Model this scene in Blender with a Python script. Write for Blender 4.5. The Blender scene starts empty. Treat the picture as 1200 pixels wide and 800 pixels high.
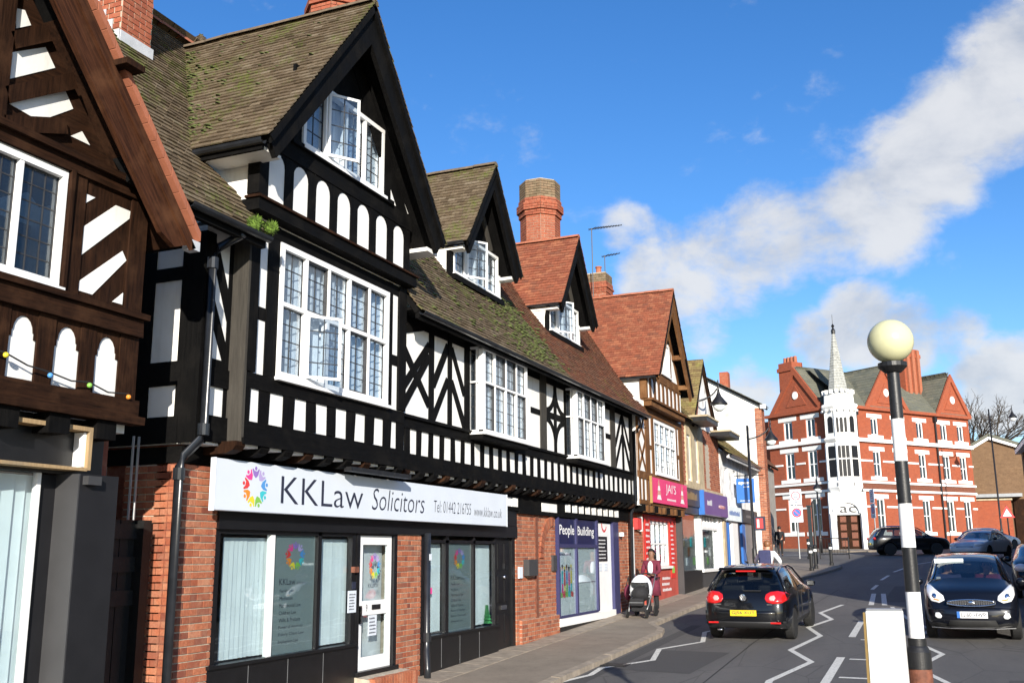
import bpy, bmesh, math, random
from mathutils import Vector, Matrix
rng = random.Random(11)
sc = bpy.context.scene
COL = sc.collection
rad = math.radians
# ------------------------------------------------------------------ camera
PSI, PITCH, ROLL = rad(22.645), rad(12.061), rad(0.5)
CAM = Vector((7.5, 0.0, 1.7))
cd = bpy.data.cameras.new('camera'); cam = bpy.data.objects.new('camera', cd); COL.objects.link(cam)
cd.sensor_width = 36.0; cd.lens = 35.01; cd.clip_start = 0.1; cd.clip_end = 3000
_h = Vector((-math.sin(PSI), math.cos(PSI), 0)); _r = Vector((math.cos(PSI), math.sin(PSI), 0)); _u = Vector((0, 0, 1))
_f = _h * math.cos(PITCH) + _u * math.sin(PITCH); _v = _u * math.cos(PITCH) - _h * math.sin(PITCH)
_R = _r * math.cos(ROLL) - _v * math.sin(ROLL); _U = _v * math.cos(ROLL) + _r * math.sin(ROLL)
mw = Matrix((_R, _U, -_f)).transposed().to_4x4(); mw.translation = CAM
cam.matrix_world = mw
sc.camera = cam
# ------------------------------------------------------------------ sky, sun, exposure
SUN_EL, SUN_AZ = rad(18.0), math.atan2(0.48, -0.877)      # azimuth clockwise from +Y
sun_dir = Vector((math.sin(SUN_AZ) * math.cos(SUN_EL), math.cos(SUN_AZ) * math.cos(SUN_EL), math.sin(SUN_EL)))
world = bpy.data.worlds.new('World'); sc.world = world; world.use_nodes = True
wn, wl = world.node_tree.nodes, world.node_tree.links
wn.clear()
w_out = wn.new('ShaderNodeOutputWorld')
sky = wn.new('ShaderNodeTexSky'); sky.sky_type = 'NISHITA'; sky.sun_disc = False
sky.sun_elevation = SUN_EL; sky.sun_rotation = SUN_AZ
sky.altitude = 100; sky.air_density = 1.0; sky.dust_density = 0.35; sky.ozone_density = 3.2
w_hsv = wn.new('ShaderNodeHueSaturation'); w_hsv.inputs['Saturation'].default_value = 1.25; w_hsv.inputs['Value'].default_value = 1.16; w_hsv.inputs['Hue'].default_value = .509
wl.new(sky.outputs[0], w_hsv.inputs['Color'])
bg_sky = wn.new('ShaderNodeBackground'); bg_sky.inputs['Strength'].default_value = 0.105
wl.new(w_hsv.outputs[0], bg_sky.inputs['Color'])
w_tc = wn.new('ShaderNodeTexCoord')
def w_math(op, a, b=None, c=None):
    n = wn.new('ShaderNodeMath'); n.operation = op
    for i, v in enumerate((a, b, c)):
        if v is None: continue
        if isinstance(v, (int, float)): n.inputs[i].default_value = v
        else: wl.new(v, n.inputs[i])
    return n.outputs[0]
def w_noise(scale, detail, rough, vec, dist=0.0):
    n = wn.new('ShaderNodeTexNoise'); n.inputs['Scale'].default_value = scale; n.inputs['Detail'].default_value = detail
    n.inputs['Roughness'].default_value = rough; n.inputs['Distortion'].default_value = dist
    wl.new(vec, n.inputs['Vector']); return n.outputs['Fac']
def w_map(v, a, b, c=0.0, d=1.0, smooth=True):
    n = wn.new('ShaderNodeMapRange'); n.interpolation_type = 'SMOOTHSTEP' if smooth else 'LINEAR'
    wl.new(v, n.inputs['Value'])
    for k, x in zip(('From Min', 'From Max', 'To Min', 'To Max'), (a, b, c, d)): n.inputs[k].default_value = x
    return n.outputs['Result']
# cloud bank: a few cumulus masses standing in fixed compass directions, broken up by noise
CLOUDS = [  # (azimuth deg clockwise from +Y, elevation deg, angular radius deg, weight)
    (-13.4, 15.4, 3.3, 1.0), (-10.4, 15.8, 3.5, 1.0), (-7.6, 17.0, 3.4, 1.0), (-4.6, 17.2, 2.9, .88), (-1.6, 18.0, 3.4, 1.0), (1.2, 20.2, 3.4, 1.0), (4.0, 22.2, 3.4, 1.0), (6.8, 24.6, 3.6, 1.0),
    (10.5, 28.0, 5.0, 0.9), (-15.6, 18.3, 1.8, .66), (-5.2, 11.6, 2.0, .85), (-3.0, 12.2, 2.6, 1.0), (-.6, 11.3, 2.4, 1.0), (2.0, 11.0, 2.0, .85), (3.8, 8.4, 3.0, 1.15), (6.2, 8.2, 3.2, 1.15), (-9.2, 8.4, 2.4, .78),
    (-11.6, 12.6, 2.2, .7), (-20.9, 23.2, 1.5, .26), (20, 12, 8, 1), (40, 16, 9, .9), (66, 22, 10, .9), (95, 14, 9, 1), (130, 26, 10, .8), (-70, 12, 8, .8), (-110, 18, 9, .9), (-150, 30, 10, .8), (172, 12, 9, .8)]
w_dir = w_tc.outputs['Generated']
acc = None
for az, el, rd, wt in CLOUDS:
    dv = wn.new('ShaderNodeVectorMath'); dv.operation = 'DOT_PRODUCT'
    wl.new(w_dir, dv.inputs[0])
    dv.inputs[1].default_value = (math.sin(rad(az)) * math.cos(rad(el)), math.cos(rad(az)) * math.cos(rad(el)), math.sin(rad(el)))
    m = w_map(dv.outputs['Value'], math.cos(rad(rd * 1.25)), math.cos(rad(rd * 0.25)), 0.0, wt)
    acc = m if acc is None else w_math('MAXIMUM', acc, m)
w_sc = wn.new('ShaderNodeMapping'); w_sc.inputs['Scale'].default_value = (1, 1, 1.5); wl.new(w_dir, w_sc.inputs['Vector'])
n0 = w_noise(7.0, 12.0, 0.60, w_sc.outputs[0], 0.35); n5 = w_noise(34.0, 9.0, 0.62, w_sc.outputs[0], 0.2)
n1 = w_math('ADD', w_math('MULTIPLY', n0, .64), w_math('MULTIPLY', n5, .36))
n2 = w_noise(3.0, 4.0, 0.5, w_sc.outputs[0])
dens = w_math('ADD', w_math('MULTIPLY', acc, 0.95), w_math('MULTIPLY', w_math('SUBTRACT', n1, 0.5), 2.5))
cmask = w_math('MULTIPLY', w_map(dens, 0.18, 0.98), 0.92)
w_of = wn.new('ShaderNodeVectorMath'); w_of.operation = 'ADD'; w_of.inputs[1].default_value = (sun_dir.x * .035, sun_dir.y * .0, .05); wl.new(w_sc.outputs[0], w_of.inputs[0])
n3 = w_noise(7.0, 8.0, 0.58, w_of.outputs[0], 0.35); n4 = w_noise(7.0, 8.0, 0.58, w_sc.outputs[0], 0.35)
relief = w_math('MULTIPLY', w_math('SUBTRACT', n4, n3), 1.5)
shade = w_map(w_math('ADD', relief, w_math('MULTIPLY', n2, 1.0)), 0.02, 0.74)
w_col = wn.new('ShaderNodeMix'); w_col.data_type = 'RGBA'
w_col.inputs['A'].default_value = (0.56, 0.62, 0.73, 1); w_col.inputs['B'].default_value = (0.97, 0.98, 1.0, 1)
wl.new(shade, w_col.inputs['Factor'])
bg_cl = wn.new('ShaderNodeBackground'); bg_cl.inputs['Strength'].default_value = 0.52
wl.new(w_col.outputs['Result'], bg_cl.inputs['Color'])
w_mix = wn.new('ShaderNodeMixShader'); wl.new(cmask, w_mix.inputs[0]); wl.new(bg_sky.outputs[0], w_mix.inputs[1]); wl.new(bg_cl.outputs[0], w_mix.inputs[2])
wl.new(w_mix.outputs[0], w_out.inputs['Surface'])
sd = bpy.data.lights.new('sun', 'SUN'); sd.energy = 5.0; sd.angle = rad(0.53); sd.color = (1.0, 0.93, 0.82)
sun = bpy.data.objects.new('sun', sd); COL.objects.link(sun)
sun.rotation_euler = (-sun_dir).to_track_quat('-Z', 'Y').to_euler()
vs = sc.view_settings; vs.view_transform = 'Standard'; vs.look = 'None'; vs.exposure = 0.70; vs.gamma = 1.0
try: vs.use_curve_mapping = False
except Exception: pass
sc.render.resolution_x, sc.render.resolution_y = 1024, 682
sc.render.engine = 'CYCLES'
sc.cycles.max_bounces = 5; sc.cycles.diffuse_bounces = 3; sc.cycles.glossy_bounces = 3; sc.cycles.transparent_max_bounces = 10

# ------------------------------------------------------------------ materials
MATS = {}
class NB:
    def __init__(s, name):
        m = bpy.data.materials.new(name); m.use_nodes = True; s.m = m
        s.n, s.l = m.node_tree.nodes, m.node_tree.links
        s.b = s.n['Principled BSDF']; s.out = s.n['Material Output']
    def new(s, t): return s.n.new('ShaderNode' + t)
    def link(s, a, b): s.l.new(a, b)
    def pos(s, scale=(1, 1, 1), rot=0.):
        g = s.new('NewGeometry'); mp = s.new('Mapping'); mp.inputs['Scale'].default_value = scale; src = g.outputs['Position']
        if rot:
            m0 = s.new('Mapping'); m0.inputs['Rotation'].default_value = (rot, 0, 0); s.link(src, m0.inputs['Vector']); src = m0.outputs[0]
        s.link(src, mp.inputs['Vector']); return mp.outputs[0]
    def noise(s, scale, detail=4, vec=None, rough=.55):
        n = s.new('TexNoise'); n.inputs['Scale'].default_value = scale; n.inputs['Detail'].default_value = detail; n.inputs['Roughness'].default_value = rough
        s.link(vec if vec is not None else s.pos(), n.inputs['Vector']); return n.outputs['Fac']
    def ramp(s, fac, cols, interp='LINEAR'):
        r = s.new('ValToRGB'); r.color_ramp.interpolation = interp
        e = r.color_ramp.elements
        while len(e) < len(cols): e.new(0.5)
        for i, (p, c) in enumerate(cols):
            e[i].position = p; e[i].color = (*c, 1) if len(c) == 3 else c
        s.link(fac, r.inputs[0]); return r.outputs[0]
    def mix(s, fac, a, b, mode='MIX'):
        m = s.new('Mix'); m.data_type = 'RGBA'; m.blend_type = mode
        for k, v in (('Factor', fac), ('A', a), ('B', b)):
            if isinstance(v, (int, float)): m.inputs[k].default_value = v
            elif isinstance(v, tuple): m.inputs[k].default_value = (*v[:3], 1)
            else: s.link(v, m.inputs[k])
        return m.outputs['Result']
    def maprange(s, v, a, b, c=0., d=1.):
        n = s.new('MapRange'); s.link(v, n.inputs['Value'])
        for k, x in zip(('From Min', 'From Max', 'To Min', 'To Max'), (a, b, c, d)): n.inputs[k].default_value = x
        return n.outputs['Result']
    def bump(s, h, strength=.3, dist=.01):
        b = s.new('Bump'); b.inputs['Strength'].default_value = strength; b.inputs['Distance'].default_value = dist
        s.link(h, b.inputs['Height']); s.link(b.outputs[0], s.b.inputs['Normal'])
    def set(s, **k):
        for n, v in k.items():
            i = s.b.inputs[n.replace('_', ' ')]
            if isinstance(v, tuple): i.default_value = (*v[:3], 1)
            elif isinstance(v, (int, float)): i.default_value = v
            else: s.link(v, i)
        return s
def simple(name, col, rough=.6, var=.12, scale=5, bump=.0, bscale=60, metal=0., coat=0., spec=.5, stretch=(1, 1, 1)):
    b = NB(name)
    v = b.noise(scale, 5, b.pos(stretch))
    lo = tuple(c * (1 - var) for c in col); hi = tuple(min(1, c * (1 + var)) for c in col)
    b.set(Base_Color=b.ramp(v, [(.3, lo), (.7, hi)]), Roughness=rough, Metallic=metal)
    b.b.inputs['Coat Weight'].default_value = coat; b.b.inputs['Specular IOR Level'].default_value = spec
    if bump: b.bump(b.noise(bscale, 4, b.pos(stretch)), bump)
    MATS[name] = b.m; return b.m
def randfac(b, how):
    if how == 'obj': return b.new('ObjectInfo').outputs['Random']
    return b.new('NewGeometry').outputs['Random Per Island']
def brickmat(name, cols, how, mortar=False):
    b = NB(name)
    r = randfac(b, how); n = len(cols)
    base = b.ramp(r, [(i / max(1, n - 1), c) for i, c in enumerate(cols)])
    nz = b.noise(38, 6)
    base = b.mix(b.maprange(nz, .32, .72, 0., .55), base, tuple(x * .5 for x in cols[0])); base = b.mix(b.maprange(b.noise(9, 5), .45, .75, 0., .30), base, (.42, .27, .17))
    st = b.noise(2.3, 5)
    base = b.mix(b.maprange(st, .58, .8, 0., .35), base, (.16, .10, .08))
    b.set(Base_Color=base, Roughness=.9); b.b.inputs['Specular IOR Level'].default_value = .25
    b.bump(b.noise(140, 5), .35, .004); MATS[name] = b.m; return b.m
REDS = [(.31, .085, .044), (.42, .135, .068), (.46, .165, .085), (.36, .11, .055), (.20, .062, .042), (.50, .21, .12), (.39, .12, .06), (.26, .08, .048)]
brickmat('brick_piece', REDS, 'obj'); brickmat('brick_run', REDS, 'isl')
brickmat('brick_dark', [(.16, .05, .035), (.22, .065, .04), (.26, .08, .05)], 'obj')
brickmat('brick_chimney', [(.31, .085, .045), (.38, .11, .06), (.35, .10, .055), (.26, .075, .045)], 'isl')
simple('mortar', (.42, .36, .28), .95, .2, 12, .3)
def tilemat(name, cols, moss, mossc=(.10, .13, .02), lich=.25, how='isl'):
    b = NB(name)
    r = randfac(b, how); n = len(cols)
    base = b.ramp(r, [(i / max(1, n - 1), c) for i, c in enumerate(cols)])
    nz = b.noise(22, 6); base = b.mix(b.maprange(nz, .4, .7, 0, .5), base, tuple(x * .5 for x in cols[0]))
    if lich: base = b.mix(b.maprange(b.noise(7, 8, None, .75), .60, .68, 0, lich), base, (.36, .33, .22))
    if moss:
        m = b.maprange(b.noise(1.3, 7, None, .72), .62 - moss, .72 - moss, 0, .9)
        m2 = b.maprange(b.noise(24, 4), .42, .6, 0, 1)
        mm = b.new('Math'); mm.operation = 'MULTIPLY'; b.link(m, mm.inputs[0]); b.link(m2, mm.inputs[1])
        base = b.mix(mm.outputs[0], base, mossc)
    b.set(Base_Color=base, Roughness=.95); b.b.inputs['Specular IOR Level'].default_value = .2
    b.bump(b.noise(90, 5), .5, .006); MATS[name] = b.m
tilemat('tile_brown', [(.085, .062, .038), (.13, .095, .06), (.17, .13, .085), (.11, .078, .045), (.20, .16, .11)], .10)
tilemat('tile_brown_piece', [(.085, .062, .038), (.13, .095, .06), (.17, .13, .085), (.11, .078, .045), (.20, .16, .11)], .10, how='obj')
tilemat('tile_rust', [(.14, .055, .032), (.20, .075, .04), (.17, .085, .05), (.12, .06, .04), (.22, .11, .06)], .05)
tilemat('tile_red', [(.24, .075, .042), (.30, .10, .055), (.21, .07, .042), (.34, .13, .07), (.18, .07, .045)], 0, lich=.12)
tilemat('tile_slate', [(.12, .125, .10), (.17, .17, .13), (.14, .145, .12), (.20, .19, .14)], .02, (.13, .14, .05))
tilemat('tile_lichen', [(.15, .10, .05), (.22, .16, .07), (.28, .22, .09), (.17, .12, .06)], .12, (.25, .24, .06))
def woodmat(name, lo, hi, rough=.65, wear=None, grain=(1, 1, .07), rot=0.):
    b = NB(name)
    vec = b.pos(grain, rot); g = b.noise(34, 8, vec, .72); g2 = b.noise(3, 4)
    base = b.ramp(g, [(.3, lo), (.72, hi)])
    if wear: base = b.mix(b.maprange(g2, .5, .78, 0, .8), base, wear)
    b.set(Base_Color=base, Roughness=b.maprange(g2, .3, .7, rough - .12, rough + .15)); b.b.inputs['Specular IOR Level'].default_value = .09
    b.bump(g, .7, .008); MATS[name] = b.m
woodmat('timber_black', (.0018, .0018, .002), (.0058, .0054, .0052), .75, (.011, .010, .0092))
woodmat('timber_black_h', (.0018, .0018, .002), (.0058, .0054, .0052), .75, (.011, .010, .0092), (1, .07, 1))
woodmat('timber_grey', (.035, .032, .028), (.075, .068, .058), .8, (.05, .045, .04))
BRN = ((.006, .003, .0018), (.040, .017, .0085), .75, (.062, .029, .015))
woodmat('timber_brown', *BRN); woodmat('timber_brown_h', *BRN, (1, .07, 1)); woodmat('timber_brown_d', (.012, .005, .003), (.090, .034, .016), .75, (.12, .052, .025), (1, 1, .06), rad(-41))
OAKC = ((.075, .034, .014), (.19, .09, .038), .75, (.24, .13, .06))
woodmat('timber_oak', *OAKC); woodmat('timber_oak_h', *OAKC, (1, .07, 1))
woodmat('wood_raw', (.30, .20, .10), (.45, .32, .18), .8, (.25, .2, .14))
b = NB('plaster')
pn = b.noise(1.7, 6, None, .65); st = b.noise(9, 5, b.pos((1, 1, .2)))
pc = b.ramp(pn, [(.3, (.74, .73, .70)), (.65, (.83, .82, .80))])
pc = b.mix(b.maprange(st, .54, .82, 0, .42), pc, (.52, .48, .41))
b.set(Base_Color=pc, Roughness=.9); b.bump(b.noise(34, 5), .25, .006); MATS['plaster'] = b.m
b = NB('render_old')
pn = b.noise(2.2, 8, None, .7)
b.set(Base_Color=b.ramp(pn, [(.36, (.46, .43, .38)), (.5, (.78, .77, .74)), (.7, (.84, .83, .81))]), Roughness=.92); b.bump(b.noise(20, 6), .4, .01); MATS['render_old'] = b.m
simple('stone_tan', (.42, .34, .22), .9, .22, 4, .3)
simple('stone_white', (.80, .79, .76), .75, .07, 3, .15)
simple('render_grey', (.30, .27, .235), .92, .15, 2, .3)
simple('paint_white', (.83, .83, .82), .38, .04, 4, .05)
simple('paint_black', (.006, .006, .007), .4, .3, 6, .08)
simple('paint_black_rough', (.005, .005, .005), .6, .5, 9, .6, 25)
simple('iron_black', (.012, .012, .013), .42, .3, 8, .1)
simple('pipe_black', (.016, .018, .022), .28, .3, 5, .05)
simple('panel_grey', (.045, .045, .047), .5, .1, 3)
simple('panel_dark', (.014, .014, .016), .5, .15, 3, spec=.25)
simple('sign_white', (.64, .69, .76), .45, .03, 2)
simple('sign_pink', (.72, .03, .16), .4, .05, 3)
simple('sign_purple', (.13, .06, .24), .4, .1, 3)
simple('sign_brown', (.045, .030, .026), .4, .2, 3)
simple('sign_blue', (.03, .14, .45), .4, .06, 3)
simple('sign_navy', (.008, .012, .06), .35, .2, 3)
simple('frame_purple', (.035, .036, .105), .4, .1, 4)
simple('banner_red', (.60, .025, .02), .45, .08, 4)
simple('wall_red', (.42, .07, .05), .6, .15, 4, .15)
simple('ink', (.022, .026, .05), .5, .05, 4)
simple('ink_white', (.8, .8, .8), .5, .02, 4)
simple('gold', (.42, .27, .10), .4, .1, 6, metal=.3)
simple('lead_flash', (.48, .50, .53), .55, .15, 6, .2)
simple('lead_came', (.03, .03, .032), .5, .2, 8)
simple('blind', (.74, .80, .81), .7, .06, 3)
simple('curtain', (.78, .79, .80), .85, .1, 4)
simple('poster_grey', (.21, .26, .26), .4, .06, 2)
simple('poster_white', (.74, .79, .80), .5, .05, 2)
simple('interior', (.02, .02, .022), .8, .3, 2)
simple('interior_pale', (.34, .33, .30), .8, .3, 1.2)
simple('terracotta', (.34, .115, .06), .8, .15, 6, .2)
simple('moss', (.10, .17, .02), .95, .4, 30, .5, 120); simple('moss_olive', (.085, .102, .022), .95, .45, 9, .6, 90)
simple('grey_metal', (.30, .31, .32), .4, .1, 6, metal=.6)
simple('chrome', (.75, .75, .76), .12, .02, 4, metal=1.)
simple('rust', (.16, .055, .03), .75, .35, 18, .4)
simple('bark', (.06, .047, .036), .9, .3, 10, .4)
simple('globe', (.57, .56, .34), .22, .06, 3)
b = NB('bollard_white'); sc_ = b.noise(7, 9, b.pos((1, 1, .4)), .78); b.set(Base_Color=b.ramp(sc_, [(.36, (.50, .48, .42)), (.47, (.76, .75, .70)), (.7, (.81, .80, .76))]), Roughness=.45); MATS['bollard_white'] = b.m
simple('bollard_ochre', (.20, .13, .035), .5, .15, 6)
simple('rubber', (.012, .012, .012), .75, .2, 20)
simple('skin_dark', (.20, .10, .062), .55, .08, 10)
simple('skin_pale', (.52, .30, .21), .55, .08, 10)
simple('hair_dark', (.012, .009, .008), .6, .3, 30)
simple('cloth_maroon', (.12, .012, .032), .85, .2, 14, .2)
simple('cloth_black', (.012, .012, .014), .85, .3, 14, .2)
simple('cloth_white', (.72, .74, .78), .85, .06, 10, .2)
simple('cloth_navy', (.03, .035, .10), .8, .2, 10, .2)
simple('cloth_denim', (.05, .07, .13), .85, .2, 12, .2)
simple('cloth_beige', (.40, .31, .22), .85, .1, 10, .2)
for nm, c in dict(c_purple=(.27, .16, .48), c_lilac=(.42, .34, .62), c_blue=(.08, .28, .62), c_cyan=(.05, .50, .55), c_green=(.22, .50, .08), c_yellow=(.75, .62, .04), c_orange=(.80, .26, .03), c_red=(.66, .05, .05), c_pink=(.72, .06, .28), c_brown=(.20, .09, .04)).items():
    simple(nm, c, .45, .05, 4)
def carpaint(name, col):
    b = NB(name); b.set(Base_Color=col, Roughness=.30, Metallic=.0)
    b.b.inputs['Coat Weight'].default_value = .8; b.b.inputs['Coat Roughness'].default_value = .04; b.b.inputs['Specular IOR Level'].default_value = .15
    b.bump(b.noise(3, 3), .02, .01); MATS[name] = b.m
carpaint('car_black', (.004, .0045, .006)); carpaint('car_silver', (.55, .58, .62)); carpaint('car_white', (.60, .61, .62)); carpaint('car_navy', (.004, .005, .009))
simple('car_trim', (.012, .012, .013), .55, .15, 8)
simple('plate_yellow', (.75, .52, .02), .4, .04, 8); simple('plate_white', (.78, .79, .78), .4, .04, 8)
def lampmat(name, col, rough=.15):
    b = NB(name); b.set(Base_Color=col, Roughness=rough); b.b.inputs['Coat Weight'].default_value = 1.; MATS[name] = b.m
lampmat('lamp_red', (.55, .012, .012)); lampmat('lamp_clear', (.80, .82, .84)); lampmat('lamp_pink', (.80, .35, .33)); lampmat('lamp_amber', (.75, .25, .03))
def glassmat(name, tint, trans=1.0, dark=(.01, .012, .014), wob=0.0):
    """thin pane: part see-through, part mirror by Fresnel, part dark body"""
    b = NB(name); n = b.n; n.remove(b.b)
    tr = b.new('BsdfTransparent'); tr.inputs['Color'].default_value = (*tint, 1)
    gl = b.new('BsdfGlossy'); gl.inputs['Roughness'].default_value = .02; gl.inputs['Color'].default_value = (.95, .97, 1, 1)
    df = b.new('BsdfDiffuse'); df.inputs['Color'].default_value = (*dark, 1)
    m1 = b.new('MixShader'); m1.inputs[0].default_value = trans; b.link(df.outputs[0], m1.inputs[1]); b.link(tr.outputs[0], m1.inputs[2])
    fr = b.new('LayerWeight'); fr.inputs['Blend'].default_value = .5
    pw = b.new('Math'); pw.operation = 'POWER'; pw.inputs[1].default_value = 4.0; b.link(fr.outputs['Facing'], pw.inputs[0])
    sf = b.maprange(pw.outputs[0], 0, 1, .055, 1.)
    m2 = b.new('MixShader'); b.link(sf, m2.inputs[0]); b.link(m1.outputs[0], m2.inputs[1]); b.link(gl.outputs[0], m2.inputs[2])
    if wob:
        bp = b.new('Bump'); bp.inputs['Strength'].default_value = wob; bp.inputs['Distance'].default_value = .01
        b.link(b.noise(2.4, 2), bp.inputs['Height'])
        for q in (gl, fr): b.link(bp.outputs[0], q.inputs['Normal'])
    b.link(m2.outputs[0], b.out.inputs['Surface']); MATS[name] = b.m
glassmat('glass', (.88, .92, .93), 1.0, wob=.12)
glassmat('glass_lead', (.84, .89, .93), .92, (.10, .13, .17), wob=.25)
glassmat('glass_car', (.52, .56, .56), .9, wob=.03)
glassmat('glass_far', (.6, .65, .68), .75, (.04, .05, .06), wob=.2)
# asphalt & paving
b = NB('asphalt')
a1 = b.noise(160, 3); a2 = b.noise(.55, 6, b.pos((1.6, .35, 1)), .65); a3 = b.noise(7, 6)
base = b.ramp(a2, [(.30, (.056, .054, .053)), (.5, (.085, .081, .077)), (.72, (.112, .105, .098))])
base = b.mix(b.maprange(a1, .35, .7, 0, .55), base, (.14, .133, .125))
base = b.mix(b.maprange(a3, .6, .75, 0, .35), base, (.03, .03, .032))
vo = b.new('TexVoronoi'); vo.feature = 'DISTANCE_TO_EDGE'; vo.inputs['Scale'].default_value = .9; b.link(b.pos((1, .45, 1)), vo.inputs['Vector'])
base = b.mix(b.maprange(vo.outputs['Distance'], 0, .012, .5, 0), base, (.018, .018, .018))
b.set(Base_Color=base, Roughness=.82); b.bump(a1, .5, .006); MATS['asphalt'] = b.m
b = NB('paving')
a1 = b.noise(90, 4); a2 = b.noise(1.1, 6, None, .7); a3 = b.noise(12, 6)
base = b.ramp(a2, [(.3, (.165, .132, .098)), (.7, (.26, .215, .165))])
base = b.mix(b.maprange(a3, .56, .74, 0, .5), base, (.10, .084, .068))
base = b.mix(b.maprange(a1, .45, .7, 0, .4), base, (.30, .265, .225))
b.set(Base_Color=base, Roughness=.88); b.bump(a1, .4, .005); MATS['paving'] = b.m
simple('kerbstone', (.27, .225, .175), .88, .25, 6, .35)
b = NB('road_paint')
w = b.noise(26, 6, None, .7)
b.set(Base_Color=b.ramp(w, [(.34, (.25, .24, .22)), (.46, (.62, .61, .56)), (.7, (.72, .71, .66))]), Roughness=.7); MATS['road_paint'] = b.m
b = NB('grass_far'); b.set(Base_Color=b.ramp(b.noise(.2, 4), [(.3, (.05, .065, .03)), (.7, (.08, .09, .04))]), Roughness=.95); MATS['grass_far'] = b.m

# ------------------------------------------------------------------ mesh helpers
T = Matrix.Identity(4)
def setT(m=None):
    global T
    T = m.copy() if m is not None else Matrix.Identity(4)
class MB:
    def __init__(s): s.v, s.f = [], []
    def add(s, vs, fs):
        o = len(s.v); s.v += [tuple(v) for v in vs]; s.f += [tuple(i + o for i in f) for f in fs]; return s
    def box(s, x0, x1, y0, y1, z0, z1, j=0.):
        vs = [(x, y, z) for x in (x0, x1) for y in (y0, y1) for z in (z0, z1)]
        if j: vs = [tuple(c + rng.uniform(-j, j) for c in v) for v in vs]
        return s.add(vs, [(0, 1, 3, 2), (4, 6, 7, 5), (0, 4, 5, 1), (2, 3, 7, 6), (0, 2, 6, 4), (1, 5, 7, 3)])
    def prism(s, poly, x0, x1):
        """poly: (y,z) outline, extruded along x from x0 to x1"""
        a = sum(poly[i][0] * poly[(i + 1) % len(poly)][1] - poly[(i + 1) % len(poly)][0] * poly[i][1] for i in range(len(poly)))
        if a < 0: poly = poly[::-1]
        n = len(poly)
        vs = [(x0, y, z) for y, z in poly] + [(x1, y, z) for y, z in poly]
        fs = [tuple(range(n - 1, -1, -1)), tuple(range(n, 2 * n))] + [(i, (i + 1) % n, n + (i + 1) % n, n + i) for i in range(n)]
        return s.add(vs, fs)
    def bar(s, y0, z0, y1, z1, w, x0, x1, j=.004):
        dy, dz = y1 - y0, z1 - z0; L = math.hypot(dy, dz); ny, nz = -dz / L * w / 2, dy / L * w / 2
        p = [(y0 + ny, z0 + nz), (y1 + ny, z1 + nz), (y1 - ny, z1 - nz), (y0 - ny, z0 - nz)]
        p = [(a + rng.uniform(-j, j), c + rng.uniform(-j, j)) for a, c in p]
        return s.prism(p, x0, x1)
    def tube(s, pts, r, n=8, r2=None, cap=True):
        pts = [Vector(p) for p in pts]; m = len(pts); rings = []
        for i, p in enumerate(pts):
            d = (pts[min(i + 1, m - 1)] - pts[max(i - 1, 0)]).normalized()
            a = Vector((0, 0, 1)) if abs(d.z) < .9 else Vector((1, 0, 0))
            u = d.cross(a).normalized(); w = u.cross(d)
            rr = r if r2 is None else r + (r2 - r) * i / (m - 1)
            if isinstance(r, (list, tuple)): rr = r[i]
            rings.append([p + u * rr * math.cos(2 * math.pi * k / n) + w * rr * math.sin(2 * math.pi * k / n) for k in range(n)])
        vs = [v for q in rings for v in q]; fs = []
        for i in range(m - 1):
            for k in range(n):
                fs.append((i * n + k, i * n + (k + 1) % n, (i + 1) * n + (k + 1) % n, (i + 1) * n + k))
        if cap: fs += [tuple(range(n - 1, -1, -1)), tuple(range((m - 1) * n, m * n))]
        return s.add(vs, fs)
    def lathe(s, cx, cy, prof, n=16, rot=0.):
        vs, fs = [], []
        for r, z in prof:
            for k in range(n):
                a = 2 * math.pi * k / n + rot; vs.append((cx + r * math.cos(a), cy + r * math.sin(a), z))
        m = len(prof)
        for i in range(m - 1):
            for k in range(n): fs.append((i * n + k, i * n + (k + 1) % n, (i + 1) * n + (k + 1) % n, (i + 1) * n + k))
        fs += [tuple(range(n - 1, -1, -1)), tuple(range((m - 1) * n, m * n))]
        return s.add(vs, fs)
    def ball(s, c, r, n=12, m=8, sc=(1, 1, 1)):
        vs = [(c[0], c[1], c[2] - r * sc[2])]; fs = []
        for i in range(1, m):
            p = -math.pi / 2 + math.pi * i / m
            for k in range(n):
                a = 2 * math.pi * k / n
                vs.append((c[0] + r * sc[0] * math.cos(p) * math.cos(a), c[1] + r * sc[1] * math.cos(p) * math.sin(a), c[2] + r * sc[2] * math.sin(p)))
        vs.append((c[0], c[1], c[2] + r * sc[2])); t = len(vs) - 1
        for k in range(n):
            fs.append((0, 1 + (k + 1) % n, 1 + k)); fs.append((t, t - n + k, t - n + (k + 1) % n))
        for i in range(m - 2):
            for k in range(n):
                a = 1 + i * n; fs.append((a + k, a + (k + 1) % n, a + n + (k + 1) % n, a + n + k))
        return s.add(vs, fs)
    def mesh(s, name, smooth=False):
        me = bpy.data.meshes.new(name)
        me.from_pydata([tuple(T @ Vector(v)) for v in s.v] if T != Matrix.Identity(4) else s.v, [], s.f)
        if smooth: me.polygons.foreach_set('use_smooth', [True] * len(me.polygons))
        me.update(); return me
    def build(s, name, m, parent=None, smooth=False, **k):
        return link(name, s.mesh(name, smooth), m, parent, **k)
def link(name, me, m, parent=None, label=None, kind=None, local=False):
    o = bpy.data.objects.new(name, me); COL.objects.link(o)
    if m is not None and me is not None and not me.materials: me.materials.append(MATS[m] if isinstance(m, str) else m)
    if parent is not None:
        o.parent = parent
        if not local: o.matrix_parent_inverse = PINV.get(parent.name, Matrix.Identity(4))
    if label: o['label'] = label
    if kind: o['kind'] = kind
    return o
PINV = {}
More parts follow.
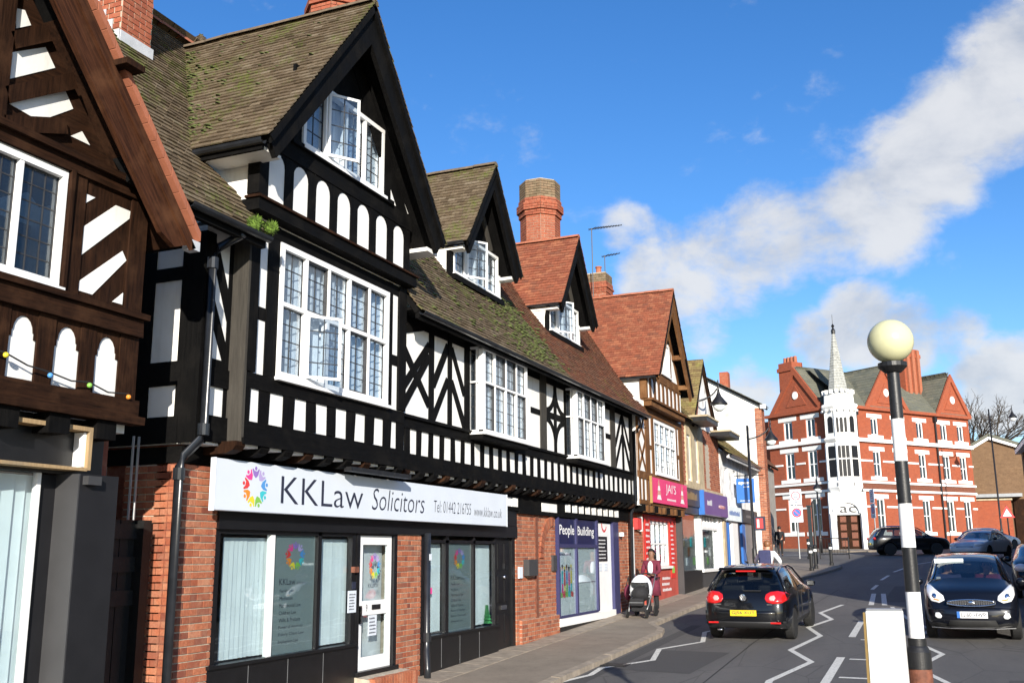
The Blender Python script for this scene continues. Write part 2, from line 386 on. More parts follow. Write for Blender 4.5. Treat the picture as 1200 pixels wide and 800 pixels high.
def root(name, loc, label, cat, group=None, rz=0.):
    o = bpy.data.objects.new(name, None); COL.objects.link(o); o.location = loc; o.rotation_euler.z = rz
    o.empty_display_size = .2
    o['label'] = label; o['category'] = cat
    if group: o['group'] = group
    PINV[o.name] = (Matrix.Translation(Vector(loc)) @ Matrix.Rotation(rz, 4, 'Z')).inverted()
    return o
def tag(o, label, cat, group=None):
    o['label'] = label; o['category'] = cat
    if group: o['group'] = group
    return o
def B(name, m, parent, *a, **k): return MB().box(*a, **k).build(name, m, parent)
def bevel_mesh(me, w, seg=2):
    bm = bmesh.new(); bm.from_mesh(me); bmesh.ops.bevel(bm, geom=bm.edges[:], offset=w, segments=seg, affect='EDGES', profile=.6); bm.to_mesh(me); bm.free()
def textmesh(s, x0, y0, w, h, depth=.004, shear=0., spacing=1., bold=0.):
    """text fitted into the box x0..x0+w, y0..y0+h of a flat XY sheet; returns (verts, faces)"""
    c = bpy.data.curves.new('t', 'FONT'); c.body = s; c.size = 1; c.extrude = 0; c.shear = shear; c.space_character = spacing; c.resolution_u = 3; c.offset = bold
    o = bpy.data.objects.new('t', c); me = bpy.data.meshes.new_from_object(o)
    vs = [v.co.copy() for v in me.vertices]; fs = [tuple(p.vertices) for p in me.polygons]
    bpy.data.objects.remove(o); bpy.data.curves.remove(c); bpy.data.meshes.remove(me)
    if not vs: return [], []
    ax, bx = min(v.x for v in vs), max(v.x for v in vs); ay, by = min(v.y for v in vs), max(v.y for v in vs)
    kx, ky = w / (bx - ax), (h / (by - ay) if h else w / (bx - ax))
    return [((v.x - ax) * kx + x0, (v.y - ay) * ky + y0) for v in vs], fs
def text(name, s, X, y0, z0, w, h, m, parent, **k):
    """lettering on a sheet facing +X (reads along +Y)"""
    v, f = textmesh(s, y0, z0, w, h, **k)
    return MB().add([(X, a, c) for a, c in v], f).build(name, m, parent)
def holes_wall(mb, x0, x1, y0, y1, z0, z1, holes):
    ys = sorted({y0, y1, *[h[0] for h in holes if y0 < h[0] < y1], *[h[1] for h in holes if y0 < h[1] < y1]})
    zs = sorted({z0, z1, *[h[2] for h in holes if z0 < h[2] < z1], *[h[3] for h in holes if z0 < h[3] < z1]})
    for a, b_ in zip(ys, ys[1:]):
        for c, d in zip(zs, zs[1:]):
            my, mz = (a + b_) / 2, (c + d) / 2
            if any(h[0] < my < h[1] and h[2] < mz < h[3] for h in holes): continue
            mb.box(x0, x1, a, b_, c, d)
    return mb
def inpoly(p, poly):
    x, y = p; r = False; n = len(poly); j = n - 1
    for i in range(n):
        a, b_ = poly[i], poly[j]
        if (a[1] > y) != (b_[1] > y) and x < (b_[0] - a[0]) * (y - a[1]) / (b_[1] - a[1] + 1e-12) + a[0]: r = not r
        j = i
    return r
def roof_slope(parent, O, U, V, poly, tm, gauge=.10, wid=.165, deck=True, th=.016, name='roof', singles=0):
    """one tiled slope: deck slab + courses of single tiles; poly in (u along eave, v up the slope)"""
    O, U, V = Vector(O), Vector(U).normalized(), Vector(V).normalized(); N = U.cross(V)
    if N.z < 0: N = -N
    dk = MB(); n = len(poly)
    a = [O + U * p[0] + V * p[1] - N * .02 for p in poly]; c = [q - N * .08 for q in a]
    dk.add(a + c, [tuple(range(n)), tuple(range(2 * n - 1, n - 1, -1))] + [(i, n + i, n + (i + 1) % n, (i + 1) % n) for i in range(n)])
    d = dk.build(name, 'timber_black', parent)
    us = [p[0] for p in poly]; vs_ = [p[1] for p in poly]
    mb = MB(); row = 0; v = min(vs_) - .03
    rr = random.Random(int(abs(O.x * 31 + O.y * 17 + O.z * 7) * 10))
    while v < max(vs_):
        u = min(us) - wid * (.5 if row % 2 else 0) + rr.uniform(-.01, .01)
        wob = .004 * math.sin(row * .7); vm = min(max(v + gauge * .5, min(vs_) + 1e-4), max(vs_) - 1e-4); cr = []
        for i_ in range(n):
            a_, b2 = poly[i_], poly[(i_ + 1) % n]
            if (a_[1] > vm) != (b2[1] > vm): cr.append(a_[0] + (b2[0] - a_[0]) * (vm - a_[1]) / (b2[1] - a_[1]))
        cr.sort(); spans = list(zip(cr[::2], cr[1::2])); u_start = u
        for s0, s1 in spans:
          u = u_start + math.floor((s0 - u_start) / wid) * wid
          while u < s1:
            ua, ub = max(u, s0), min(u + wid, s1)
            if ub - ua > .012:
                g = .003; lf = rr.uniform(.0, .010) + .010; dv = rr.uniform(-.006, .006) + wob
                lo0, lo1, hi0 = lf + rr.uniform(0, .004), lf + rr.uniform(0, .004), -.006
                v0, v1 = v + dv, v + gauge * 1.35
                pts = [(ua + g, v0, lo0), (ub - g, v0, lo1), (ub - g, v1, hi0), (ua + g, v1, hi0)]
                top = [O + U * p[0] + V * p[1] + N * (p[2] + th) for p in pts]; bot = [O + U * p[0] + V * p[1] + N * p[2] for p in pts]
                fc = [(0, 1, 2, 3), (0, 4, 5, 1), (1, 5, 6, 2), (3, 7, 4, 0)]
                if singles > 0: singles -= 1; MB().add(top + bot, fc).build('roof_tile', tm + '_piece', d)
                else: mb.add(top + bot, fc)
            u += wid
        v += gauge; row += 1
    mb.build('roof_tiles', tm, d, kind='stuff')
    return d
def ridge_tiles(parent, a, b_, m, r=.11, n=None, name='ridge_tile'):
    a, b_ = Vector(a), Vector(b_); L = (b_ - a).length; n = n or max(1, int(L / .42)); d = (b_ - a) / n
    for i in range(n):
        p, q = a + d * i + Vector((0, 0, rng.uniform(-.008, .008))), a + d * (i + .985) + Vector((0, 0, rng.uniform(-.008, .008)))
        u = d.normalized().cross(Vector((0, 0, 1)))
        mb = MB(); vs = []
        for e in (p, q):
            for k in range(5):
                t = math.pi * k / 4; vs.append(e + u * r * math.cos(t) + Vector((0, 0, r * .75 * math.sin(t))))
        mb.add(vs, [(k, k + 1, 6 + k, 5 + k) for k in range(4)] + [(4, 3, 2, 1, 0), (5, 6, 7, 8, 9)])
        mb.build(name, m, parent)
def leaded(parent, X, y0, y1, z0, z1, nl, tz=None, cols=2, rows=3, fw=.07, m='paint_white', open_=(), dep=.10, curtain=True, glass='glass_lead', back=True, lead=.012, rows2=None, iron=()):
    """white timber window facing +X: frame, mullions, transom, leaded panes, curtain"""
    f = MB(); xb = X - dep
    f.box(xb, X, y0, y1, z0, z0 + fw); f.box(xb, X, y0, y1, z1 - fw, z1)
    f.box(xb, X - .002, y0, y0 + fw, z0 + fw, z1 - fw); f.box(xb, X - .002, y1 - fw, y1, z0 + fw, z1 - fw)
    f.box(X - .02, X + .05, y0 - .03, y1 + .03, z0 - .045, z0 - .001)
    lw = (y1 - y0 - fw) / nl; ml = fw * .72
    for i in range(1, nl):
        c = y0 + fw / 2 + lw * i; f.box(xb, X - .006, c - ml / 2, c + ml / 2, z0 + fw, z1 - fw)
    zz = [z0 + fw, z1 - fw] if tz is None else [z0 + fw, tz - ml / 2, tz + ml / 2, z1 - fw]
    if tz is not None: f.box(xb, X - .004, y0 + fw, y1 - fw, tz - ml / 2, tz + ml / 2)
    w = f.build('window', m, parent)
    ld = MB(); xg = X - dep * .65
    for i in range(nl):
        a = y0 + fw / 2 + lw * i + (ml / 2 if i else fw / 2); b_ = y0 + fw / 2 + lw * (i + 1) - (ml / 2 if i < nl - 1 else fw / 2)
        for k in range(0, len(zz), 2):
            c, d = zz[k], zz[k + 1]
            rws = rows if k == 0 or rows2 is None else rows2
            opened = (i, k // 2) in open_
            L = MB(); P = MB()
            if not opened:
                P.box(xg - .003, xg + .003, a, b_, c, d).build('pane', glass, w)
                for q in range(1, cols): y = a + (b_ - a) * q / cols; ld.box(xg - .006, xg + .008, y - lead / 2, y + lead / 2, c, d)
                for q in range(1, rws): z = c + (d - c) * q / rws; ld.box(xg - .005, xg + .007, a, b_, z - lead / 2, z + lead / 2)
                e_ = .022 if (i, k // 2) in iron else .010
                for (p, q_, r, s) in ((a, a + e_, c, d), (b_ - e_, b_, c, d), (a, b_, c, c + e_), (a, b_, d - e_, d)): ld.box(xg - .008, xg + (.045 if e_ > .02 else .012), p, q_, r, s)
            else:
                # casement swung outwards on its left stile
                ang = rad(34); wd = b_ - a; ca, sa = math.cos(ang), math.sin(ang)
                def q4(p0, p1, r0, r1, t):
                    A = Vector((X + p0 * sa, a + p0 * ca, 0)); Bv = Vector((X + p1 * sa, a + p1 * ca, 0)); nn = Vector((ca, -sa, 0)) * t
                    vs = [A + nn, Bv + nn, Bv - nn, A - nn]; vs = [(v.x, v.y, r0) for v in vs] + [(v.x, v.y, r1) for v in vs]
                    return vs, [(3, 2, 1, 0), (4, 5, 6, 7), (0, 1, 5, 4), (1, 2, 6, 5), (2, 3, 7, 6), (3, 0, 4, 7)]
                C = MB()
                for args in ((0, .035, c, d), (wd - .035, wd, c, d), (.035, wd - .035, c, c + .035), (.035, wd - .035, d - .035, d)): C.add(*q4(*args, .014))
                cs = C.build('casement', m, w)
                MB().add(*q4(.035, wd - .035, c + .035, d - .035, .003)).build('pane', glass, w)
                for q in range(1, cols): p = wd * q / cols; L.add(*q4(p - lead / 2, p + lead / 2, c + .035, d - .035, .007))
                for q in range(1, rws): z = c + (d - c) * q / rws; L.add(*q4(.035, wd - .035, z - lead / 2, z + lead / 2, .006))
                L.build('leading', 'lead_came', w, kind='stuff')
    ld.build('leading', 'lead_came', w, kind='stuff')
    if curtain:
        cm = MB(); xc = X - dep - .06; n = max(8, int((y1 - y0) / .035)); vs = []
        gap = rng.uniform(.1, .2)
        for i in range(n + 1):
            t = i / n; y = y0 + .02 + (y1 - y0 - .04) * t; x = xc + .022 * math.sin(i * 1.3) + .012 * math.sin(i * .51)
            vs += [(x, y, z0 + .02), (x, y, z1 - .02)]
        skip = set()
        for i in range(n):
            t = (i / n * nl) % 1.0
        cm.add(vs, [(2 * i, 2 * i + 2, 2 * i + 3, 2 * i + 1) for i in range(n) ])
        cm.build('curtain', 'curtain', w)
    return w
def arch_poly(y0, y1, z0, z1, sp=None, n=8):
    """panel outline with a cusped round head"""
    w = (y1 - y0) / 2; c = (y0 + y1) / 2; zs = z1 - w
    p = [(y0, z0), (y1, z0), (y1, zs - .02), (y1 - .02, zs)]
    w2 = w - .02
    for i in range(n + 1):
        t = math.pi * i / n; p.append((c + w2 * math.cos(t), zs + .02 + (z1 - zs - .02) * math.sin(t)))
    p += [(y0 + .02, zs), (y0, zs - .02)]
    return p
def zg(y):
    """pavement level: the street climbs gently away from the camera"""
    if y < -20: return -1.4
    if y < 80: return -0.70 + 0.035 * y
    if y < 140: return 2.1 + 0.012 * (y - 80)
    return 2.82
def zr(y): return zg(y) - 0.10
# ------------------------------------------------------------------ ground, road, pavements
def sheet(name, xs_fn, ys, zf, m, kind='structure', nx=1):
    mb = MB(); vs = []
    for y in ys:
        a, c = xs_fn(y)
        for i in range(nx + 1): vs.append((a + (c - a) * i / nx, y, zf(y)))
    k = nx + 1
    fs = [(j * k + i, j * k + i + 1, (j + 1) * k + i + 1, (j + 1) * k + i) for j in range(len(ys) - 1) for i in range(nx)]
    o = mb.add(vs, fs).build(name, m); o['kind'] = kind; return o
YS = [-400, -150, -60, -20] + [y for y in range(-15, 96, 5)] + [110, 140, 220, 500, 1500]
sheet('ground', lambda y: (-1500, 1500), YS, lambda y: zr(y) - .06, 'grass_far')
sheet('road', lambda y: (-60 if y > 49 else -3, 60 if y > 62 else 11.0), [-20, -10, 0, 5, 10, 15, 20, 25, 30, 35, 40, 45, 50, 55, 60, 65, 70, 75, 80, 95], zr, 'asphalt')
def slab(name, poly, m, top=0.0, drop=.22, kind='structure', parent=None):
    """paving slab: outline (x,y), upper face on the pavement level"""
    a = sum(poly[i][0] * poly[(i + 1) % len(poly)][1] - poly[(i + 1) % len(poly)][0] * poly[i][1] for i in range(len(poly)))
    if a < 0: poly = poly[::-1]
    n = len(poly); vs = [(x, y, zg(y) + top) for x, y in poly] + [(x, y, zg(y) + top - drop) for x, y in poly]
    fs = [tuple(range(n)), tuple(range(2 * n - 1, n - 1, -1))] + [(i, n + i, n + (i + 1) % n, (i + 1) % n) for i in range(n)]
    o = MB().add(vs, fs).build(name, m, parent)
    if kind: o['kind'] = kind
    return o
# kerb line of the near pavement (shop side), then of the corner in front of the red building
KERB = [(1.9, -20), (1.9, 21.6), (1.75, 22.4), (1.25, 23.4), (1.2, 27.5), (1.35, 32), (1.9, 37.5), (2.75, 43), (3.15, 47), (3.3, 49.6), (3.0, 51.2), (2.2, 52.2), (0.5, 53.0), (-6, 54.5), (-30, 58)]
pave = slab('pavement', [(-30, -20), (-3.2, -20), (-3.2, 30)] [:0] + [(-9, -20)] + [(x - .15, y) for x, y in KERB] + [(-30, 40), (-9, 40)], 'paving')
# kerbstones, one by one along the edge
def kerb_run(pts, parent, wd=.15, L=.92, top=.0):
    acc = 0.; segs = []
    for p, q in zip(pts, pts[1:]):
        p, q = Vector((*p, 0)), Vector((*q, 0)); d = q - p; n = max(1, round(d.length / L)); segs += [(p + d * i / n, p + d * (i + .985) / n) for i in range(n)]
    for a, c in segs:
        d = (c - a).normalized(); nn = Vector((d.y, -d.x, 0)) * wd
        z0, z1 = zg(a.y) + top + rng.uniform(-.004, .006), zg(c.y) + top + rng.uniform(-.004, .006)
        q = [a - nn, a, c, c - nn]; zz = [z0, z0 - .012, z1 - .012, z1]
        vs = [(v.x, v.y, z) for v, z in zip(q, zz)] + [(v.x, v.y, z - .24) for v, z in zip(q, zz)]
        MB().add(vs, [(3, 2, 1, 0), (4, 5, 6, 7), (0, 1, 5, 4), (1, 2, 6, 5), (2, 3, 7, 6), (3, 0, 4, 7)]).build('kerbstone', 'kerbstone', parent)
kerb_run([(x, y) for x, y in KERB if 5 < y < 60 and x > -8][::1] if False else [(1.9, 8), (1.9, 21.6), (1.75, 22.4), (1.25, 23.4), (1.2, 27.5), (1.35, 32), (1.9, 37.5), (2.75, 43), (3.15, 47), (3.3, 49.6), (3.0, 51.2), (2.2, 52.2), (0.5, 53.0), (-6, 54.5)], pave)
# a paler strip of stone flags along the foot of the shops
mb = MB()
for i in range(30):
    y0 = 8.0 + i * .9; mb2 = MB()
    x0, x1 = -.25, .28
    vs = [(x0, y0, zg(y0) + .035), (x1, y0, zg(y0) + .012), (x1, y0 + .88, zg(y0 + .88) + .012), (x0, y0 + .88, zg(y0 + .88) + .035)]
    vs += [(x, y, z - .05) for x, y, z in vs]
    mb2.add(vs, [(0, 1, 2, 3), (7, 6, 5, 4), (0, 4, 5, 1), (1, 5, 6, 2), (2, 6, 7, 3), (3, 7, 4, 0)]).build('flagstone', 'kerbstone', pave)
far_pave = slab('pavement_far', [(-30, 60), (-3.5, 74.2), (2.0, 69.6), (3.2, 69.8), (12.5, 83.5), (40, 88), (40, 100), (-30, 100)], 'paving', top=.0)
right_pave = slab('pavement_right', [(10.4, -20), (10.4, 58), (11.0, 61), (13, 62.5), (30, 62.5), (30, -20)], 'paving')
kerb_run([(13, 62.5), (11.0, 61), (10.4, 58), (10.4, 0)], right_pave)
# painted road markings (sheets a few millimetres above the asphalt)
marks = []
def strip(name, pts, w=.10, lift=.006):
    mb = MB(); n = len(pts); P = [Vector((x, y, 0)) for x, y in pts]; L, Rr = [], []
    for i in range(n):
        d0 = (P[i] - P[i - 1]).normalized() if i else (P[1] - P[0]).normalized()
        d1 = (P[i + 1] - P[i]).normalized() if i < n - 1 else d0
        t = (d0 + d1).normalized(); nn = Vector((-t.y, t.x, 0)); k = w / 2 / max(.45, nn.dot(Vector((-d0.y, d0.x, 0))))
        L.append(P[i] + nn * k); Rr.append(P[i] - nn * k)
    vs = [(v.x, v.y, zr(v.y) + lift) for v in L] + [(v.x, v.y, zr(v.y) + lift) for v in Rr]
    o = mb.add(vs, [(n + i, n + i + 1, i + 1, i) for i in range(n - 1)]).build(name, 'road_paint', ROADO); return o
ROADO = bpy.data.objects['road']
ZC1 = [(5.05, 14.6), (4.93, 16.3), (5.31, 18.5), (4.77, 20.0), (5.07, 22.4), (4.64, 24.0), (4.98, 25.9), (4.55, 27.5), (4.9, 30.0)]
strip('zigzag_line', ZC1, .11)
strip('zigzag_line', [(1.75, 15.0), (2.08, 16.2), (2.02, 16.95), (2.62, 18.1), (2.35, 19.6), (2.92, 20.9), (2.6, 22.6), (2.98, 24.2)], .10)
strip('zigzag_line', [(7.25, 14.5), (7.55, 16.4), (7.0, 18.2), (7.4, 20.0), (6.85, 22.0), (7.2, 24.0), (6.7, 26.2), (6.2, 29.5)], .10)
for a, c in (((5.75, 16.0), (5.74, 19.2)), ((5.7, 22.3), (5.68, 25.6)), ((6.35, 22.4), (6.32, 25.7)), ((6.75, 14.8), (6.7, 18.6)), ((5.65, 30.0), (5.5, 34.2)), ((6.0, 30.0), (5.78, 34.2))): strip('warning_line', [a, c], .14)
for y in (15.0, 16.9, 19.0, 21.9, 24.4): strip('hatch_line', [(5.9, y), (6.55, y - .05)], .12)
for a, c in (((5.35, 36.0), (5.4, 38.2)), ((5.4, 41.0), (5.55, 44.0)), ((5.65, 46.5), (6.1, 50.5)), ((6.35, 53), (7.4, 56.5))): strip('centre_dash', [a, c], .12)
strip('give_way_line', [(-2, 66.0), (9.5, 66.5)], .2)
# patched tarmac, worn joint and gully grates
b = NB('asphalt_patch'); a1 = b.noise(170, 3); b.set(Base_Color=b.ramp(a1, [(.3, (.038, .037, .037)), (.7, (.075, .072, .07))]), Roughness=.85); b.bump(a1, .5, .006); MATS['asphalt_patch'] = b.m
def patch(pts, m='asphalt_patch'): MB().add([(x, y, zr(y) + .003) for x, y in pts], [tuple(range(len(pts)))]).build('tarmac_patch', m, ROADO)
patch([(2.3, 16.9), (3.6, 16.7), (3.75, 19.4), (2.45, 19.5)]); patch([(8.1, 13.2), (9.6, 13.3), (9.7, 17.5), (8.3, 17.2)]); patch([(3.1, 12.5), (4.6, 12.3), (4.7, 15.0), (3.3, 15.4)]); patch([(5.9, 31), (6.9, 31.2), (6.8, 38), (6.0, 37.6)]); patch([(1.95, 14), (2.25, 14), (2.25, 24), (2.0, 24)])
strip_pts = [(3.95, 10), (4.0, 16), (3.92, 21), (4.05, 28), (4.3, 36)]
MB().add([(x - .012, y, zr(y) + .0025) for x, y in strip_pts] + [(x + .012, y, zr(y) + .0025) for x, y in strip_pts], [(i, 5 + i, 6 + i, 1 + i) for i in range(4)]).build('tar_joint', 'rubber', ROADO)
for gx_, gy_ in ((2.15, 17.4), (1.55, 30.5)):
    g_ = MB()
    for k in range(6): g_.box(gx_ - .2, gx_ + .2, gy_ - .22 + k * .08, gy_ - .18 + k * .08, zr(gy_) - .01, zr(gy_) + .012)
    g_.box(gx_ - .22, gx_ - .2, gy_ - .24, gy_ + .24, zr(gy_) - .01, zr(gy_) + .014); g_.box(gx_ + .2, gx_ + .22, gy_ - .24, gy_ + .24, zr(gy_) - .01, zr(gy_) + .014)
    tag(g_.build('gully_grate', 'iron_black'), 'iron gully grate in the gutter ' + ('near the brick pier' if gy_ < 20 else 'opposite the pink sign'), 'drain')
# manhole cover
tag(MB().lathe(7.9, 12.6, [(.30, zr(12.6) - .02), (.30, zr(12.6) + .008)], 20).build('manhole_cover', 'iron_black'), 'round iron manhole cover in the near lane', 'manhole cover')

# ------------------------------------------------------------------ brickwork helper
BL, BH, BJ = .205, .066, .011
def brick_panel(parent, X, y0, y1, z0, z1, single, quoin=False, stand=.006, holes=(), depth=.10, ret=None):
    """Flemish-ish bond facing +X: mortar backing + bricks; single=True makes every brick an object"""
    w = B('pier', 'mortar', parent, X - depth, X - .004, y0 + .004, y1 - .004, z0, z1)
    run = MB(); row = 0; z = z0; cache = {}
    while z + BH <= z1 + .02:
        zt = min(z + BH, z1); y = y0; k = row % 2
        while y < y1 - .015:
            L = (BL if k % 2 == 0 else BL * .48); k += 1
            if y == y0 and row % 2: L = BL * .48
            e = min(y + L, y1)
            if y1 - e < .05: e = y1
            my, mz = (y + e) / 2, (z + zt) / 2
            if not any(h[0] < my < h[1] and h[2] < mz < h[3] for h in holes):
                st = stand + rng.uniform(-.002, .003)
                if single:
                    key = (round(e - y, 3), round(zt - z, 3))
                    if key not in cache:
                        cache[key] = MB().box(-depth * .5, 0, -key[0] / 2, key[0] / 2, -key[1] / 2, key[1] / 2).mesh('brick')
                    dark = quoin and ((row % 2 == 0 and y < y0 + .18) or (row % 2 and y < y0 + .08))
                    me = cache[key]
                    if dark:
                        if ('d',) + key not in cache: cache[('d',) + key] = me.copy(); cache[('d',) + key].materials.clear()
                        me = cache[('d',) + key]
                    o = link('brick', me, 'brick_dark' if dark else 'brick_piece', w); o.location = (X + st, my, mz)
                else: run.box(X - depth * .5, X + st, y, e, z, zt)
            y = e + BJ
        z += BH + BJ + .003; row += 1
    if not single: run.build('brickwork', 'brick_run', w, kind='stuff')
    return w
def text_on(name, s, X, y0, z0, w, h, m, parent, **k): return text(name, s, X, y0, z0, w, h, m, parent, **k)
def scribble(parent, X, y0, y1, z0, z1, lines, m='ink_white', name='lettering', fill=.5):
    """lettering too small to read: rows of short strokes"""
    mb = MB(); lh = (z1 - z0) / lines
    for i in range(lines):
        z = z0 + lh * i + lh * .25; y = y0 + (y1 - y0) * rng.uniform(0, .1); end = y1 - (y1 - y0) * rng.uniform(0, .25)
        while y < end:
            L = rng.uniform(.6, 1.0) * lh * .5
            mb.add([(X, y, z), (X, min(y + L, end), z), (X, min(y + L, end), z + lh * fill * rng.uniform(.6, 1)), (X, y, z + lh * fill * rng.uniform(.6, 1))], [(0, 1, 2, 3)]); y += L * 1.35
    return mb.build(name, m, parent, kind='stuff')

# ================================================================== the long timber-framed row
kk = root('timber_framed_building', (-2, 17.5, zg(17.5)), 'long black and white timber-framed building with mossy brown roof and solicitor shopfront', 'building')
TB = 'timber_black'
def tim(name, parent, y0, z0, y1, z1, w, X0, X1, m=TB): return MB().bar(y0, z0, y1, z1, w, X0, X1 + rng.uniform(-.005, .005), .010).build(name, m, parent)
def bx(name, parent, X0, X1, y0, y1, z0, z1, m=TB, j=.003):
    if m == TB and (y1 - y0) > (z1 - z0): m = 'timber_black_h'
    return MB().box(X0, X1, y0, y1, z0, z1, j).build(name, m, parent)
# core and walls
core = MB().box(-7.5, -1.35, 8.9, 26.4, -.6, 5.6); core.build('rear_wall', 'render_grey', kk)
# first-floor wall right of the gable bay
OR = [(15.93, 18.04), (21.0, 23.1)]
holes_wall(MB(), -.22, .014, 13.25, 26.42, 2.95, 5.46, [(a, c, 3.8, 5.36) for a, c in OR]).build('plaster_wall', 'plaster', kk)
bx('floor_beam', kk, -1.35, -.25, 13.25, 26.4, 2.72, 2.93)
bx('floor_beam', kk, -1.35, -.25, 8.9, 13.25, 2.74, 2.93)
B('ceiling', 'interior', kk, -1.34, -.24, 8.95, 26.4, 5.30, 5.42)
# rails and small studs of the band under the windows
for y0, y1 in ((13.26, 19.9), (19.9, 26.42)):
    bx('rail', kk, -.02, .045, y0, y1, 3.64, 3.80); bx('rail', kk, -.02, .045, y0, y1, 3.06, 3.25)
    bx('moulding', kk, -.02, .085, y0, y1, 3.80, 3.845); bx('moulding', kk, -.02, .10, y0, y1, 2.99, 3.055)
y = 13.56
while y < 26.3:
    bx('stud', kk, -.02, .03, y, y + .155 + rng.uniform(-.012, .012), 3.245, 3.645, j=.010); y += .405
# brackets under the jetty
y = 9.35
mbk = {}
for i in range(37):
    X1 = .22 if y < 13.2 else .10; X1 += rng.uniform(-.015, .015)
    p = [(-.25, 3.0), (X1, 3.0), (X1, 2.95), (X1 - .04, 2.90), (X1 - .13, 2.865), (-.25, 2.85)]
    vs = [(a, y - .085, c) for a, c in p] + [(a, y + .085, c) for a, c in p]; n = 6
    MB().add(vs, [tuple(range(n)), tuple(range(2 * n - 1, n - 1, -1))] + [(i2, n + i2, n + (i2 + 1) % n, (i2 + 1) % n) for i2 in range(n)]).build('bracket', TB if i % 3 else 'timber_brown', kk)
    y += .467
# posts, rails and braces
def panelset(X, y0, y1, z0, z1):
    bx('post', kk, X - .05, X + .05, y0, y1, z0, z1)
for a, c in ((13.30, 13.50), (14.36, 14.52), (15.06, 15.20), (15.72, 15.92), (19.42, 19.78), (20.26, 20.40), (20.92, 21.02), (24.40, 24.80), (25.42, 25.54), (26.12, 26.42)):
    bx('post', kk, -.03, .04, a, c, 3.84, 5.44, m='timber_grey' if abs(a - 19.42) < .01 or abs(a - 24.4) < .01 else TB)
XX = (-.02, .03)
for q in ((13.5, 4.28, 14.36, 5.1), (13.5, 3.98, 14.36, 4.9), (13.5, 4.9, 14.36, 4.1)): tim('brace', kk, *q, .15, *XX)
for q in ((14.52, 3.9, 15.06, 4.62), (14.52, 4.45, 15.06, 5.2), (15.2, 4.62, 15.72, 3.9), (15.2, 5.2, 15.72, 4.45), (13.5, 5.2, 14.3, 5.4)): tim('brace', kk, *q, .14, *XX)
bx('rail', kk, -.02, .03, 13.5, 26.1, 5.30, 5.44)
# curved quatrefoil braces beside the second oriel
def curve_brace(yc, zc, r, a0, a1, w=.12):
    pts = [(yc + rr * math.cos(a0 + (a1 - a0) * i / 8), zc + rr * math.sin(a0 + (a1 - a0) * i / 8)) for rr in (r - w / 2,) for i in range(9)]
    pts += [(yc + (r + w / 2) * math.cos(a0 + (a1 - a0) * i / 8), zc + (r + w / 2) * math.sin(a0 + (a1 - a0) * i / 8)) for i in range(8, -1, -1)]
    MB().prism(pts, -.02, .03).build('brace', TB, kk)
for (yc, zc, a0) in ((19.78, 3.98, 0), (20.92, 3.98, math.pi / 2), (19.78, 5.28, -math.pi / 2), (20.92, 5.28, math.pi)): curve_brace(yc, zc, .56, a0, a0 + math.pi / 2)
bx('rail', kk, -.02, .025, 19.78, 20.92, 4.56, 4.70)
for q in ((24.8, 3.9, 25.42, 4.75), (24.8, 4.45, 25.42, 5.25), (25.54, 4.75, 26.12, 3.9), (25.54, 5.25, 26.12, 4.45)): tim('brace', kk, *q, .12, *XX)
bx('rail', kk, -.02, .03, 18.9, 19.42, 4.55, 4.67); bx('rail', kk, -.02, .03, 23.3, 24.4, 4.55, 4.67)
# oriel windows: box bays with leaded side and front lights
for a, c in OR:
    leaded(kk, .30, a, c, 3.82, 5.36, 4, 4.72, cols=2, rows=4, rows2=3, fw=.055, iron=((0, 0), (3, 0), (1, 1), (2, 1)))
    setT(Matrix.Translation((0, a, 0)) @ Matrix(((0, 1, 0, 0), (-1, 0, 0, 0), (0, 0, 1, 0), (0, 0, 0, 1))))   # left return faces the camera (-Y)
    leaded(kk, .0, -.02 + .0, .295, 3.82, 5.36, 1, 4.72, cols=3, rows=4, rows2=3, fw=.04, curtain=False)
    setT()
    bx('oriel_base', kk, -.02, .295, a - .02, c + .01, 3.69, 3.773, j=0)
    bx('oriel_head', kk, -.02, .34, a - .03, c + .02, 5.362, 5.44, j=0)
    bx('oriel_side', kk, -.02, .29, c - .03, c - .002, 3.8, 5.36, m='paint_white', j=0)
# main roof with eave gutter
EX, EZ, RX, RZ = .42, 5.43, -2.79, 9.60
SL = (RZ - EZ) / (EX - RX); VL = math.hypot(RZ - EZ, EX - RX); V0 = (RX - EX, 0, RZ - EZ)
def vz(z): return (z - EZ) / (RZ - EZ) * VL
def mroof(poly, tm, y0=0): return roof_slope(kk, (EX, 0, EZ), (0, 1, 0), V0, poly, tm)
mroof([(7.2, 0), (9.42, 0), (9.42, vz(6.0)), (8.95, vz(6.5)), (11.22, vz(9.35)), (11.22, VL), (7.2, VL)], 'tile_brown')
mroof([(13.28, 0), (20.3, 0), (20.3, VL), (11.22, VL), (11.22, vz(9.35)), (13.5, vz(6.5)), (13.28, vz(6.2))], 'tile_brown')
mroof([(20.3, 0), (26.75, 0), (26.85, vz(6.6)), (29.1, vz(9.5)), (29.1, VL), (20.3, VL)], 'tile_rust')
roof_slope(kk, (RX * 2 - EX, 0, EZ), (0, 1, 0), (EX - RX, 0, RZ - EZ), [(7.2, 0), (29.0, 0), (29.0, VL), (7.2, VL)], 'tile_brown', gauge=.3, wid=.5)
ridge_tiles(kk, (RX, 7.3, RZ + .03), (RX, 29.0, RZ + .03), 'terracotta', .13)
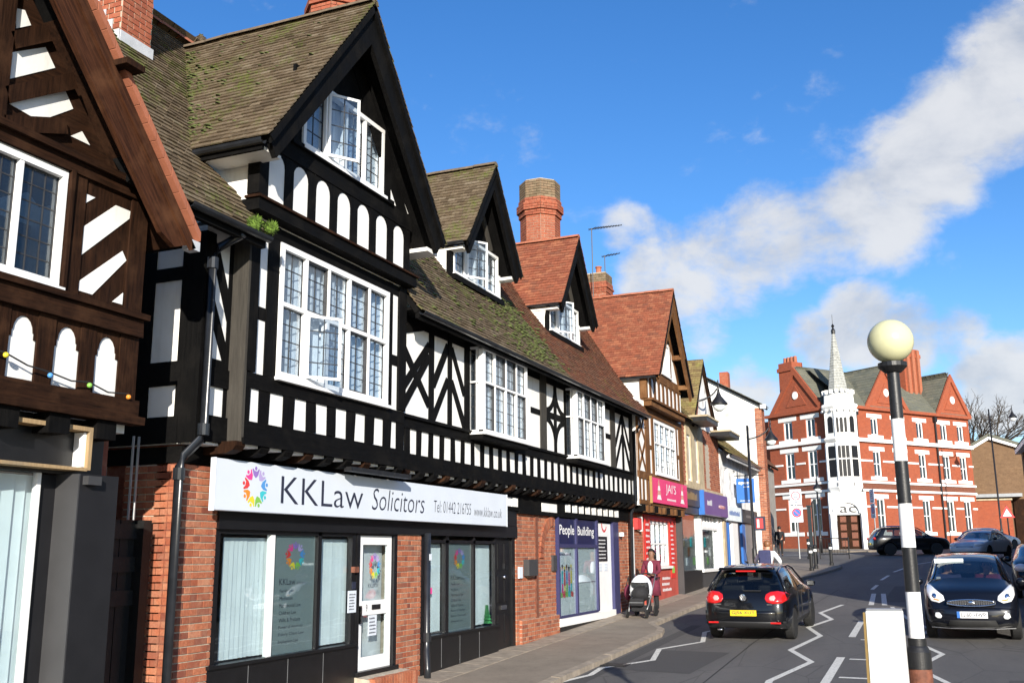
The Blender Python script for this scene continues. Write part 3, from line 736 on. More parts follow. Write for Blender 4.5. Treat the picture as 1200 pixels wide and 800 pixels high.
def gutter(parent, a, c, r=.06, m='pipe_black', name='gutter'):
    a, c = Vector(a), Vector(c); d = (c - a).normalized(); u = d.cross(Vector((0, 0, 1))).normalized(); vs = []
    for p in (a, c):
        for k in range(7):
            t = math.pi + math.pi * k / 6; vs.append(p + u * r * math.cos(t) + Vector((0, 0, r * math.sin(t))))
        for k in range(6, -1, -1):
            t = math.pi + math.pi * k / 6; vs.append(p + u * (r - .008) * math.cos(t) + Vector((0, 0, (r - .008) * math.sin(t))))
    return MB().add(vs, [(k, (k + 1) % 14, 14 + (k + 1) % 14, 14 + k) for k in range(14)] + [tuple(range(13, -1, -1)), tuple(range(14, 28))]).build(name, m, parent, smooth=False)
gutter(kk, (.45, 13.3, 5.40), (.45, 26.75, 5.40)); gutter(kk, (.45, 8.0, 5.42), (.45, 9.4, 5.42))
bx('fascia', kk, .33, .40, 13.3, 26.7, 5.30, 5.43); bx('fascia', kk, .33, .40, 8.0, 9.4, 5.30, 5.44)
bx('soffit', kk, -.02, .33, 13.3, 26.4, 5.44, 5.48, m='timber_black')
def pipe(parent, pts, r=.045, m='pipe_black', name='downpipe'):
    o = MB().tube(pts, r, 10).build(name, m, parent, smooth=True); return o
pipe(kk, [(.42, 26.2, 5.35), (.30, 26.22, 5.05), (.12, 26.25, 4.95), (.12, 26.25, 3.1), (-.05, 26.32, 2.75), (-.08, 26.32, zg(26.3))], .045)

# ------------------------------------------------------------------ gables, shared builder
def gable(parent, Xw, Xb, yc, hw, zf, za, tile, tm, wood=TB, bw=.36, rx=-2.7, wall_z=None, name='gable', side=True, eave_x=None, verge=True, gut=True, white=True, singles=0):
    """wall face Xw, bargeboard front Xb, centre yc, half width hw at foot height zf, apex za; ridge runs back to rx"""
    s = (za - zf) / hw; L = math.hypot(za - zf, hw); ny = bw * L / hw      # vertical depth of the board
    for sg in (-1, 1):
        p = [(yc, za), (yc + sg * hw, zf), (yc + sg * (hw - .16), zf - .22), (yc, za - ny)]
        o = MB().prism(p, Xb - .07, Xb).build('bargeboard', wood, parent)
        q = [(yc, za + .01), (yc + sg * (hw + .02), zf + .01), (yc + sg * hw, zf - .10), (yc, za - .12)]
        MB().prism(q, Xb + .001, Xb + .035).build('board_moulding', wood, o)
        U = (-1, 0, 0); V = Vector((0, -sg * hw, za - zf)); ex = eave_x if eave_x is not None else EX - (zf - EZ) / SL
        roof_slope(parent, (Xb + .05, yc + sg * (hw + .05), zf - .05 * s + .06), U, V, [(0, 0), (Xb + .05 - ex, 0), (Xb + .05 - rx, L + .04), (0, L + .04)], tile, singles=singles if sg < 0 else 0)
        # soffit behind the board
        MB().add([(Xb - .07, yc + sg * (hw - .02), zf - .03), (Xw, yc + sg * (hw - .02), zf - .03), (Xw, yc, za - .03), (Xb - .07, yc, za - .03)], [(0, 1, 2, 3)] if sg > 0 else [(3, 2, 1, 0)]).build('soffit', wood, parent)
    ridge_tiles(parent, (Xb + .04, yc, za + .04), (rx, yc, za + .04), 'terracotta' if tm else 'ridge_old', .11)
simple('ridge_old', (.13, .095, .06), .95, .3, 12, .4)
# main gable bay, first floor
XB = .15
holes_wall(MB(), -.05, XB + .012, 9.42, 13.24, 2.95, 5.93, [(10.0, 12.73, 3.86, 5.58)]).build('plaster_wall', 'plaster', kk)
B('bay_side', 'plaster', kk, -.22, -.05, 9.42, 9.55, 2.95, 5.9); B('bay_side', 'plaster', kk, -.22, .128, 13.10, 13.245, 2.951, 5.9)
leaded(kk, XB + .05, 10.0, 12.73, 3.86, 5.58, 5, 4.80, cols=2, rows=4, rows2=3, fw=.075, open_=((1, 0),), iron=((1, 1), (3, 1), (3, 0)))
x0, x1 = XB - .02, XB + .03
for a, c in ((9.40, 9.57), (9.76, 9.99), (12.75, 12.86), (13.04, 13.26)): bx('post', kk, x0, x1 + (.02 if a < 9.5 or a > 13 else 0), a, c, 3.84, 5.76, m=TB)
for a, c in ((9.57, 9.76), (12.86, 13.04)): bx('rail', kk, x0, x1 - .01, a, c, 4.50, 4.66)
bx('rail', kk, x0, x1 + .005, 9.40, 13.26, 3.65, 3.83); bx('rail', kk, x0, x1 + .01, 9.38, 13.27, 3.05, 3.255); bx('moulding', kk, x0, x1 + .05, 9.37, 13.28, 2.98, 3.048)
ps = [9.40, 9.70, 10.19, 10.69, 11.17, 11.65, 12.14, 12.64, 13.03]; pe = [9.53, 9.91, 10.42, 10.90, 11.38, 11.87, 12.37, 12.88, 13.26]
for a, c in zip(ps, pe): bx('stud', kk, x0, x1 - .004, a, c, 3.255, 3.655, j=.009)
bx('rail', kk, x0, x1, 9.57, 13.04, 5.60, 5.75)
MB().box(-.06, XB + .05, 9.36, 9.405, 2.96, 5.8).build('corner_post', 'timber_grey', kk)  # paler grey timber paints the sunlit side of the black post
# jettied gable storey
XG = .30
bx('jetty_beam', kk, -.02, XG + .045, 9.30, 13.30, 5.78, 5.93, m=TB); bx('moulding', kk, XB, XG + .075, 9.27, 13.33, 5.932, 5.965, m='timber_brown')
yc = 11.22
gw = MB(); gz = lambda y: 9.05 - abs(y - yc) * (9.37 - 6.52) / 2.24
MB().prism([(9.35, 5.93), (13.09, 5.93), (13.09, 6.9), (9.35, 6.9)], XG - .12, XG + .010).build('plaster_wall', 'plaster', kk)
# solid triangle with the window opening left out
for poly in ([(9.35, 6.9), (10.17, 6.9), (10.17, gz(10.17))], [(12.25, 6.9), (13.09, 6.9), (12.25, gz(12.25))], [(10.17, 7.98), (12.25, 7.98), (11.22, 9.0)]):
    MB().prism(poly, XG - .12, XG + .010).build('gable_wall', 'plaster' if poly[0][1] < 7 else TB, kk)
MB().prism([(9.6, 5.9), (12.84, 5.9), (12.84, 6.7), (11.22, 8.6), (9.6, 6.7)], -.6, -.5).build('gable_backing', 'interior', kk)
sp = MB()
for i in range(7):
    a = 9.50 + .515 * i
for i in range(8):
    a = 9.50 + .515 * i
    bx('stud', kk, XG - .02, XG + .022, a - .185 + (0 if i else .02), a - .002, 5.97, 6.64, j=.004)
for i in range(7):
    a = 9.50 + .515 * i; c = a + .33
    p = [(a - .003, 6.66), (a - .003, 6.44)] + [(a + .165 + .165 * math.cos(math.pi - math.pi * k / 8), 6.46 + .165 * math.sin(math.pi * k / 8)) for k in range(9)] + [(c + .003, 6.44), (c + .003, 6.66)]
    MB().prism(p, XG - .02, XG + .018).build('arch_head', TB, kk)
bx('rail', kk, XG - .02, XG + .035, 9.30, 13.14, 6.645, 6.90); bx('moulding', kk, XG - .02, XG + .08, 9.9, 12.5, 6.865, 6.925)
for q in ((10.05, 6.92, 10.05, 8.0), (12.37, 6.92, 12.37, 8.0)): tim('post', kk, *q, .18, XG - .02, XG + .03)
for sg in (-1, 1): tim('brace', kk, yc + sg * 1.86, 6.62, yc + sg * .08, 8.86, .26, XG - .02, XG + .03)
leaded(kk, XG + .04, 10.17, 12.25, 6.93, 7.98, 4, None, cols=2, rows=4, fw=.065, open_=((1, 0),))
gable(kk, XG, .70, yc, 2.25, 6.52, 9.40, 'tile_brown', False, rx=-2.65, singles=300)
# gable flank seen from the left (white panel, post) and its gutter
B('flank', 'plaster', kk, -.9, XG - .13, 9.36, 9.46, 5.75, 6.5); bx('corner_post', kk, XG - .14, XG + .032, 9.30, 9.42, 5.99, 6.5)
B('flank', 'plaster', kk, -.9, XG - .13, 13.0, 13.1, 5.75, 6.5)
gutter(kk, (.66, 8.92, 6.47), (-.35, 8.92, 6.47)); B('soffit', 'plaster', kk, -.3, .6, 8.96, 9.35, 6.38, 6.42); bx('fascia', kk, -.35, .62, 8.95, 8.99, 6.36, 6.52)
B('soffit', 'plaster', kk, -.3, .62, 13.12, 13.46, 6.30, 6.36)
# ------------------------------------------------------------------ two dormers
def dormer(yc, y0, y1, z0, z1, tile, red):
    X = -.75; zf = 7.62; za = 9.60
    leaded(kk, X + .03, y0, y1, z0, z1, 4, None, cols=2, rows=4, fw=.06, open_=((1, 0),))
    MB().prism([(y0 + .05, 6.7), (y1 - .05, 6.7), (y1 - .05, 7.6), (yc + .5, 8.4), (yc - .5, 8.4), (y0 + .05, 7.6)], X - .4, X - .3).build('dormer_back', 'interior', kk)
    B('dormer_cheek', 'plaster', kk, -2.0, X + .0, y0 - .17, y0 - .01, 6.4, 7.60); bx('post', kk, X - .05, X + .02, y0 - .17, y0 - .002, 6.9, 7.62)
    B('dormer_cheek', 'plaster', kk, -2.0, X + .0, y1 + .01, y1 + .17, 6.4, 7.60)
    bx('cill', kk, X - .1, X + .12, y0 - .12, y1 + .12, z0 - .16, z0 - .047)
    MB().prism([(yc - 1.02, z1 + .002), (yc + 1.02, z1 + .002), (yc + .06, 9.25), (yc - .06, 9.25)], X - .1, X - .02).build('gable_wall', TB, kk)
    for sg in (-1, 1): tim('brace', kk, yc + sg * .70, z1 + .05, yc + sg * .08, 8.95, .12, X - .02, X + .03, m='timber_grey')
    gable(kk, X, -.35, yc, 1.36, zf, za, tile, red, bw=.27, rx=-2.78)
    gutter(kk, (-.38, yc - 1.42, zf - .02), (EX - (zf - EZ) / SL, yc - 1.42, zf - .02), .05)
    for sg in (-1, 1): B('soffit', 'plaster', kk, -1.25, -.45, *sorted((yc + sg * 1.33, yc + sg * 1.10)), zf - .14, zf - .08)
dormer(17.95, 16.80, 18.98, 7.07, 7.98, 'tile_brown', False)
dormer(23.25, 22.12, 24.28, 7.03, 7.95, 'tile_red', True)
brickmat('chimney_lichen', [(.15, .11, .065), (.22, .165, .10), (.19, .12, .07), (.25, .20, .13)], 'isl')
# ------------------------------------------------------------------ chimneys of this building
def chimney(parent, x, y, r, z0, z1, n=8, m='brick_chimney', pots=0, rot=None):
    rot = math.pi / n if rot is None else rot
    h = z1 - z0
    st = MB().lathe(x, y, [(r, z0), (r, z1 - .26 * h)], n, rot).build('chimney', 'mortar', parent)
    run = MB(); run2 = MB(); z = z0
    while z < z1:
        t = (z1 - z) / h
        rr = r + .012
        if t < .28: rr = r * 1.10
        if t < .23: rr = r * 1.20
        if t < .19: rr = r * 1.10
        if t < .15: rr = r * 1.05
        tgt = run2 if t < .15 else run
        for k in range(n):
            a0, a1 = 2 * math.pi * k / n + rot, 2 * math.pi * (k + 1) / n + rot
            p0, p1 = Vector((math.cos(a0), math.sin(a0), 0)) * rr, Vector((math.cos(a1), math.sin(a1), 0)) * rr
            L = (p1 - p0).length; nb = max(1, round(L / .22)); off = .5 if int(round(z / .08)) % 2 else 0
            cuts = sorted({0., 1., *[(i + off) / nb for i in range(nb + 1) if 0 < (i + off) / nb < 1]})
            for c0, c1 in zip(cuts, cuts[1:]):
                A, Bq = p0 + (p1 - p0) * (c0 + .005 / L), p0 + (p1 - p0) * (c1 - .005 / L); k2 = (rr - .06) / rr
                vs = [(x + v.x, y + v.y, zz) for zz in (z, z + .067) for v in (A, Bq, Bq * k2, A * k2)]
                tgt.add(vs, [(3, 2, 1, 0), (4, 5, 6, 7), (0, 1, 5, 4), (1, 2, 6, 5), (2, 3, 7, 6), (3, 0, 4, 7)])
        z += .08
    run.build('brickwork', m, st, kind='stuff')
    MB().lathe(x, y, [(r * .98, z1 - .3 * h), (r * .98, z1 + .03), (r * .8, z1 + .05)], n, rot).build('chimney_cap', 'mortar', st); run2.build('crown_brickwork', 'chimney_lichen', st, kind='stuff')
    for i in range(pots):
        MB().lathe(x + (i - (pots - 1) / 2) * .0, y + (i - (pots - 1) / 2) * .28, [(.11, z1), (.10, z1 + .28), (.125, z1 + .30), (.125, z1 + .34)], 10).build('chimney_pot', 'terracotta', st)
    return st
chimney(kk, -3.0, 15.9, .56, 9.0, 13.6)
chimney(kk, -2.8, 27.0, .60, 8.6, 12.75)
# square stack with stepped lead flashing near the left end of the roof
sq = B('chimney', 'mortar', kk, -2.75, -1.78, 9.02, 9.56, 7.8, 11.2)
run = MB(); z = 7.8; r_ = 0
while z < 11.2:
    y = 9.02 - (.1 if r_ % 2 else 0)
    while y < 9.56:
        a, c = max(y, 9.02), min(y + .2, 9.56)
        if c - a > .03: run.box(-1.85, -1.77, a + .004, c - .004, z, z + .066)
        y += .212
    x = -2.75 - (.1 if r_ % 2 else 0)
    while x < -1.78:
        a, c = max(x, -2.75), min(x + .2, -1.78)
        if c - a > .03: run.box(a + .004, c - .004, 9.01, 9.08, z, z + .066)
        x += .212
    z += .078; r_ += 1
run.build('brickwork', 'brick_chimney', sq, kind='stuff')
for i in range(7):
    X = -1.78 - i * .13; zz = EZ + (EX - X) * SL
    B('lead_step', 'lead_flash', sq, X - .13, X, 8.992, 9.006, zz - .25, zz + .18 + .0)
B('lead_apron', 'lead_flash', sq, -1.77, -1.755, 9.0, 9.6, 8.12, 8.45)
# hipped turret roof behind the ridge
tz = 8.9; tc = (-5.0, 14.2); hwid = 1.25; zt = 11.75
MB().box(tc[0] - 1.1, tc[0] + 1.1, tc[1] - 1.1, tc[1] + 1.1, 8.2, 10.3).build('rear_wing_wall', 'brick_chimney', kk)
for (U, V, O_) in (((0, 1, 0), (-hwid, 0, zt - 10.2), (tc[0] + hwid, tc[1] - hwid, 10.2)), ((1, 0, 0), (0, hwid, zt - 10.2), (tc[0] - hwid, tc[1] - hwid, 10.2)), ((0, 1, 0), (hwid, 0, zt - 10.2), (tc[0] - hwid, tc[1] - hwid, 10.2))):
    roof_slope(kk, O_, U, V, [(0, 0), (2 * hwid, 0), (hwid, math.hypot(hwid, zt - 10.2))], 'tile_brown')
# ------------------------------------------------------------------ left strip and flank of the timber row
XS = -.05
MB().box(-.25, XS + .006, 8.88, 9.42, 2.95, 5.5).build('plaster_wall', 'plaster', kk)
bx('corner_post', kk, -.30, XS + .03, 8.84, 9.02, 2.96, 5.42); bx('post', kk, XS - .02, XS + .02, 9.30, 9.42, 3.2, 5.42)
bx('rail', kk, XS - .02, XS + .04, 9.0, 9.42, 3.62, 3.84); bx('rail', kk, XS - .02, XS + .05, 8.9, 9.42, 2.98, 3.28)
tim('brace', kk, 9.0, 5.3, 9.36, 4.45, .15, XS - .02, XS + .02); tim('brace', kk, 9.0, 4.6, 9.36, 3.85, .14, XS - .02, XS + .02)
tim('brace', kk, 9.0, 3.9, 9.3, 3.9, .1, XS - .02, XS + .02)
FT = Matrix.Translation((0, 8.87, 0)) @ Matrix(((0, 1, 0, 0), (-1, 0, 0, 0), (0, 0, 1, 0), (0, 0, 0, 1)))     # local y -> world x, faces -Y
setT(FT)
MB().box(-.15, .012, -3.2, -.28, 2.95, 5.5).build('plaster_wall', 'plaster', kk)
for a, c in ((-.34, -.28), (-1.02, -.74), (-1.75, -1.5), (-2.5, -2.25)): bx('post', kk, -.02, .03, a, c, 2.96, 5.5)
for z0, z1 in ((3.62, 3.90), (2.96, 3.26), (4.86, 5.02)): bx('rail', kk, -.018, .035, -3.2, -.28, z0, z1)
B('rear_wall', 'brick_run', kk, -.5, -.06, -4.2, -.32, -.6, 2.95)
setT()
# ---------------- ground floor: piers, shopfronts
XP = -.20
# brick return of the left pier (faces the alley) and its front
brick_panel(kk, XP, 8.80, 9.50, -.45, 2.72, True, quoin=True, depth=.3)
setT(Matrix.Translation((0, 8.80, 0)) @ Matrix(((0, 1, 0, 0), (-1, 0, 0, 0), (0, 0, 1, 0), (0, 0, 0, 1))))
brick_panel(kk, .0, -.95, XP - .004, -.4, 2.72, False, depth=.08)
setT()
brick_panel(kk, XP, 13.80, 14.56, -.3, 2.2, True, depth=.3)
brick_panel(kk, XP, 18.56, 20.80, -.1, 2.52, False, depth=.3, holes=[(18.62, 19.0, .0, .0)])
brick_panel(kk, XP + .06, 18.70, 20.83, -.12, .43, False, depth=.2)
brick_panel(kk, XP, 25.42, 26.36, .1, 2.95, False, depth=.3)
# blind brick arch in the middle pier
arc = MB()
for k in range(12):
    t0, t1 = math.pi * (.5 + .5 * k / 12) * 1.0, math.pi * (.5 + .5 * (k + .9) / 12)
    q = [(20.62 + r * math.cos(t), 1.62 + r * 1.1 * math.sin(t)) for t in (t0, t1) for r in (.62, .82)]
    MB().prism([q[0], q[1], q[3], q[2]], XP - .02, XP + .045).build('brick', 'brick_piece', kk)
bx('timber_strip', kk, XP, XP + .03, 19.58, 19.70, -.05, 3.0, m='rust')
# bressumer above the shops
bx('lintel', kk, -.45, -.16, 9.50, 18.56, 2.02, 2.24, m='paint_black', j=0); bx('lintel', kk, -.30, -.17, 9.42, 18.56, 2.245, 2.72, m='paint_black', j=0)
bx('lintel', kk, -.4, -.12, 18.6, 25.42, 2.50, 2.58, m='timber_black'); bx('lintel', kk, -.4, -.14, 18.55, 26.4, 2.58, 2.72, m='timber_black')
# little white panels above the middle shops
for y0 in [17.85, 18.2] + [21.33 + i * .47 for i in range(9)]: B('plaster_panel', 'plaster', kk, -.14, -.125, y0, y0 + .31, 2.62, 2.79)
B('plaster_panel', 'plaster', kk, -.14, -.125, 19.85, 20.75, 2.58, 2.76); bx('backing_board', kk, -.2, -.14, 17.7, 26.4, 2.55, 2.95)
# --- solicitor shop: window one
XW = -.24
def shopfront_floor(y0, y1):
    B('shop_floor', 'interior_pale', kk, -1.34, XW - .05, y0, y1, zg((y0 + y1) / 2) - .05, zg((y0 + y1) / 2) + .12)
    B('shop_ceiling', 'interior_pale', kk, -1.34, XW - .05, y0, y1, 2.35, 2.42)
shopfront_floor(9.45, 18.6)
f = MB()
for a, c in ((9.50, 9.60), (11.64, 11.72), (12.50, 12.60)): f.box(XW - .06, XW + .03, a, c, .50, 2.02)
f.box(XW - .06, XW + .03, 9.60, 12.50, 1.97, 2.02)
sw = f.build('shop_window', 'paint_black', kk)
B('mullion', 'paint_white', sw, XW - .05, XW + .02, 10.60, 10.68, .5, 1.97)
for a, c in ((9.60, 10.60), (10.68, 11.64), (11.72, 12.50)): B('pane', 'glass', sw, XW - .012, XW - .004, a, c, .48, 1.97)
def blinds(parent, X, y0, y1, z0, z1, pitch=.085, m='blind', twist=.35):
    y = y0
    while y < y1 - .02:
        a = rad(9 + rng.uniform(-4, 4)) * (1 if twist else 0); w = pitch * 1.10; dx, dy = -w * math.sin(a), w * math.cos(a)
        t = .0015
        vs = [(X, y, z0 + rng.uniform(0, .01)), (X - dx, y + dy, z0), (X - dx, y + dy, z1), (X, y, z1)]
        vs += [(v[0] - t, v[1], v[2]) for v in vs]
        MB().add(vs, [(0, 1, 2, 3), (7, 6, 5, 4), (0, 4, 5, 1), (2, 6, 7, 3), (1, 5, 6, 2), (0, 3, 7, 4)]).build('blind_slat', m, parent); y += pitch
blinds(sw, XW - .10, 9.82, 10.62, .52, 1.93); blinds(sw, XW - .10, 11.72, 12.52, .52, 1.93)
B('poster', 'poster_grey', sw, XW - .03, XW - .018, 10.69, 11.63, .49, 1.965)
def logo(parent, X, cy, cz, ry, rz, fig=8):
    cols = ['c_purple', 'c_lilac', 'c_blue', 'c_cyan', 'c_green', 'c_yellow', 'c_orange', 'c_red', 'c_pink', 'c_purple']
    for k in range(9):
        a = math.pi / 2 - 2 * math.pi * k / 9; P = lambda r, da: (cy + ry * r * math.cos(a + da), cz + rz * r * math.sin(a + da))
        h = P(.92, 0); n = 8; rr = .095
        mb = MB()
        hd = [(h[0] + ry * rr * math.cos(2 * math.pi * i / n), h[1] + rz * rr * math.sin(2 * math.pi * i / n)) for i in range(n)]
        bd = [P(.46, -.05), P(.62, -.30), P(.92, -.32), P(.94, -.24), P(.78, -.13), P(.80, .13), P(.94, .24), P(.92, .32), P(.62, .30), P(.46, .05)]
        mb.add([(X, y, z) for y, z in hd], [tuple(range(n))]); mb.add([(X, y, z) for y, z in bd], [tuple(range(len(bd)))])
        mb.build('logo_figure', cols[k % 10], parent)
lines = ['Family Law', 'Mediation', 'Matrimonial Law', 'Children Law', 'Wills & Probate', 'Power of Attorney', 'Elderly Client Law', 'Employment Law']
def poster_text(parent, X, y0, w, z_top, h):
    logo(parent, X, y0 + w * .52, z_top - h * .17, w * .24, h * .125)
    text('lettering', 'KKLaw', X, y0 + w * .16, z_top - h * .42, w * .38, h * .055, 'ink', parent); text('lettering', 'Solicitors', X, y0 + w * .57, z_top - h * .42, w * .24, h * .026, 'ink', parent, shear=.2)
    for i, s in enumerate(lines): text('lettering', s, X, y0 + w * .18, z_top - h * (.49 + .062 * i), w * (.034 * len(s)), h * .032, 'ink', parent)
poster_text(sw, XW - .016, 10.70, .92, 1.95, 1.44)
bx('stall_riser', kk, XW - .2, XW + .05, 9.46, 12.62, -.5, .46, m='paint_black', j=0); B('cill', 'paint_black', kk, XW - .1, XW + .09, 9.44, 12.62, .462, .5)
for yy in (10.2, 11.0, 11.8): B('riser_joint', 'grey_metal', kk, XW + .05, XW + .053, yy, yy + .008, -.2, .44)
# white panelled door with letter plate
f = MB(); f.box(XW - .05, XW, 12.72, 12.84, .10, 1.99); f.box(XW - .05, XW, 13.58, 13.68, .10, 1.99); f.box(XW - .05, XW, 12.84, 13.58, 1.86, 1.99); f.box(XW - .05, XW, 12.84, 13.58, .10, .28); f.box(XW - .05, XW - .001, 12.84, 13.58, .86, 1.06)
dr = f.build('shop_door', 'paint_white', kk)
B('pane', 'glass', dr, XW - .03, XW - .022, 12.84, 13.58, 1.06, 1.86); B('pane', 'glass', dr, XW - .03, XW - .022, 12.84, 13.58, .28, .86)
B('letter_plate', 'iron_black', dr, XW, XW + .012, 13.12, 13.36, .93, 1.0); text('house_number', '9', XW + .004, 12.95, .91, .045, .10, 'ink', dr)
B('notice', 'sign_white', dr, XW - .02, XW - .016, 13.06, 13.30, .56, .86); scribble(dr, XW - .014, 13.08, 13.28, .58, .83, 5, 'ink')
logo(dr, XW - .02, 13.22, 1.55, .17, .19); text('lettering', 'KKLAW', XW - .02, 13.04, 1.24, .30, .06, 'ink', dr)
B('handle', 'chrome', dr, XW, XW + .05, 12.74, 12.77, .75, 1.0)
B('door_backing', 'curtain', kk, XW - .20, XW - .18, 12.75, 13.7, .1, 1.9)
f = MB(); f.box(XW - .07, XW + .04, 12.62, 12.70, -.1, 2.02); f.box(XW - .07, XW + .04, 13.70, 13.80, -.1, 2.02); f.box(XW - .07, XW + .04, 12.70, 13.70, 1.995, 2.02); f.build('door_frame', 'paint_black', kk)
B('door_frame', 'paint_white', kk, XW - .03, XW + .02, 12.52, 12.60, .5, 1.96)
B('notice', 'sign_white', sw, XW + .035, XW + .04, 12.40, 12.62, .92, 1.22); scribble(sw, XW + .043, 12.42, 12.60, .95, 1.19, 6, 'ink')
B('notice', 'ink', sw, XW + .035, XW + .042, 12.50, 12.60, 1.24, 1.34); B('post_cup', 'rust', sw, XW + .03, XW + .09, 12.48, 12.60, 1.47, 1.55)
MB().add(*(lambda p: ([(x, y, zg(13.2) + z) for x, y, z in p], [(0, 1, 2, 3), (4, 5, 6, 7), (0, 4, 7, 3), (1, 5, 6, 2), (0, 1, 5, 4), (3, 2, 6, 7)]))([(-.24, 12.6, .28), (.05, 12.6, .25), (.05, 13.9, .25), (-.24, 13.9, .28), (-.24, 12.6, -.2), (.12, 12.6, -.2), (.12, 13.9, -.2), (-.24, 13.9, -.2)])).build('door_step', 'mortar', kk)
for i in range(16): # bull-nosed step bricks
    y0 = 12.62 + i * .079; MB().box(.02, .135, y0, y0 + .068, zg(13.2) - .05, zg(13.2) + .262 + rng.uniform(-.003, .003)).build('brick', 'brick_piece', kk)
B('threshold', 'paint_black', kk, XW - .06, XW + .09, 12.62, 13.80, .04, .10)
# window two
f = MB()
for a, c in ((14.62, 14.70), (15.48, 15.60), (16.60, 16.68), (17.56, 17.64)): f.box(XW - .06, XW + .03, a, c, .42, 2.02)
f.box(XW - .06, XW + .03, 14.70, 17.56, 1.90, 1.95)
sw2 = f.build('shop_window', 'paint_black', kk)
for a, c in ((14.70, 15.48), (15.60, 16.60), (16.68, 17.56)): B('pane', 'glass', sw2, XW - .012, XW - .004, a, c, .42, 1.90)
blinds(sw2, XW - .10, 14.72, 15.5, .46, 1.88); blinds(sw2, XW - .10, 16.7, 17.56, .46, 1.88)
B('poster', 'poster_grey', sw2, XW - .03, XW - .018, 15.61, 16.59, .43, 1.895); poster_text(sw2, XW - .016, 15.62, .95, 1.88, 1.42)
B('pink_sticker', 'c_pink', sw2, XW - .002, XW + .0005, 14.86, 15.05, 1.08, 1.18)
xt = MB()
for i in range(5): xt.lathe(XW - .06, 17.38, [(.11 - .019 * i, .47 + .06 * i), (.03, .47 + .06 * i + .08)], 7)
simple('tinsel', (.03, .16, .05), .35, .4, 60)
tag(xt.build('tinsel_tree', 'tinsel'), 'small green tinsel tree standing inside the second solicitor window', 'ornament')
bx('stall_riser', kk, XW - .2, XW + .05, 14.60, 17.66, -.5, .39, m='paint_black', j=0); B('cill', 'paint_black', kk, XW - .1, XW + .09, 14.60, 17.66, .392, .43)
for yy in (15.3, 16.0, 16.8): B('riser_joint', 'grey_metal', kk, XW + .05, XW + .053, yy, yy + .008, -.1, .36)
# black six-panel side door
dd = bx('side_door', kk, XW - .06, XW - .01, 17.70, 18.38, -.04, 2.0, m='paint_black', j=0)
for a, c in ((17.76, 18.01), (18.07, 18.32)):
    for z0, z1 in ((.08, .6), (.82, 1.3), (1.42, 1.9)): B('door_panel', 'paint_black', dd, XW - .012, XW + .004, a, c, z0, z1)
B('letter_plate', 'chrome', dd, XW, XW + .012, 17.88, 18.16, .68, .76); MB().ball((XW + .02, 18.02, 1.28), .035, 8, 6).build('door_knocker', 'chrome', dd); text('house_number', '11', XW + .006, 17.99, 1.44, .07, .09, 'grey_metal', dd)
bx('door_frame', kk, XW - .08, XW + .03, 18.40, 18.54, -.1, 2.05, m='paint_black', j=0); B('fanlight', 'glass', kk, XW - .03, XW - .02, 17.66, 18.4, 2.0, 2.03)
# drain pipe on the middle pier, black pipe at the left corner
pipe(kk, [(-.12, 14.64, 2.05), (-.12, 14.64, .35), (-.10, 14.60, .22), (-.03, 14.50, -.02), (-.02, 14.49, -.2)], .055)
MB().lathe(-.12, 14.64, [(.072, .36), (.072, .5)], 10).build('pipe_collar', 'pipe_black', kk)
B('alarm_label', 'sign_white', kk, -.065, -.06, 14.60, 14.68, 1.62, 1.72)
pipe(kk, [(.40, 8.98, 5.36), (.12, 8.92, 5.22), (.04, 8.90, 5.08), (.04, 8.90, 3.12), (.02, 8.88, 2.98), (-.08, 8.76, 2.80), (-.11, 8.72, 2.68), (-.11, 8.72, zg(8.7) - .05)], .05)
for zz in (3.12, 5.05, 2.62): MB().lathe(.04 if zz > 2.9 else -.11, 8.90 if zz > 2.9 else 8.72, [(.066, zz - .09), (.066, zz + .04)], 12).build('pipe_collar', 'pipe_black', kk)
# letter box and entry phone on the middle pier
B('letter_box', 'panel_grey', kk, XP + .006, XP + .13, 18.94, 19.42, 1.28, 1.60); B('entry_phone', 'sign_white', kk, XP + .006, XP + .04, 18.64, 18.82, 1.24, 1.46)
B('meter_box', 'panel_grey', kk, XP + .006, XP + .06, 20.52, 20.74, 1.35, 1.68)
# --- the solicitor sign with its lamp
sg = root('shop_sign', (-.08, 13.4, 2.2), 'long white solicitor shop sign with coloured ring logo', 'sign')
sb = MB().box(-.07, -.0, 9.20, 17.66, 2.22, 2.81).build('sign_board', 'sign_white', sg); bevel_mesh(sb.data, .008, 1)
B('sign_edge', 'sign_white', sg, -.072, .004, 9.192, 9.2, 2.215, 2.815); B('sign_edge', 'sign_white', sg, -.072, .004, 17.66, 17.668, 2.215, 2.815)
logo(sg, .003, 9.93, 2.515, .245, .245)
text('lettering', 'KKLaw', .003, 10.45, 2.345, 1.96, .34, 'ink', sg, bold=-.008); text('lettering', 'Solicitors', .003, 12.66, 2.35, 1.63, .31, 'ink', sg, shear=.18, bold=-.01)
text('lettering', 'Tel: 01442 216755', .003, 14.62, 2.385, 1.42, .19, 'ink', sg, shear=.1, bold=-.012); text('lettering', 'www.kklaw.co.uk', .003, 16.18, 2.37, 1.22, .17, 'ink', sg, shear=.25, bold=-.012)
sl = root('sign_lamp', (.1, 12.4, 2.85), 'long black trough lamp above the white solicitor sign', 'lamp')
MB().box(.12, .24, 11.7, 13.4, 2.83, 2.89).build('lamp_trough', 'iron_black', sl)
for yy in (11.9, 13.2): MB().tube([(-.05, yy, 2.82), (.06, yy, 2.88), (.16, yy, 2.87)], .012, 6).build('lamp_arm', 'iron_black', sl)
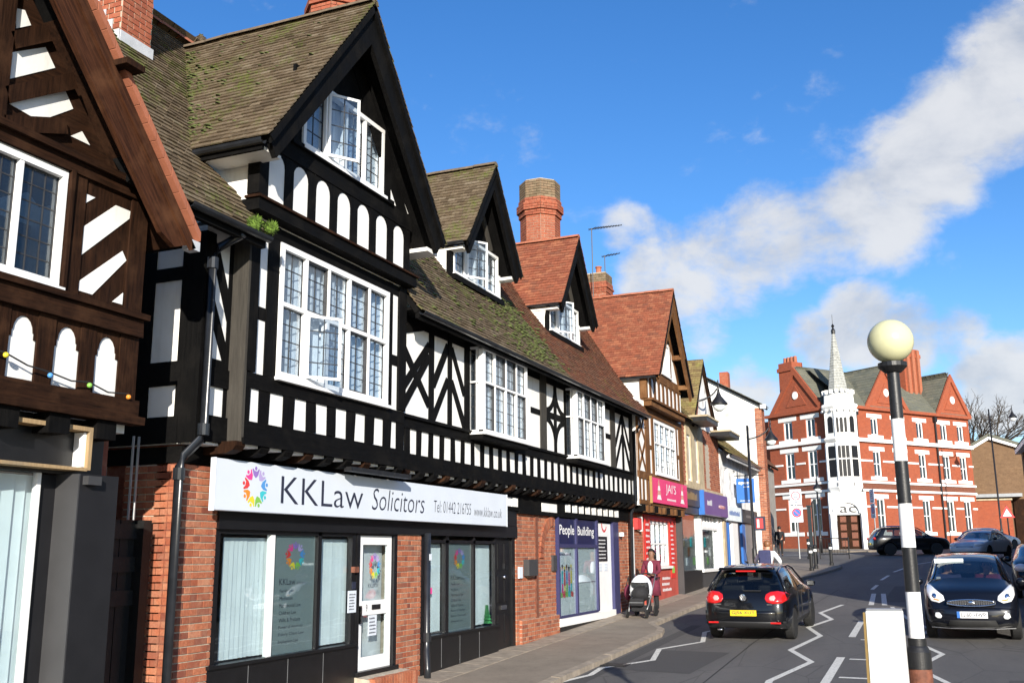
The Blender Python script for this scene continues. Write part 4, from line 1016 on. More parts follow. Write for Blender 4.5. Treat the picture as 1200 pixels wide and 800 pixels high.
# --- the second shop: navy headers, poster panes and white door
XQ = -.16
shopfront_floor(20.85, 25.4)
f = MB()
for a, c in ((20.84, 20.90), (22.02, 22.12), (23.54, 23.66)): f.box(XQ - .06, XQ + .03, a, c, .36, 2.50)
B('door_post', 'frame_purple', kk, XQ - .06, XQ + .02, 24.94, 25.40, .14, 2.50)
f.box(XQ - .06, XQ + .028, 20.90, 23.54, 1.84, 1.92); f.box(XQ - .06, XQ + .028, 20.90, 23.54, .34, .39)
s3 = f.build('shop_window', 'frame_purple', kk)
B('header_panel', 'sign_navy', s3, XQ - .03, XQ - .01, 20.90, 22.02, 1.92, 2.48); B('header_panel', 'sign_navy', s3, XQ - .03, XQ - .01, 22.12, 23.54, 1.92, 2.48)
text('lettering', 'e', XQ - .006, 20.87, 2.10, .10, .16, 'ink_white', s3); text('lettering', 'People', XQ - .006, 21.0, 2.06, .98, .28, 'ink_white', s3, bold=.012); text('lettering', 'Building', XQ - .006, 22.20, 2.06, 1.22, .27, 'ink_white', s3, bold=.012)
for a, c in ((20.90, 22.02), (22.12, 23.54)):
    B('poster', 'poster_white', s3, XQ - .035, XQ - .02, a, c, .39, 1.84); B('pane', 'glass', s3, XQ - .014, XQ - .008, a, c, .39, 1.84)
scribble(s3, XQ - .018, 20.98, 21.96, 1.64, 1.76, 1, 'frame_purple'); scribble(s3, XQ - .018, 22.2, 23.4, .5, 1.76, 9, 'blind', fill=.35); scribble(s3, XQ - .018, 21.0, 21.9, .45, .80, 3, 'blind', fill=.3)
B('poster_rule', 'frame_purple', s3, XQ - .019, XQ - .016, 22.16, 23.5, 1.045, 1.06)
# poster of a group of children in bright clothes
kc = ['c_blue', 'c_cyan', 'c_red', 'c_blue', 'c_pink', 'c_yellow', 'c_green']
for i in range(6):
    yy = 21.02 + i * .145; zz = 1.02 + .04 * (i % 2); mb = MB()
    MB().add([(XQ - .0175, y, z) for y, z in ((yy - .05, zz), (yy + .06, zz), (yy + .05, zz + .28), (yy - .04, zz + .28))], [(0, 1, 2, 3)]).build('poster_figure', kc[i], s3)
    MB().add([(XQ - .017, yy + .05 * math.cos(t * .785), zz + .34 + .06 * math.sin(t * .785)) for t in range(8)], [tuple(range(8))]).build('poster_figure', 'skin_pale' if i % 2 else 'skin_dark', s3)
    MB().add([(XQ - .0165, yy + .055 * math.cos(t * .785), zz + .38 + .035 * math.sin(t * .785)) for t in range(8)], [tuple(range(8))]).build('poster_figure', ['c_brown', 'hair_dark', 'c_yellow'][i % 3], s3)
    MB().add([(XQ - .0172, y, z) for y, z in ((yy - .045, zz - .2), (yy + .055, zz - .2), (yy + .05, zz), (yy - .04, zz))], [(0, 1, 2, 3)]).build('poster_figure', kc[(i + 3) % 7], s3)
for i in range(5):
    yy = 20.98 + i * .18; MB().add([(XQ - .016, y, z) for y, z in ((yy, .78), (yy + .17, .76), (yy + .17, .86 + .05 * (i % 2)), (yy, .90))], [(0, 1, 2, 3)]).build('poster_figure', ['c_green', 'c_red', 'c_green', 'c_cyan', 'c_red'][i], s3)
B('stall_riser', 'paint_white', kk, XQ - .06, XQ + .05, 20.84, 24.9, .17, .335); bx('plinth', kk, XQ - .06, XQ + .03, 20.84, 25.4, -.1, .168, m='paint_black', j=0)
wd = B('white_door', 'paint_white', kk, XQ - .10, XQ - .06, 23.68, 24.94, .17, 2.45)
B('chalk_board', 'iron_black', wd, XQ - .058, XQ - .045, 23.78, 24.60, 1.52, 2.12); scribble(wd, XQ - .043, 23.84, 24.54, 1.56, 2.08, 6, 'ink_white', fill=.4)
MB().add([(XQ - .055, 24.4 + .22 * math.cos(t * .5), 2.42 + .20 * math.sin(t * .5)) for t in range(6, 13)], [tuple(range(7))]).build('round_emblem', 'c_red', wd); MB().add([(XQ - .053, 24.4 + .16 * math.cos(t * .5), 2.42 + .145 * math.sin(t * .5)) for t in range(6, 13)], [tuple(range(7))]).build('round_emblem', 'ink_white', wd)
for a in (23.85, 24.3): B('notice', 'sign_white', wd, XQ - .058, XQ - .052, a, a + .3, 1.28, 1.46); scribble(wd, XQ - .05, a + .02, a + .28, 1.3, 1.44, 2, 'blind')
tag(MB().lathe(-.13, 25.62, [(.07, 2.14), (.07, 2.24)], 10).build('cctv_camera', 'paint_white'), 'small white dome camera on the brick pier beside the white shop door', 'camera')
# moss on the roof, in clumps (and two tufts in the gutter)
def moss_patch(name, pts, parent, m='moss', s=(.03, .09)):
    mb = MB()
    for x, y, z in pts:
        r = rng.uniform(*s); n = 6; o = len(mb.v)
        ring = [(x + r * math.cos(t * 1.047) * rng.uniform(.7, 1.3), y + r * 1.2 * math.sin(t * 1.047) * rng.uniform(.7, 1.3), z - .01 - .3 * r * math.cos(t * 1.047)) for t in range(6)]
        mid = [(x + .6 * (a - x), y + .6 * (c - y), z + r * .30 + .6 * (e - z)) for a, c, e in ring]
        mb.add(ring + mid + [(x, y, z + r * .42)], [(i, (i + 1) % 6, 6 + (i + 1) % 6, 6 + i) for i in range(6)] + [(6 + i, 6 + (i + 1) % 6, 12) for i in range(6)])
    return mb.build(name, m, parent, smooth=True, kind='stuff')
pts = []
for i in range(240):     # valley and upper slope of the big gable
    t = min(1, abs(rng.gauss(0, .32))); u = rng.random()
    z = 6.75 + 2.5 * u; xv = EX - (z - EZ) / SL; x = xv + t * (.75 - xv); yv = 11.22 - 2.25 * (9.40 - z) / 2.88
    if rng.random() < .5: x = xv + abs(rng.gauss(0, .12))
    pts.append((x, yv - .02, z + .05))
moss_patch('roof_moss', pts, kk, m='moss_olive', s=(.02, .06))
pts = []
for i in range(620):     # streaks down the main slope left of the third gable
    y = rng.gauss(18.9, .75) if rng.random() < .75 else rng.uniform(13.6, 20.2); z = EZ + (RZ - EZ) * rng.uniform(.02, .45)
    y += (z - 5.4) * .25
    pts.append((EX - (z - EZ) / SL + .02, y, z + .03))
moss_patch('roof_moss', pts, kk, m='moss_olive', s=(.02, .06))
def tuft(c, r, n, name, label):
    mb = MB(); rr = random.Random(n)
    for i in range(n):
        d = Vector((rr.gauss(0, 1), rr.gauss(0, 1), rr.gauss(.35, .8))).normalized(); p = Vector(c) + d * r * rr.uniform(.2, .9); q = p + d * r * .35 + Vector((0, 0, rr.uniform(-.01, .03)))
        s = d.cross(Vector((rr.random(), rr.random(), .3))).normalized() * .012
        mb.add([p - s, p + s, q], [(0, 1, 2)])
    mb.ball(c, r * .75, 8, 6)
    return tag(mb.build(name, 'moss'), label, 'moss')
tuft((.46, 9.10, 5.50), .10, 500, 'moss_tuft', 'round bright green moss tuft at the pipe end of the gutter')
o = tuft((.47, 9.38, 5.53), .09, 400, 'moss_tuft', 'long bright green moss cushion at the roof corner beside the gable'); o.scale = (1, 1, 1)

# ================================================================== brown timbered building on the left
bb = root('brown_timber_building', (-1, 5.5, zg(5.5)), 'dark brown timbered building with steep brown bargeboard at the left edge', 'building')
BR = 'timber_brown'
XL = .20
MB().box(-6, -1.2, 1.0, 7.55, -.8, 5.2).build('rear_wall', 'render_grey', bb)
MB().box(-6, .0, 7.42, 7.56, -.8, 2.9).build('side_wall', 'brick_run', bb)
MB().box(-6, XL - .03, 7.44, 7.58, 2.9, 5.6).build('side_wall', 'plaster', bb)
holes_wall(MB(), XL - .18, XL + .016, 2.6, 7.56, 3.0, 9.0 if False else 5.35, [(5.55, 6.60, 4.13, 5.27), (3.6, 5.5, 4.13, 5.27)]).build('plaster_wall', 'plaster', bb)
MB().prism([(2.6, 5.36), (7.3, 5.36), (5.0, 7.95), (4.5, 7.95)], XL - .2, XL - .02).build('gable_wall', 'timber_brown_h', bb)
def bt(*a, **k): return MB().bar(*a, XL - .02 - k.get('dx', 0), XL + .04 - k.get('dx', 0)).build(k.get('n', 'brace'), BR, bb)
def bq(n, y0, y1, z0, z1, X1=.04): return MB().box(XL - .02, XL + X1, y0, y1, z0, z1, .004).build(n, BR if z1 - z0 > y1 - y0 else 'timber_brown_h', bb)
for a, c in ((6.62, 6.80), (7.39, 7.60), (5.42, 5.54)): bq('post', a, c, 3.95, 5.3)
bq('rail', 2.6, 7.62, 3.86, 4.04, .09); bq('moulding', 2.6, 7.66, 4.04, 4.10, .13); bq('rail', 2.6, 7.62, 3.06, 3.22, .10); bq('moulding', 2.6, 7.66, 2.98, 3.06, .15); bq('rail', 2.6, 7.5, 5.28, 5.40, .06); bq('moulding', 2.6, 7.45, 5.40, 5.46, .12)
MB().box(XL + .016, XL + .022, 6.80, 7.39, 4.1, 5.3).build('backing_board', BR, bb)
for q_ in ([(6.81, 4.80), (7.19, 5.14), (7.385, 5.14), (7.38, 5.06), (6.81, 4.52)], [(6.81, 5.13), (6.92, 5.13), (6.81, 5.04)], [(6.81, 4.26), (7.32, 4.70), (7.38, 4.62), (6.98, 4.17), (6.81, 4.17)], [(7.24, 4.16), (7.37, 4.28), (7.37, 4.16)]): MB().prism(q_, XL + .022, XL + .03).build('plaster_panel', 'plaster', bb)
bq('stud', 7.60 - .02, 7.62, 3.2, 5.3)
# gable brackets (cross timbers in the gable head)
for q_ in ([(5.88, 6.17), (6.22, 6.39), (6.35, 6.24), (5.88, 5.91)], [(5.88, 5.68), (6.49, 6.07), (6.60, 5.93), (6.23, 5.65)], [(6.60, 5.65), (6.73, 5.75), (6.84, 5.65)], [(6.94, 5.52), (7.0, 5.48), (6.94, 5.43)], [(5.87, 6.60), (5.96, 6.63), (6.04, 6.52), (5.89, 6.41)], [(4.9, 5.7), (5.65, 6.1), (5.65, 5.8), (5.1, 5.5)]): MB().prism(q_, XL - .03, XL - .012).build('plaster_panel', 'plaster', bb)
for a_, c_ in (((5.76, 5.46), (5.76, 7.0)), ((5.84, 5.73), (6.55, 6.19)), ((5.84, 6.26), (6.2, 6.52)), ((5.84, 5.46), (6.5, 5.70))): MB().bar(*a_, *c_, .15, XL - .02, XL + .04).build('brace', 'timber_brown', bb)
for q in () and ((5.4, 6.10, 7.0, 6.50, .22), (5.2, 5.60, 6.55, 6.05, .34), (5.6, 6.75, 6.6, 7.05, .20), (6.5, 5.5, 7.0, 6.2, .18), (6.65, 5.48, 7.3, 5.75, .16), (5.0, 7.2, 6.2, 7.4, .25), (5.9, 5.5, 5.9, 7.0, .20), (4.4, 7.6, 5.4, 7.6, .4)): bt(*q, dx=.86)
# arch panels under the window
for i in range(-3, 3):
    a = 6.09 + .49 * i + .0; c = a + .30
    bq('stud', a - .19, a + .0, 3.2, 3.88)
    p = [(a, 3.87), (a, 3.60), (a + .03, 3.60), (a + .03, 3.66)] + [(a + .15 + .11 * math.cos(math.pi - math.pi * k / 8), 3.66 + .14 * math.sin(math.pi * k / 8)) for k in range(9)] + [(c - .03, 3.66), (c - .03, 3.60), (c, 3.60), (c, 3.87)]
    MB().prism(p, XL - .02, XL + .03).build('arch_head', BR, bb)
bq('stud', 7.37, 7.60, 3.2, 3.88)
leaded(bb, XL + .03, 5.55, 6.58, 4.14, 5.26, 2, None, cols=3, rows=6, fw=.06, curtain=False, glass='glass_far'); leaded(bb, XL + .03, 3.6, 5.40, 4.14, 5.26, 3, None, cols=3, rows=6, fw=.075, curtain=False, glass='glass_far')
bq('window_post', 6.59, 6.63, 4.1, 5.3, .07)
# big bargeboard with red verge tiles
Xb = .62; ya, za = 4.75, 8.52; yf, zf = 7.92, 4.90; s_ = (za - zf) / (yf - ya)
for sgn in (1, -1):
    p = [(ya, za), (ya + sgn * (yf - ya), zf), (ya + sgn * (yf - ya - .30), zf - .12), (ya + sgn * (yf - ya - .50), zf - .02), (ya, za - .62)]
    o = MB().prism(p, Xb - .06, Xb).build('bargeboard', 'timber_brown_d', bb)
    q = [(ya, za - .06), (ya + sgn * (yf - ya - .02), zf - .06), (ya + sgn * (yf - ya - .09), zf - .10), (ya, za - .24)]
    MB().prism(q, Xb, Xb + .03).build('board_moulding', 'timber_brown_d', o)
    n = 26
    for i in range(n):
        t0, t1 = i / n, (i + .94) / n
        q = [(ya + sgn * (yf - ya + .03) * t, za + (zf - za) * t + e) for t, e in ((t0, .02), (t1, .02), (t1, .115), (t0, .115))]
        MB().prism(q, Xb - .12, Xb + .05 + rng.uniform(-.004, .004)).build('verge_tile', 'terracotta', bb)
    roof_slope(bb, (Xb - .10, ya + sgn * (yf - ya + .06), zf + .03), (-1, 0, 0), (0, -sgn * (yf - ya), za - zf), [(0, 0), (1.5, 0), (2.4, math.hypot(yf - ya, za - zf)), (0, math.hypot(yf - ya, za - zf))], 'tile_brown')
    MB().add([(Xb - .06, ya + sgn * (yf - ya - .05), zf - .02), (-.3, ya + sgn * (yf - ya - .05), zf - .02), (-.3, ya, za - .03), (Xb - .06, ya, za - .03)], [(0, 1, 2, 3)]).build('soffit', BR, bb)
B('lead_cap', 'lead_flash', bb, Xb - .1, Xb + .03, 7.84, 7.96, 4.82, 4.92)
B('purlin_end', BR, bb, XL, Xb + .18, 6.62, 6.86, 6.30, 6.36)
# net against pigeons is left as bare iron eye-bolts; joist ends under the jetty
for i in range(6):
    a = 7.10 - .56 * i; MB().box(-.05, XL + .10, a, a + .24, 2.80, 2.975, .004).build('joist_end', TB, bb)
# festoon lights
fs_ = root('festoon_lights', (XL + .12, 6.5, 3.3), 'string of small coloured bulbs across the brown arch panels', 'lights')
bp = [(6.02, 3.40, 'c_yellow'), (6.50, 3.30, 'c_blue'), (6.96, 3.28, 'c_green'), (7.46, 3.24, 'c_orange')]
MB().tube([(XL + .10, 5.2, 3.46), (XL + .10, 6.02, 3.42), (XL + .10, 6.26, 3.35), (XL + .10, 6.5, 3.33), (XL + .10, 6.75, 3.29), (XL + .10, 6.96, 3.31), (XL + .10, 7.2, 3.25), (XL + .10, 7.46, 3.27), (XL + .08, 7.6, 3.10)], .008, 5).build('cable', 'rubber', fs_)
for y, z, m in bp: MB().ball((XL + .11, y, z), .025, 10, 8).build('bulb', m, fs_, smooth=True)
# empty sign box under the jetty
eb = root('sign_box', (XL, 6.2, 2.5), 'empty wooden sign box frame above the left shop window', 'sign box')
B('box_back', 'poster_white', eb, .02, .05, 4.0, 7.02, 2.52, 2.86)
B('box_frame', 'wood_raw', eb, .05, XL + .06, 4.0, 7.10, 2.86, 2.90); B('box_frame', 'wood_raw', eb, .05, XL + .06, 4.0, 7.06, 2.49, 2.52); B('box_end', 'wood_raw', eb, .02, XL + .06, 7.06, 7.10, 2.50, 2.86); B('box_side', 'paint_white', eb, .05, XL + .02, 7.03, 7.06, 2.53, 2.85)
for a, c, d in ((6.28, 6.38, 'paint_black'), (6.02, 6.3, 'grey_metal'), (6.78, 6.83, 'timber_grey')): B('box_fitting', d, eb, .05, .09, a, c, 2.52 if d != 'grey_metal' else 2.60, 2.84 if d != 'grey_metal' else 2.66)
# shop window of the left building: vertical blinds behind glass, white stile, dark pilaster box with its sunlit side coloured paler
sl_ = MB().box(.0, .06, 6.69, 6.73, -.5, 2.46).build('shop_window', 'paint_white', bb)
B('pane', 'glass', sl_, .02, .028, 3.5, 6.66, -.4, 2.46); blinds(sl_, -.05, 4.6, 6.66, -.4, 2.44, .127)
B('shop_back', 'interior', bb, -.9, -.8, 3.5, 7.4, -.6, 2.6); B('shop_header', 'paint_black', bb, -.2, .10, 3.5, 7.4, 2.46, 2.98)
B('brick_jamb', 'brick_run', bb, -.2, .08, 7.15, 7.42, 2.45, 2.95)
pb = B('pilaster', 'panel_dark', bb, .0, .30, 6.95, 7.42, -.7, 2.46); B('pilaster_sunlit_side', 'panel_grey', bb, .0, .298, 6.935, 6.949, -.7, 2.458); B('bell_box', 'panel_grey', bb, .30, .37, 6.98, 7.14, 2.36, 2.44)
B('stile_panel', 'panel_dark', bb, -.02, .02, 6.731, 6.934, -.7, 2.45); B('alley_wall', 'paint_black_rough', bb, -.3, .02, 7.43, 7.57, -.8, 2.4)
# alley gate: black boarded door with a frame
ag = root('alley_gate', (-.45, 8.2, zg(8.2)), 'black boarded gate in the dark alley beside the brick pier', 'gate')
for i in range(8): MB().box(-.62, -.585 + rng.uniform(0, .006), 7.60 + i * .135, 7.60 + i * .135 + .128, -.6, 2.1).build('gate_board', 'paint_black_rough', ag)
for zz in (1.9, 1.55, 1.2): B('gate_rail', 'paint_black_rough', ag, -.583, -.55, 7.6, 8.68, zz, zz + .16)
B('gate_post', 'paint_black_rough', ag, -.60, -.46, 8.62, 8.74, -.6, 2.1)
for yy in (8.42, 8.50): MB().tube([(-.50, yy, 2.1), (-.50, yy, 3.0)], .014, 6).build('conduit', 'grey_metal', ag)
# ================================================================== generic sash window
def sash(parent, X, y0, y1, z0, z1, fw=.07, m='paint_white', mid=True, vert=0, glass='glass_far', surround=None, sm='stone_white', back='interior', name='window'):
    f = MB(); f.box(X - .10, X, y0, y1, z0, z0 + fw); f.box(X - .10, X, y0, y1, z1 - fw, z1); f.box(X - .10, X - .002, y0, y0 + fw, z0 + fw, z1 - fw); f.box(X - .10, X - .002, y1 - fw, y1, z0 + fw, z1 - fw)
    zm = (z0 + z1) / 2
    if mid: f.box(X - .09, X - .01, y0 + fw, y1 - fw, zm - fw / 3, zm + fw / 3)
    for i in range(vert): y = y0 + (y1 - y0) * (i + 1) / (vert + 1); f.box(X - .08, X - .012, y - fw / 3, y + fw / 3, z0 + fw, z1 - fw)
    w = f.build(name, m, parent)
    B('pane', glass, w, X - .06, X - .052, y0 + fw, y1 - fw, z0 + fw, z1 - fw)
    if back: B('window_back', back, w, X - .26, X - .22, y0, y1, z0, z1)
    if surround:
        s = surround; g = MB(); g.box(X - .1, X + .05, y0 - s, y0 - .001, z0 - .0, z1); g.box(X - .1, X + .05, y1 + .001, y1 + s, z0, z1); g.box(X - .1, X + .10, y0 - s * 1.5, y1 + s * 1.5, z1 + .001, z1 + s * 1.1); g.box(X - .1, X + .12, y0 - s * 1.6, y1 + s * 1.6, z0 - s * .9, z0 - .001)
        g.build('surround', sm, w)
    return w
# ================================================================== oak-timbered gabled shop with the pink sign
jb = root('oak_timbered_building', (-2, 29, zg(29)), 'oak brown timbered gabled building with bright red tiled roof', 'building')
OK_ = 'timber_oak'
def jx(n, X0, X1, y0, y1, z0, z1, m=OK_):
    if m == OK_ and y1 - y0 > z1 - z0: m = 'timber_oak_h'
    return MB().box(X0, X1, y0, y1, z0, z1, .003).build(n, m, jb)
MB().box(-7, -1.3, 26.5, 31.75, -.2, 6.0).build('rear_wall', 'render_grey', jb)
holes_wall(MB(), -.05, .150, 26.45, 31.75, 2.98, 5.93, [(28.2, 30.85, 3.95, 5.5)]).build('plaster_wall', 'plaster', jb)
leaded(jb, .18, 28.2, 30.85, 3.95, 5.5, 4, 4.85, cols=2, rows=4, rows2=3, fw=.07)
for a, c in ((27.25, 27.68), (27.95, 28.18), (30.88, 31.05), (31.3, 31.72), (26.45, 26.55)): jx('post', .12, .18, a, c, 3.8, 5.76)
for z0, z1 in ((3.72, 3.92), (5.56, 5.76)): jx('rail', .12, .185, 26.45, 31.74, z0, z1)
jx('rail', .12, .20, 26.45, 31.74, 3.02, 3.14)
for y in (26.5, 26.85, 27.25): jx('stud', .12, .17, y, y + .16, 3.14, 3.72)
for q in ((26.55, 3.95, 27.25, 4.75), (26.55, 4.75, 27.25, 3.95), (26.55, 4.8, 27.25, 5.5), (26.55, 5.5, 27.25, 4.8)): MB().bar(*q, .12, .12, .165).build('brace', OK_, jb)
for y in (27.68, 31.05): jx('rail', .12, .17, y, y + .26, 4.6, 4.72)
jx('jetty_beam', -.02, .40, 27.2, 31.3, 5.78, 5.93); jx('moulding', .1, .46, 27.15, 31.35, 5.93, 5.99)
MB().prism([(27.25, 5.93), (31.2, 5.93), (31.2, 6.9), (29.2, 9.1), (27.25, 6.9)], .16, .308).build('gable_wall', 'plaster', jb)
for i in range(8):
    a = 27.55 + .49 * i; jx('stud', .28, .33, a - .20, a, 5.99, 6.64)
for i in range(7):
    a = 27.55 + .49 * i; c = a + .29
    p = [(a - .003, 6.66), (a - .003, 6.44)] + [(a + .145 + .145 * math.cos(math.pi - math.pi * k / 8), 6.46 + .16 * math.sin(math.pi * k / 8)) for k in range(9)] + [(c + .003, 6.44), (c + .003, 6.66)]
    MB().prism(p, .28, .32).build('arch_head', OK_, jb)
jx('rail', .28, .335, 27.25, 31.2, 6.645, 6.90)
for q in ((28.55, 6.9, 28.55, 8.0), (29.95, 6.9, 29.95, 8.0)): MB().bar(*q, .16, .28, .33).build('post', OK_, jb)
for sg_ in (-1, 1): MB().bar(29.2 + sg_ * 1.95, 6.7, 29.2, 9.3, .24, .28, .33).build('brace', OK_, jb)
MB().prism([(28.5, 8.02), (30.0, 8.02), (29.2, 9.0)], .285, .318).build('gable_head', TB, jb)
leaded(jb, .34, 28.65, 29.86, 6.95, 7.95, 2, None, cols=2, rows=4, fw=.06, curtain=False)
gable(jb, .28, .66, 29.2, 2.15, 6.62, 9.52, 'tile_red', True, wood=OK_, bw=.34, rx=-2.9)
B('flank', 'plaster', jb, -.95, .17, 27.16, 27.26, 5.6, 6.6); jx('corner_post', .10, .30, 27.10, 27.24, 5.98, 6.62); gutter(jb, (.6, 27.0, 6.58), (-.45, 27.0, 6.58))
for sg_ in (-1, 1):
    for yy, zz in ((1.1, 7.6), (1.75, 6.75)): MB().box(.3, .62, 29.2 + sg_ * yy - .09, 29.2 + sg_ * yy + .09, zz, zz + .14).build('purlin_end', OK_, jb)
# chimney behind with two aerials
chimney(jb, -3.0, 33.4, .52, 9.0, 11.55, n=4, rot=math.pi / 4, pots=1)
def aerial(label, x, y, z0, z1, yaw, n=9, L=1.1):
    r = root('tv_aerial', (x, y, z0), label, 'aerial')
    MB().tube([(x, y, z0), (x, y, z1)], .018, 6).build('mast', 'panel_grey', r)
    d = Vector((math.cos(yaw), math.sin(yaw), .28)).normalized(); c = Vector((x, y, z1 - .02)); u = d.cross(Vector((0, 0, 1))).normalized()
    MB().tube([c - d * .15, c + d * L], .014, 6).build('boom', 'panel_grey', r); el = MB()
    for i in range(n):
        p = c + d * (L * (i + .3) / n); w = .22 - .012 * i; el.tube([p - u * w, p + u * w], .012, 5)
    el.build('elements', 'panel_grey', r, kind='stuff')
aerial('tall mast aerial with long comb of rods left of the chimney pot', -3.0, 32.7, 10.6, 13.15, 1.0, 11, 1.5)
aerial('shorter aerial on thin mast at the right edge of the same chimney', -3.0, 34.2, 10.4, 12.55, .9, 5, .7)
# brackets and shop below
for i in range(11):
    y = 26.75 + i * .46; MB().box(-.2, .22, y - .08, y + .08, 2.82, 3.0, .004).build('bracket', OK_ if i % 3 else TB, jb)
jx('lintel', -.4, .06, 26.5, 31.75, 2.80, 2.83, TB)
brick_panel(jb, -.18, 26.5, 27.86, .1, 2.8, False, depth=.2)
B('door_jamb', 'paint_white', jb, -.19, -.12, 26.66, 26.78, .2, 2.4)
holes_wall(MB(), -.35, -.15, 27.86, 31.75, .1, 2.8, [(28.58, 30.75, 1.33, 2.62)]).build('shop_wall', 'wall_red', jb)
ws = sash(jb, -.17, 28.58, 30.75, 1.33, 2.62, mid=True, vert=3, glass='glass', back='interior')
for i in range(5): MB().box(-.30, -.28, 28.7 + i * .42, 29.0 + i * .42, 2.05, 2.55).build('shade_panel', 'curtain', ws)
for i in range(16): MB().ball((-.34 + rng.uniform(-.03, .03), 29.2 + rng.random() * 1.4, 1.45 + rng.random() * .5), .07, 6, 5).build('bouquet_flower', ['c_red', 'c_green', 'paint_white', 'c_pink'][i % 4], ws)
B('cill', 'paint_white', jb, -.2, -.06, 28.5, 30.85, 1.25, 1.325)
for a in (27.98, 30.88): bn = B('red_banner', 'banner_red', jb, -.148, -.135, a, a + .55, .95 if a > 30 else 1.1, 2.64); scribble(bn, -.132, a + .06, a + .5, 1.15 if a < 30 else 1.35, 2.6, 9, 'ink_white', fill=.45)
B('green_sticker', 'c_green', jb, -.134, -.131, 31.0, 31.3, 1.1, 1.3)
bn = B('red_banner', 'banner_red', jb, -.148, -.13, 27.9, 31.6, 2.64, 2.79); scribble(bn, -.128, 28.2, 31.2, 2.66, 2.78, 1, 'sign_pink')
scribble(jb, -.146, 29.7, 30.9, .55, 1.05, 3, 'ink_white', fill=.55)
B('alarm_box', 'c_red', jb, -.18, -.05, 26.95, 27.35, 2.35, 2.65); B('alarm_box', 'paint_white', jb, -.18, -.06, 27.36, 27.5, 2.3, 2.7)
ps_ = root('pink_shop_sign', (.15, 29.6, 3.1), 'bright pink shop sign with white lettering and leaf ornaments', 'sign')
B('sign_board', 'sign_pink', ps_, .20, .26, 27.45, 31.75, 3.10, 3.80)
text('lettering', "JAI'S", .263, 29.0, 3.36, 1.25, .34, 'ink_white', ps_); scribble(ps_, .263, 29.1, 30.2, 3.18, 3.32, 1, 'ink_white')
for cy in (28.2, 31.05):
    for k in range(4):
        s = .26 - .055 * k; zz = 3.2 + .13 * k
        MB().add([(.263 + .0004 * k, y, z) for y, z in ((cy - s, zz), (cy + s, zz), (cy + s * .5, zz + .15), (cy, zz + .19), (cy - s * .5, zz + .15))], [(0, 1, 2, 3, 4)]).build('leaf_ornament', 'lamp_pink' if k % 2 else 'ink_white', ps_)
MB().box(.2, .27, 27.41, 27.449, 3.07, 3.83).build('sign_edge', 'gold', ps_)

# ================================================================== brick building with stone window bays
b4 = root('brick_gabled_building', (-2, 35, zg(35)), 'narrow brick building with tan stone window bays and small lichened gable', 'building')
MB().box(-7, -1.2, 31.8, 38.5, .2, 6.0).build('rear_wall', 'render_grey', b4)
W4 = [(33.0, 33.55), (34.15, 34.7), (36.05, 36.7)]
brick_panel(b4, 0, 31.8, 38.55, 3.9, 6.05, False, depth=.2, holes=[(32.85, 35.5, 3.9, 6.1), (36.0, 36.75, 4.0, 5.6)])
holes_wall(MB(), -.2, .05, 32.85, 35.5, 3.9, 6.05, [(a, c, 4.05, 5.6) for a, c in W4[:2]]).build('stone_bay', 'stone_tan', b4)
for a, c in W4: sash(b4, 0.0 if a < 36 else -.05, a, c, 4.05, 5.6, fw=.09)
MB().box(-.1, .1, 31.8, 38.55, 3.80, 3.9).build('cill_band', 'stone_tan', b4)
MB().prism([(33.9, 6.05), (37.95, 6.05), (35.9, 8.4)], -.15, .04).build('gable_wall', 'render_old', b4)
MB().prism([(34.1, 6.06), (34.6, 6.06), (35.7, 8.0)], .04, .06).build('brick_edge', 'brick_run', b4)
for sg_ in (-1, 1):
    MB().prism([(35.9, 8.5), (35.9 + sg_ * 2.1, 6.05), (35.9 + sg_ * 1.95, 5.95), (35.9, 8.28)], .04, .12).build('bargeboard', 'timber_brown', b4)
    roof_slope(b4, (.14, 35.9 + sg_ * 2.15, 6.05), (-1, 0, 0), (0, -sg_ * 2.1, 2.5), [(0, 0), (4, 0), (4, 3.25), (0, 3.25)], 'tile_lichen', wid=.2, gauge=.13)
roof_slope(b4, (.25, 0, 6.05), (0, 1, 0), (-2, 0, 2.1), [(31.75, 0), (34.2, 0), (34.2, 2.9), (31.75, 2.9)], 'tile_lichen', wid=.2, gauge=.13)
for a, c, z in ((33.0, 34.9, 6.02), (37.0, 39.0, 5.95)): MB().box(0, .75, a, c, z, z + .14).build('bay_hood', 'iron_black', b4); MB().box(0, .78, a - .03, c + .03, z + .14, z + .20).build('bay_hood', 'stone_tan', b4)
# fascia signs and shopfront
MB().box(-.3, .02, 31.85, 38.6, 2.98, 3.80).build('fascia_board', 'sign_brown', b4)
MB().box(-.3, -.25, 31.85, 38.6, .4, 2.95).build('shop_back', 'interior_pale', b4)
s_b = root('dark_shop_sign', (.05, 33.3, 3.2), 'dark brown fascia sign with dull gold letters beside the pink one', 'sign'); B('sign_board', 'sign_brown', s_b, .03, .08, 32.2, 34.45, 3.22, 3.80); scribble(s_b, .084, 32.4, 34.3, 3.35, 3.68, 1, 'gold', fill=.8)
s_p = root('purple_shop_sign', (.05, 36.6, 3.0), 'purple fascia sign with pale lettering on the brick building', 'sign'); B('sign_board', 'sign_purple', s_p, .03, .22, 34.5, 38.7, 3.0, 3.78); scribble(s_p, .224, 34.9, 36.0, 3.25, 3.55, 1, 'ink_white', fill=.7); scribble(s_p, .224, 36.9, 38.2, 3.22, 3.5, 1, 'lamp_pink', fill=.5)
B('sign_edge', 'sign_blue', s_p, .03, .23, 34.42, 34.498, 2.98, 3.82)
f = MB()
for a, c in ((34.75, 35.0), (37.75, 37.88), (38.45, 38.6)): f.box(-.2, .0, a, c, 1.15, 2.95)
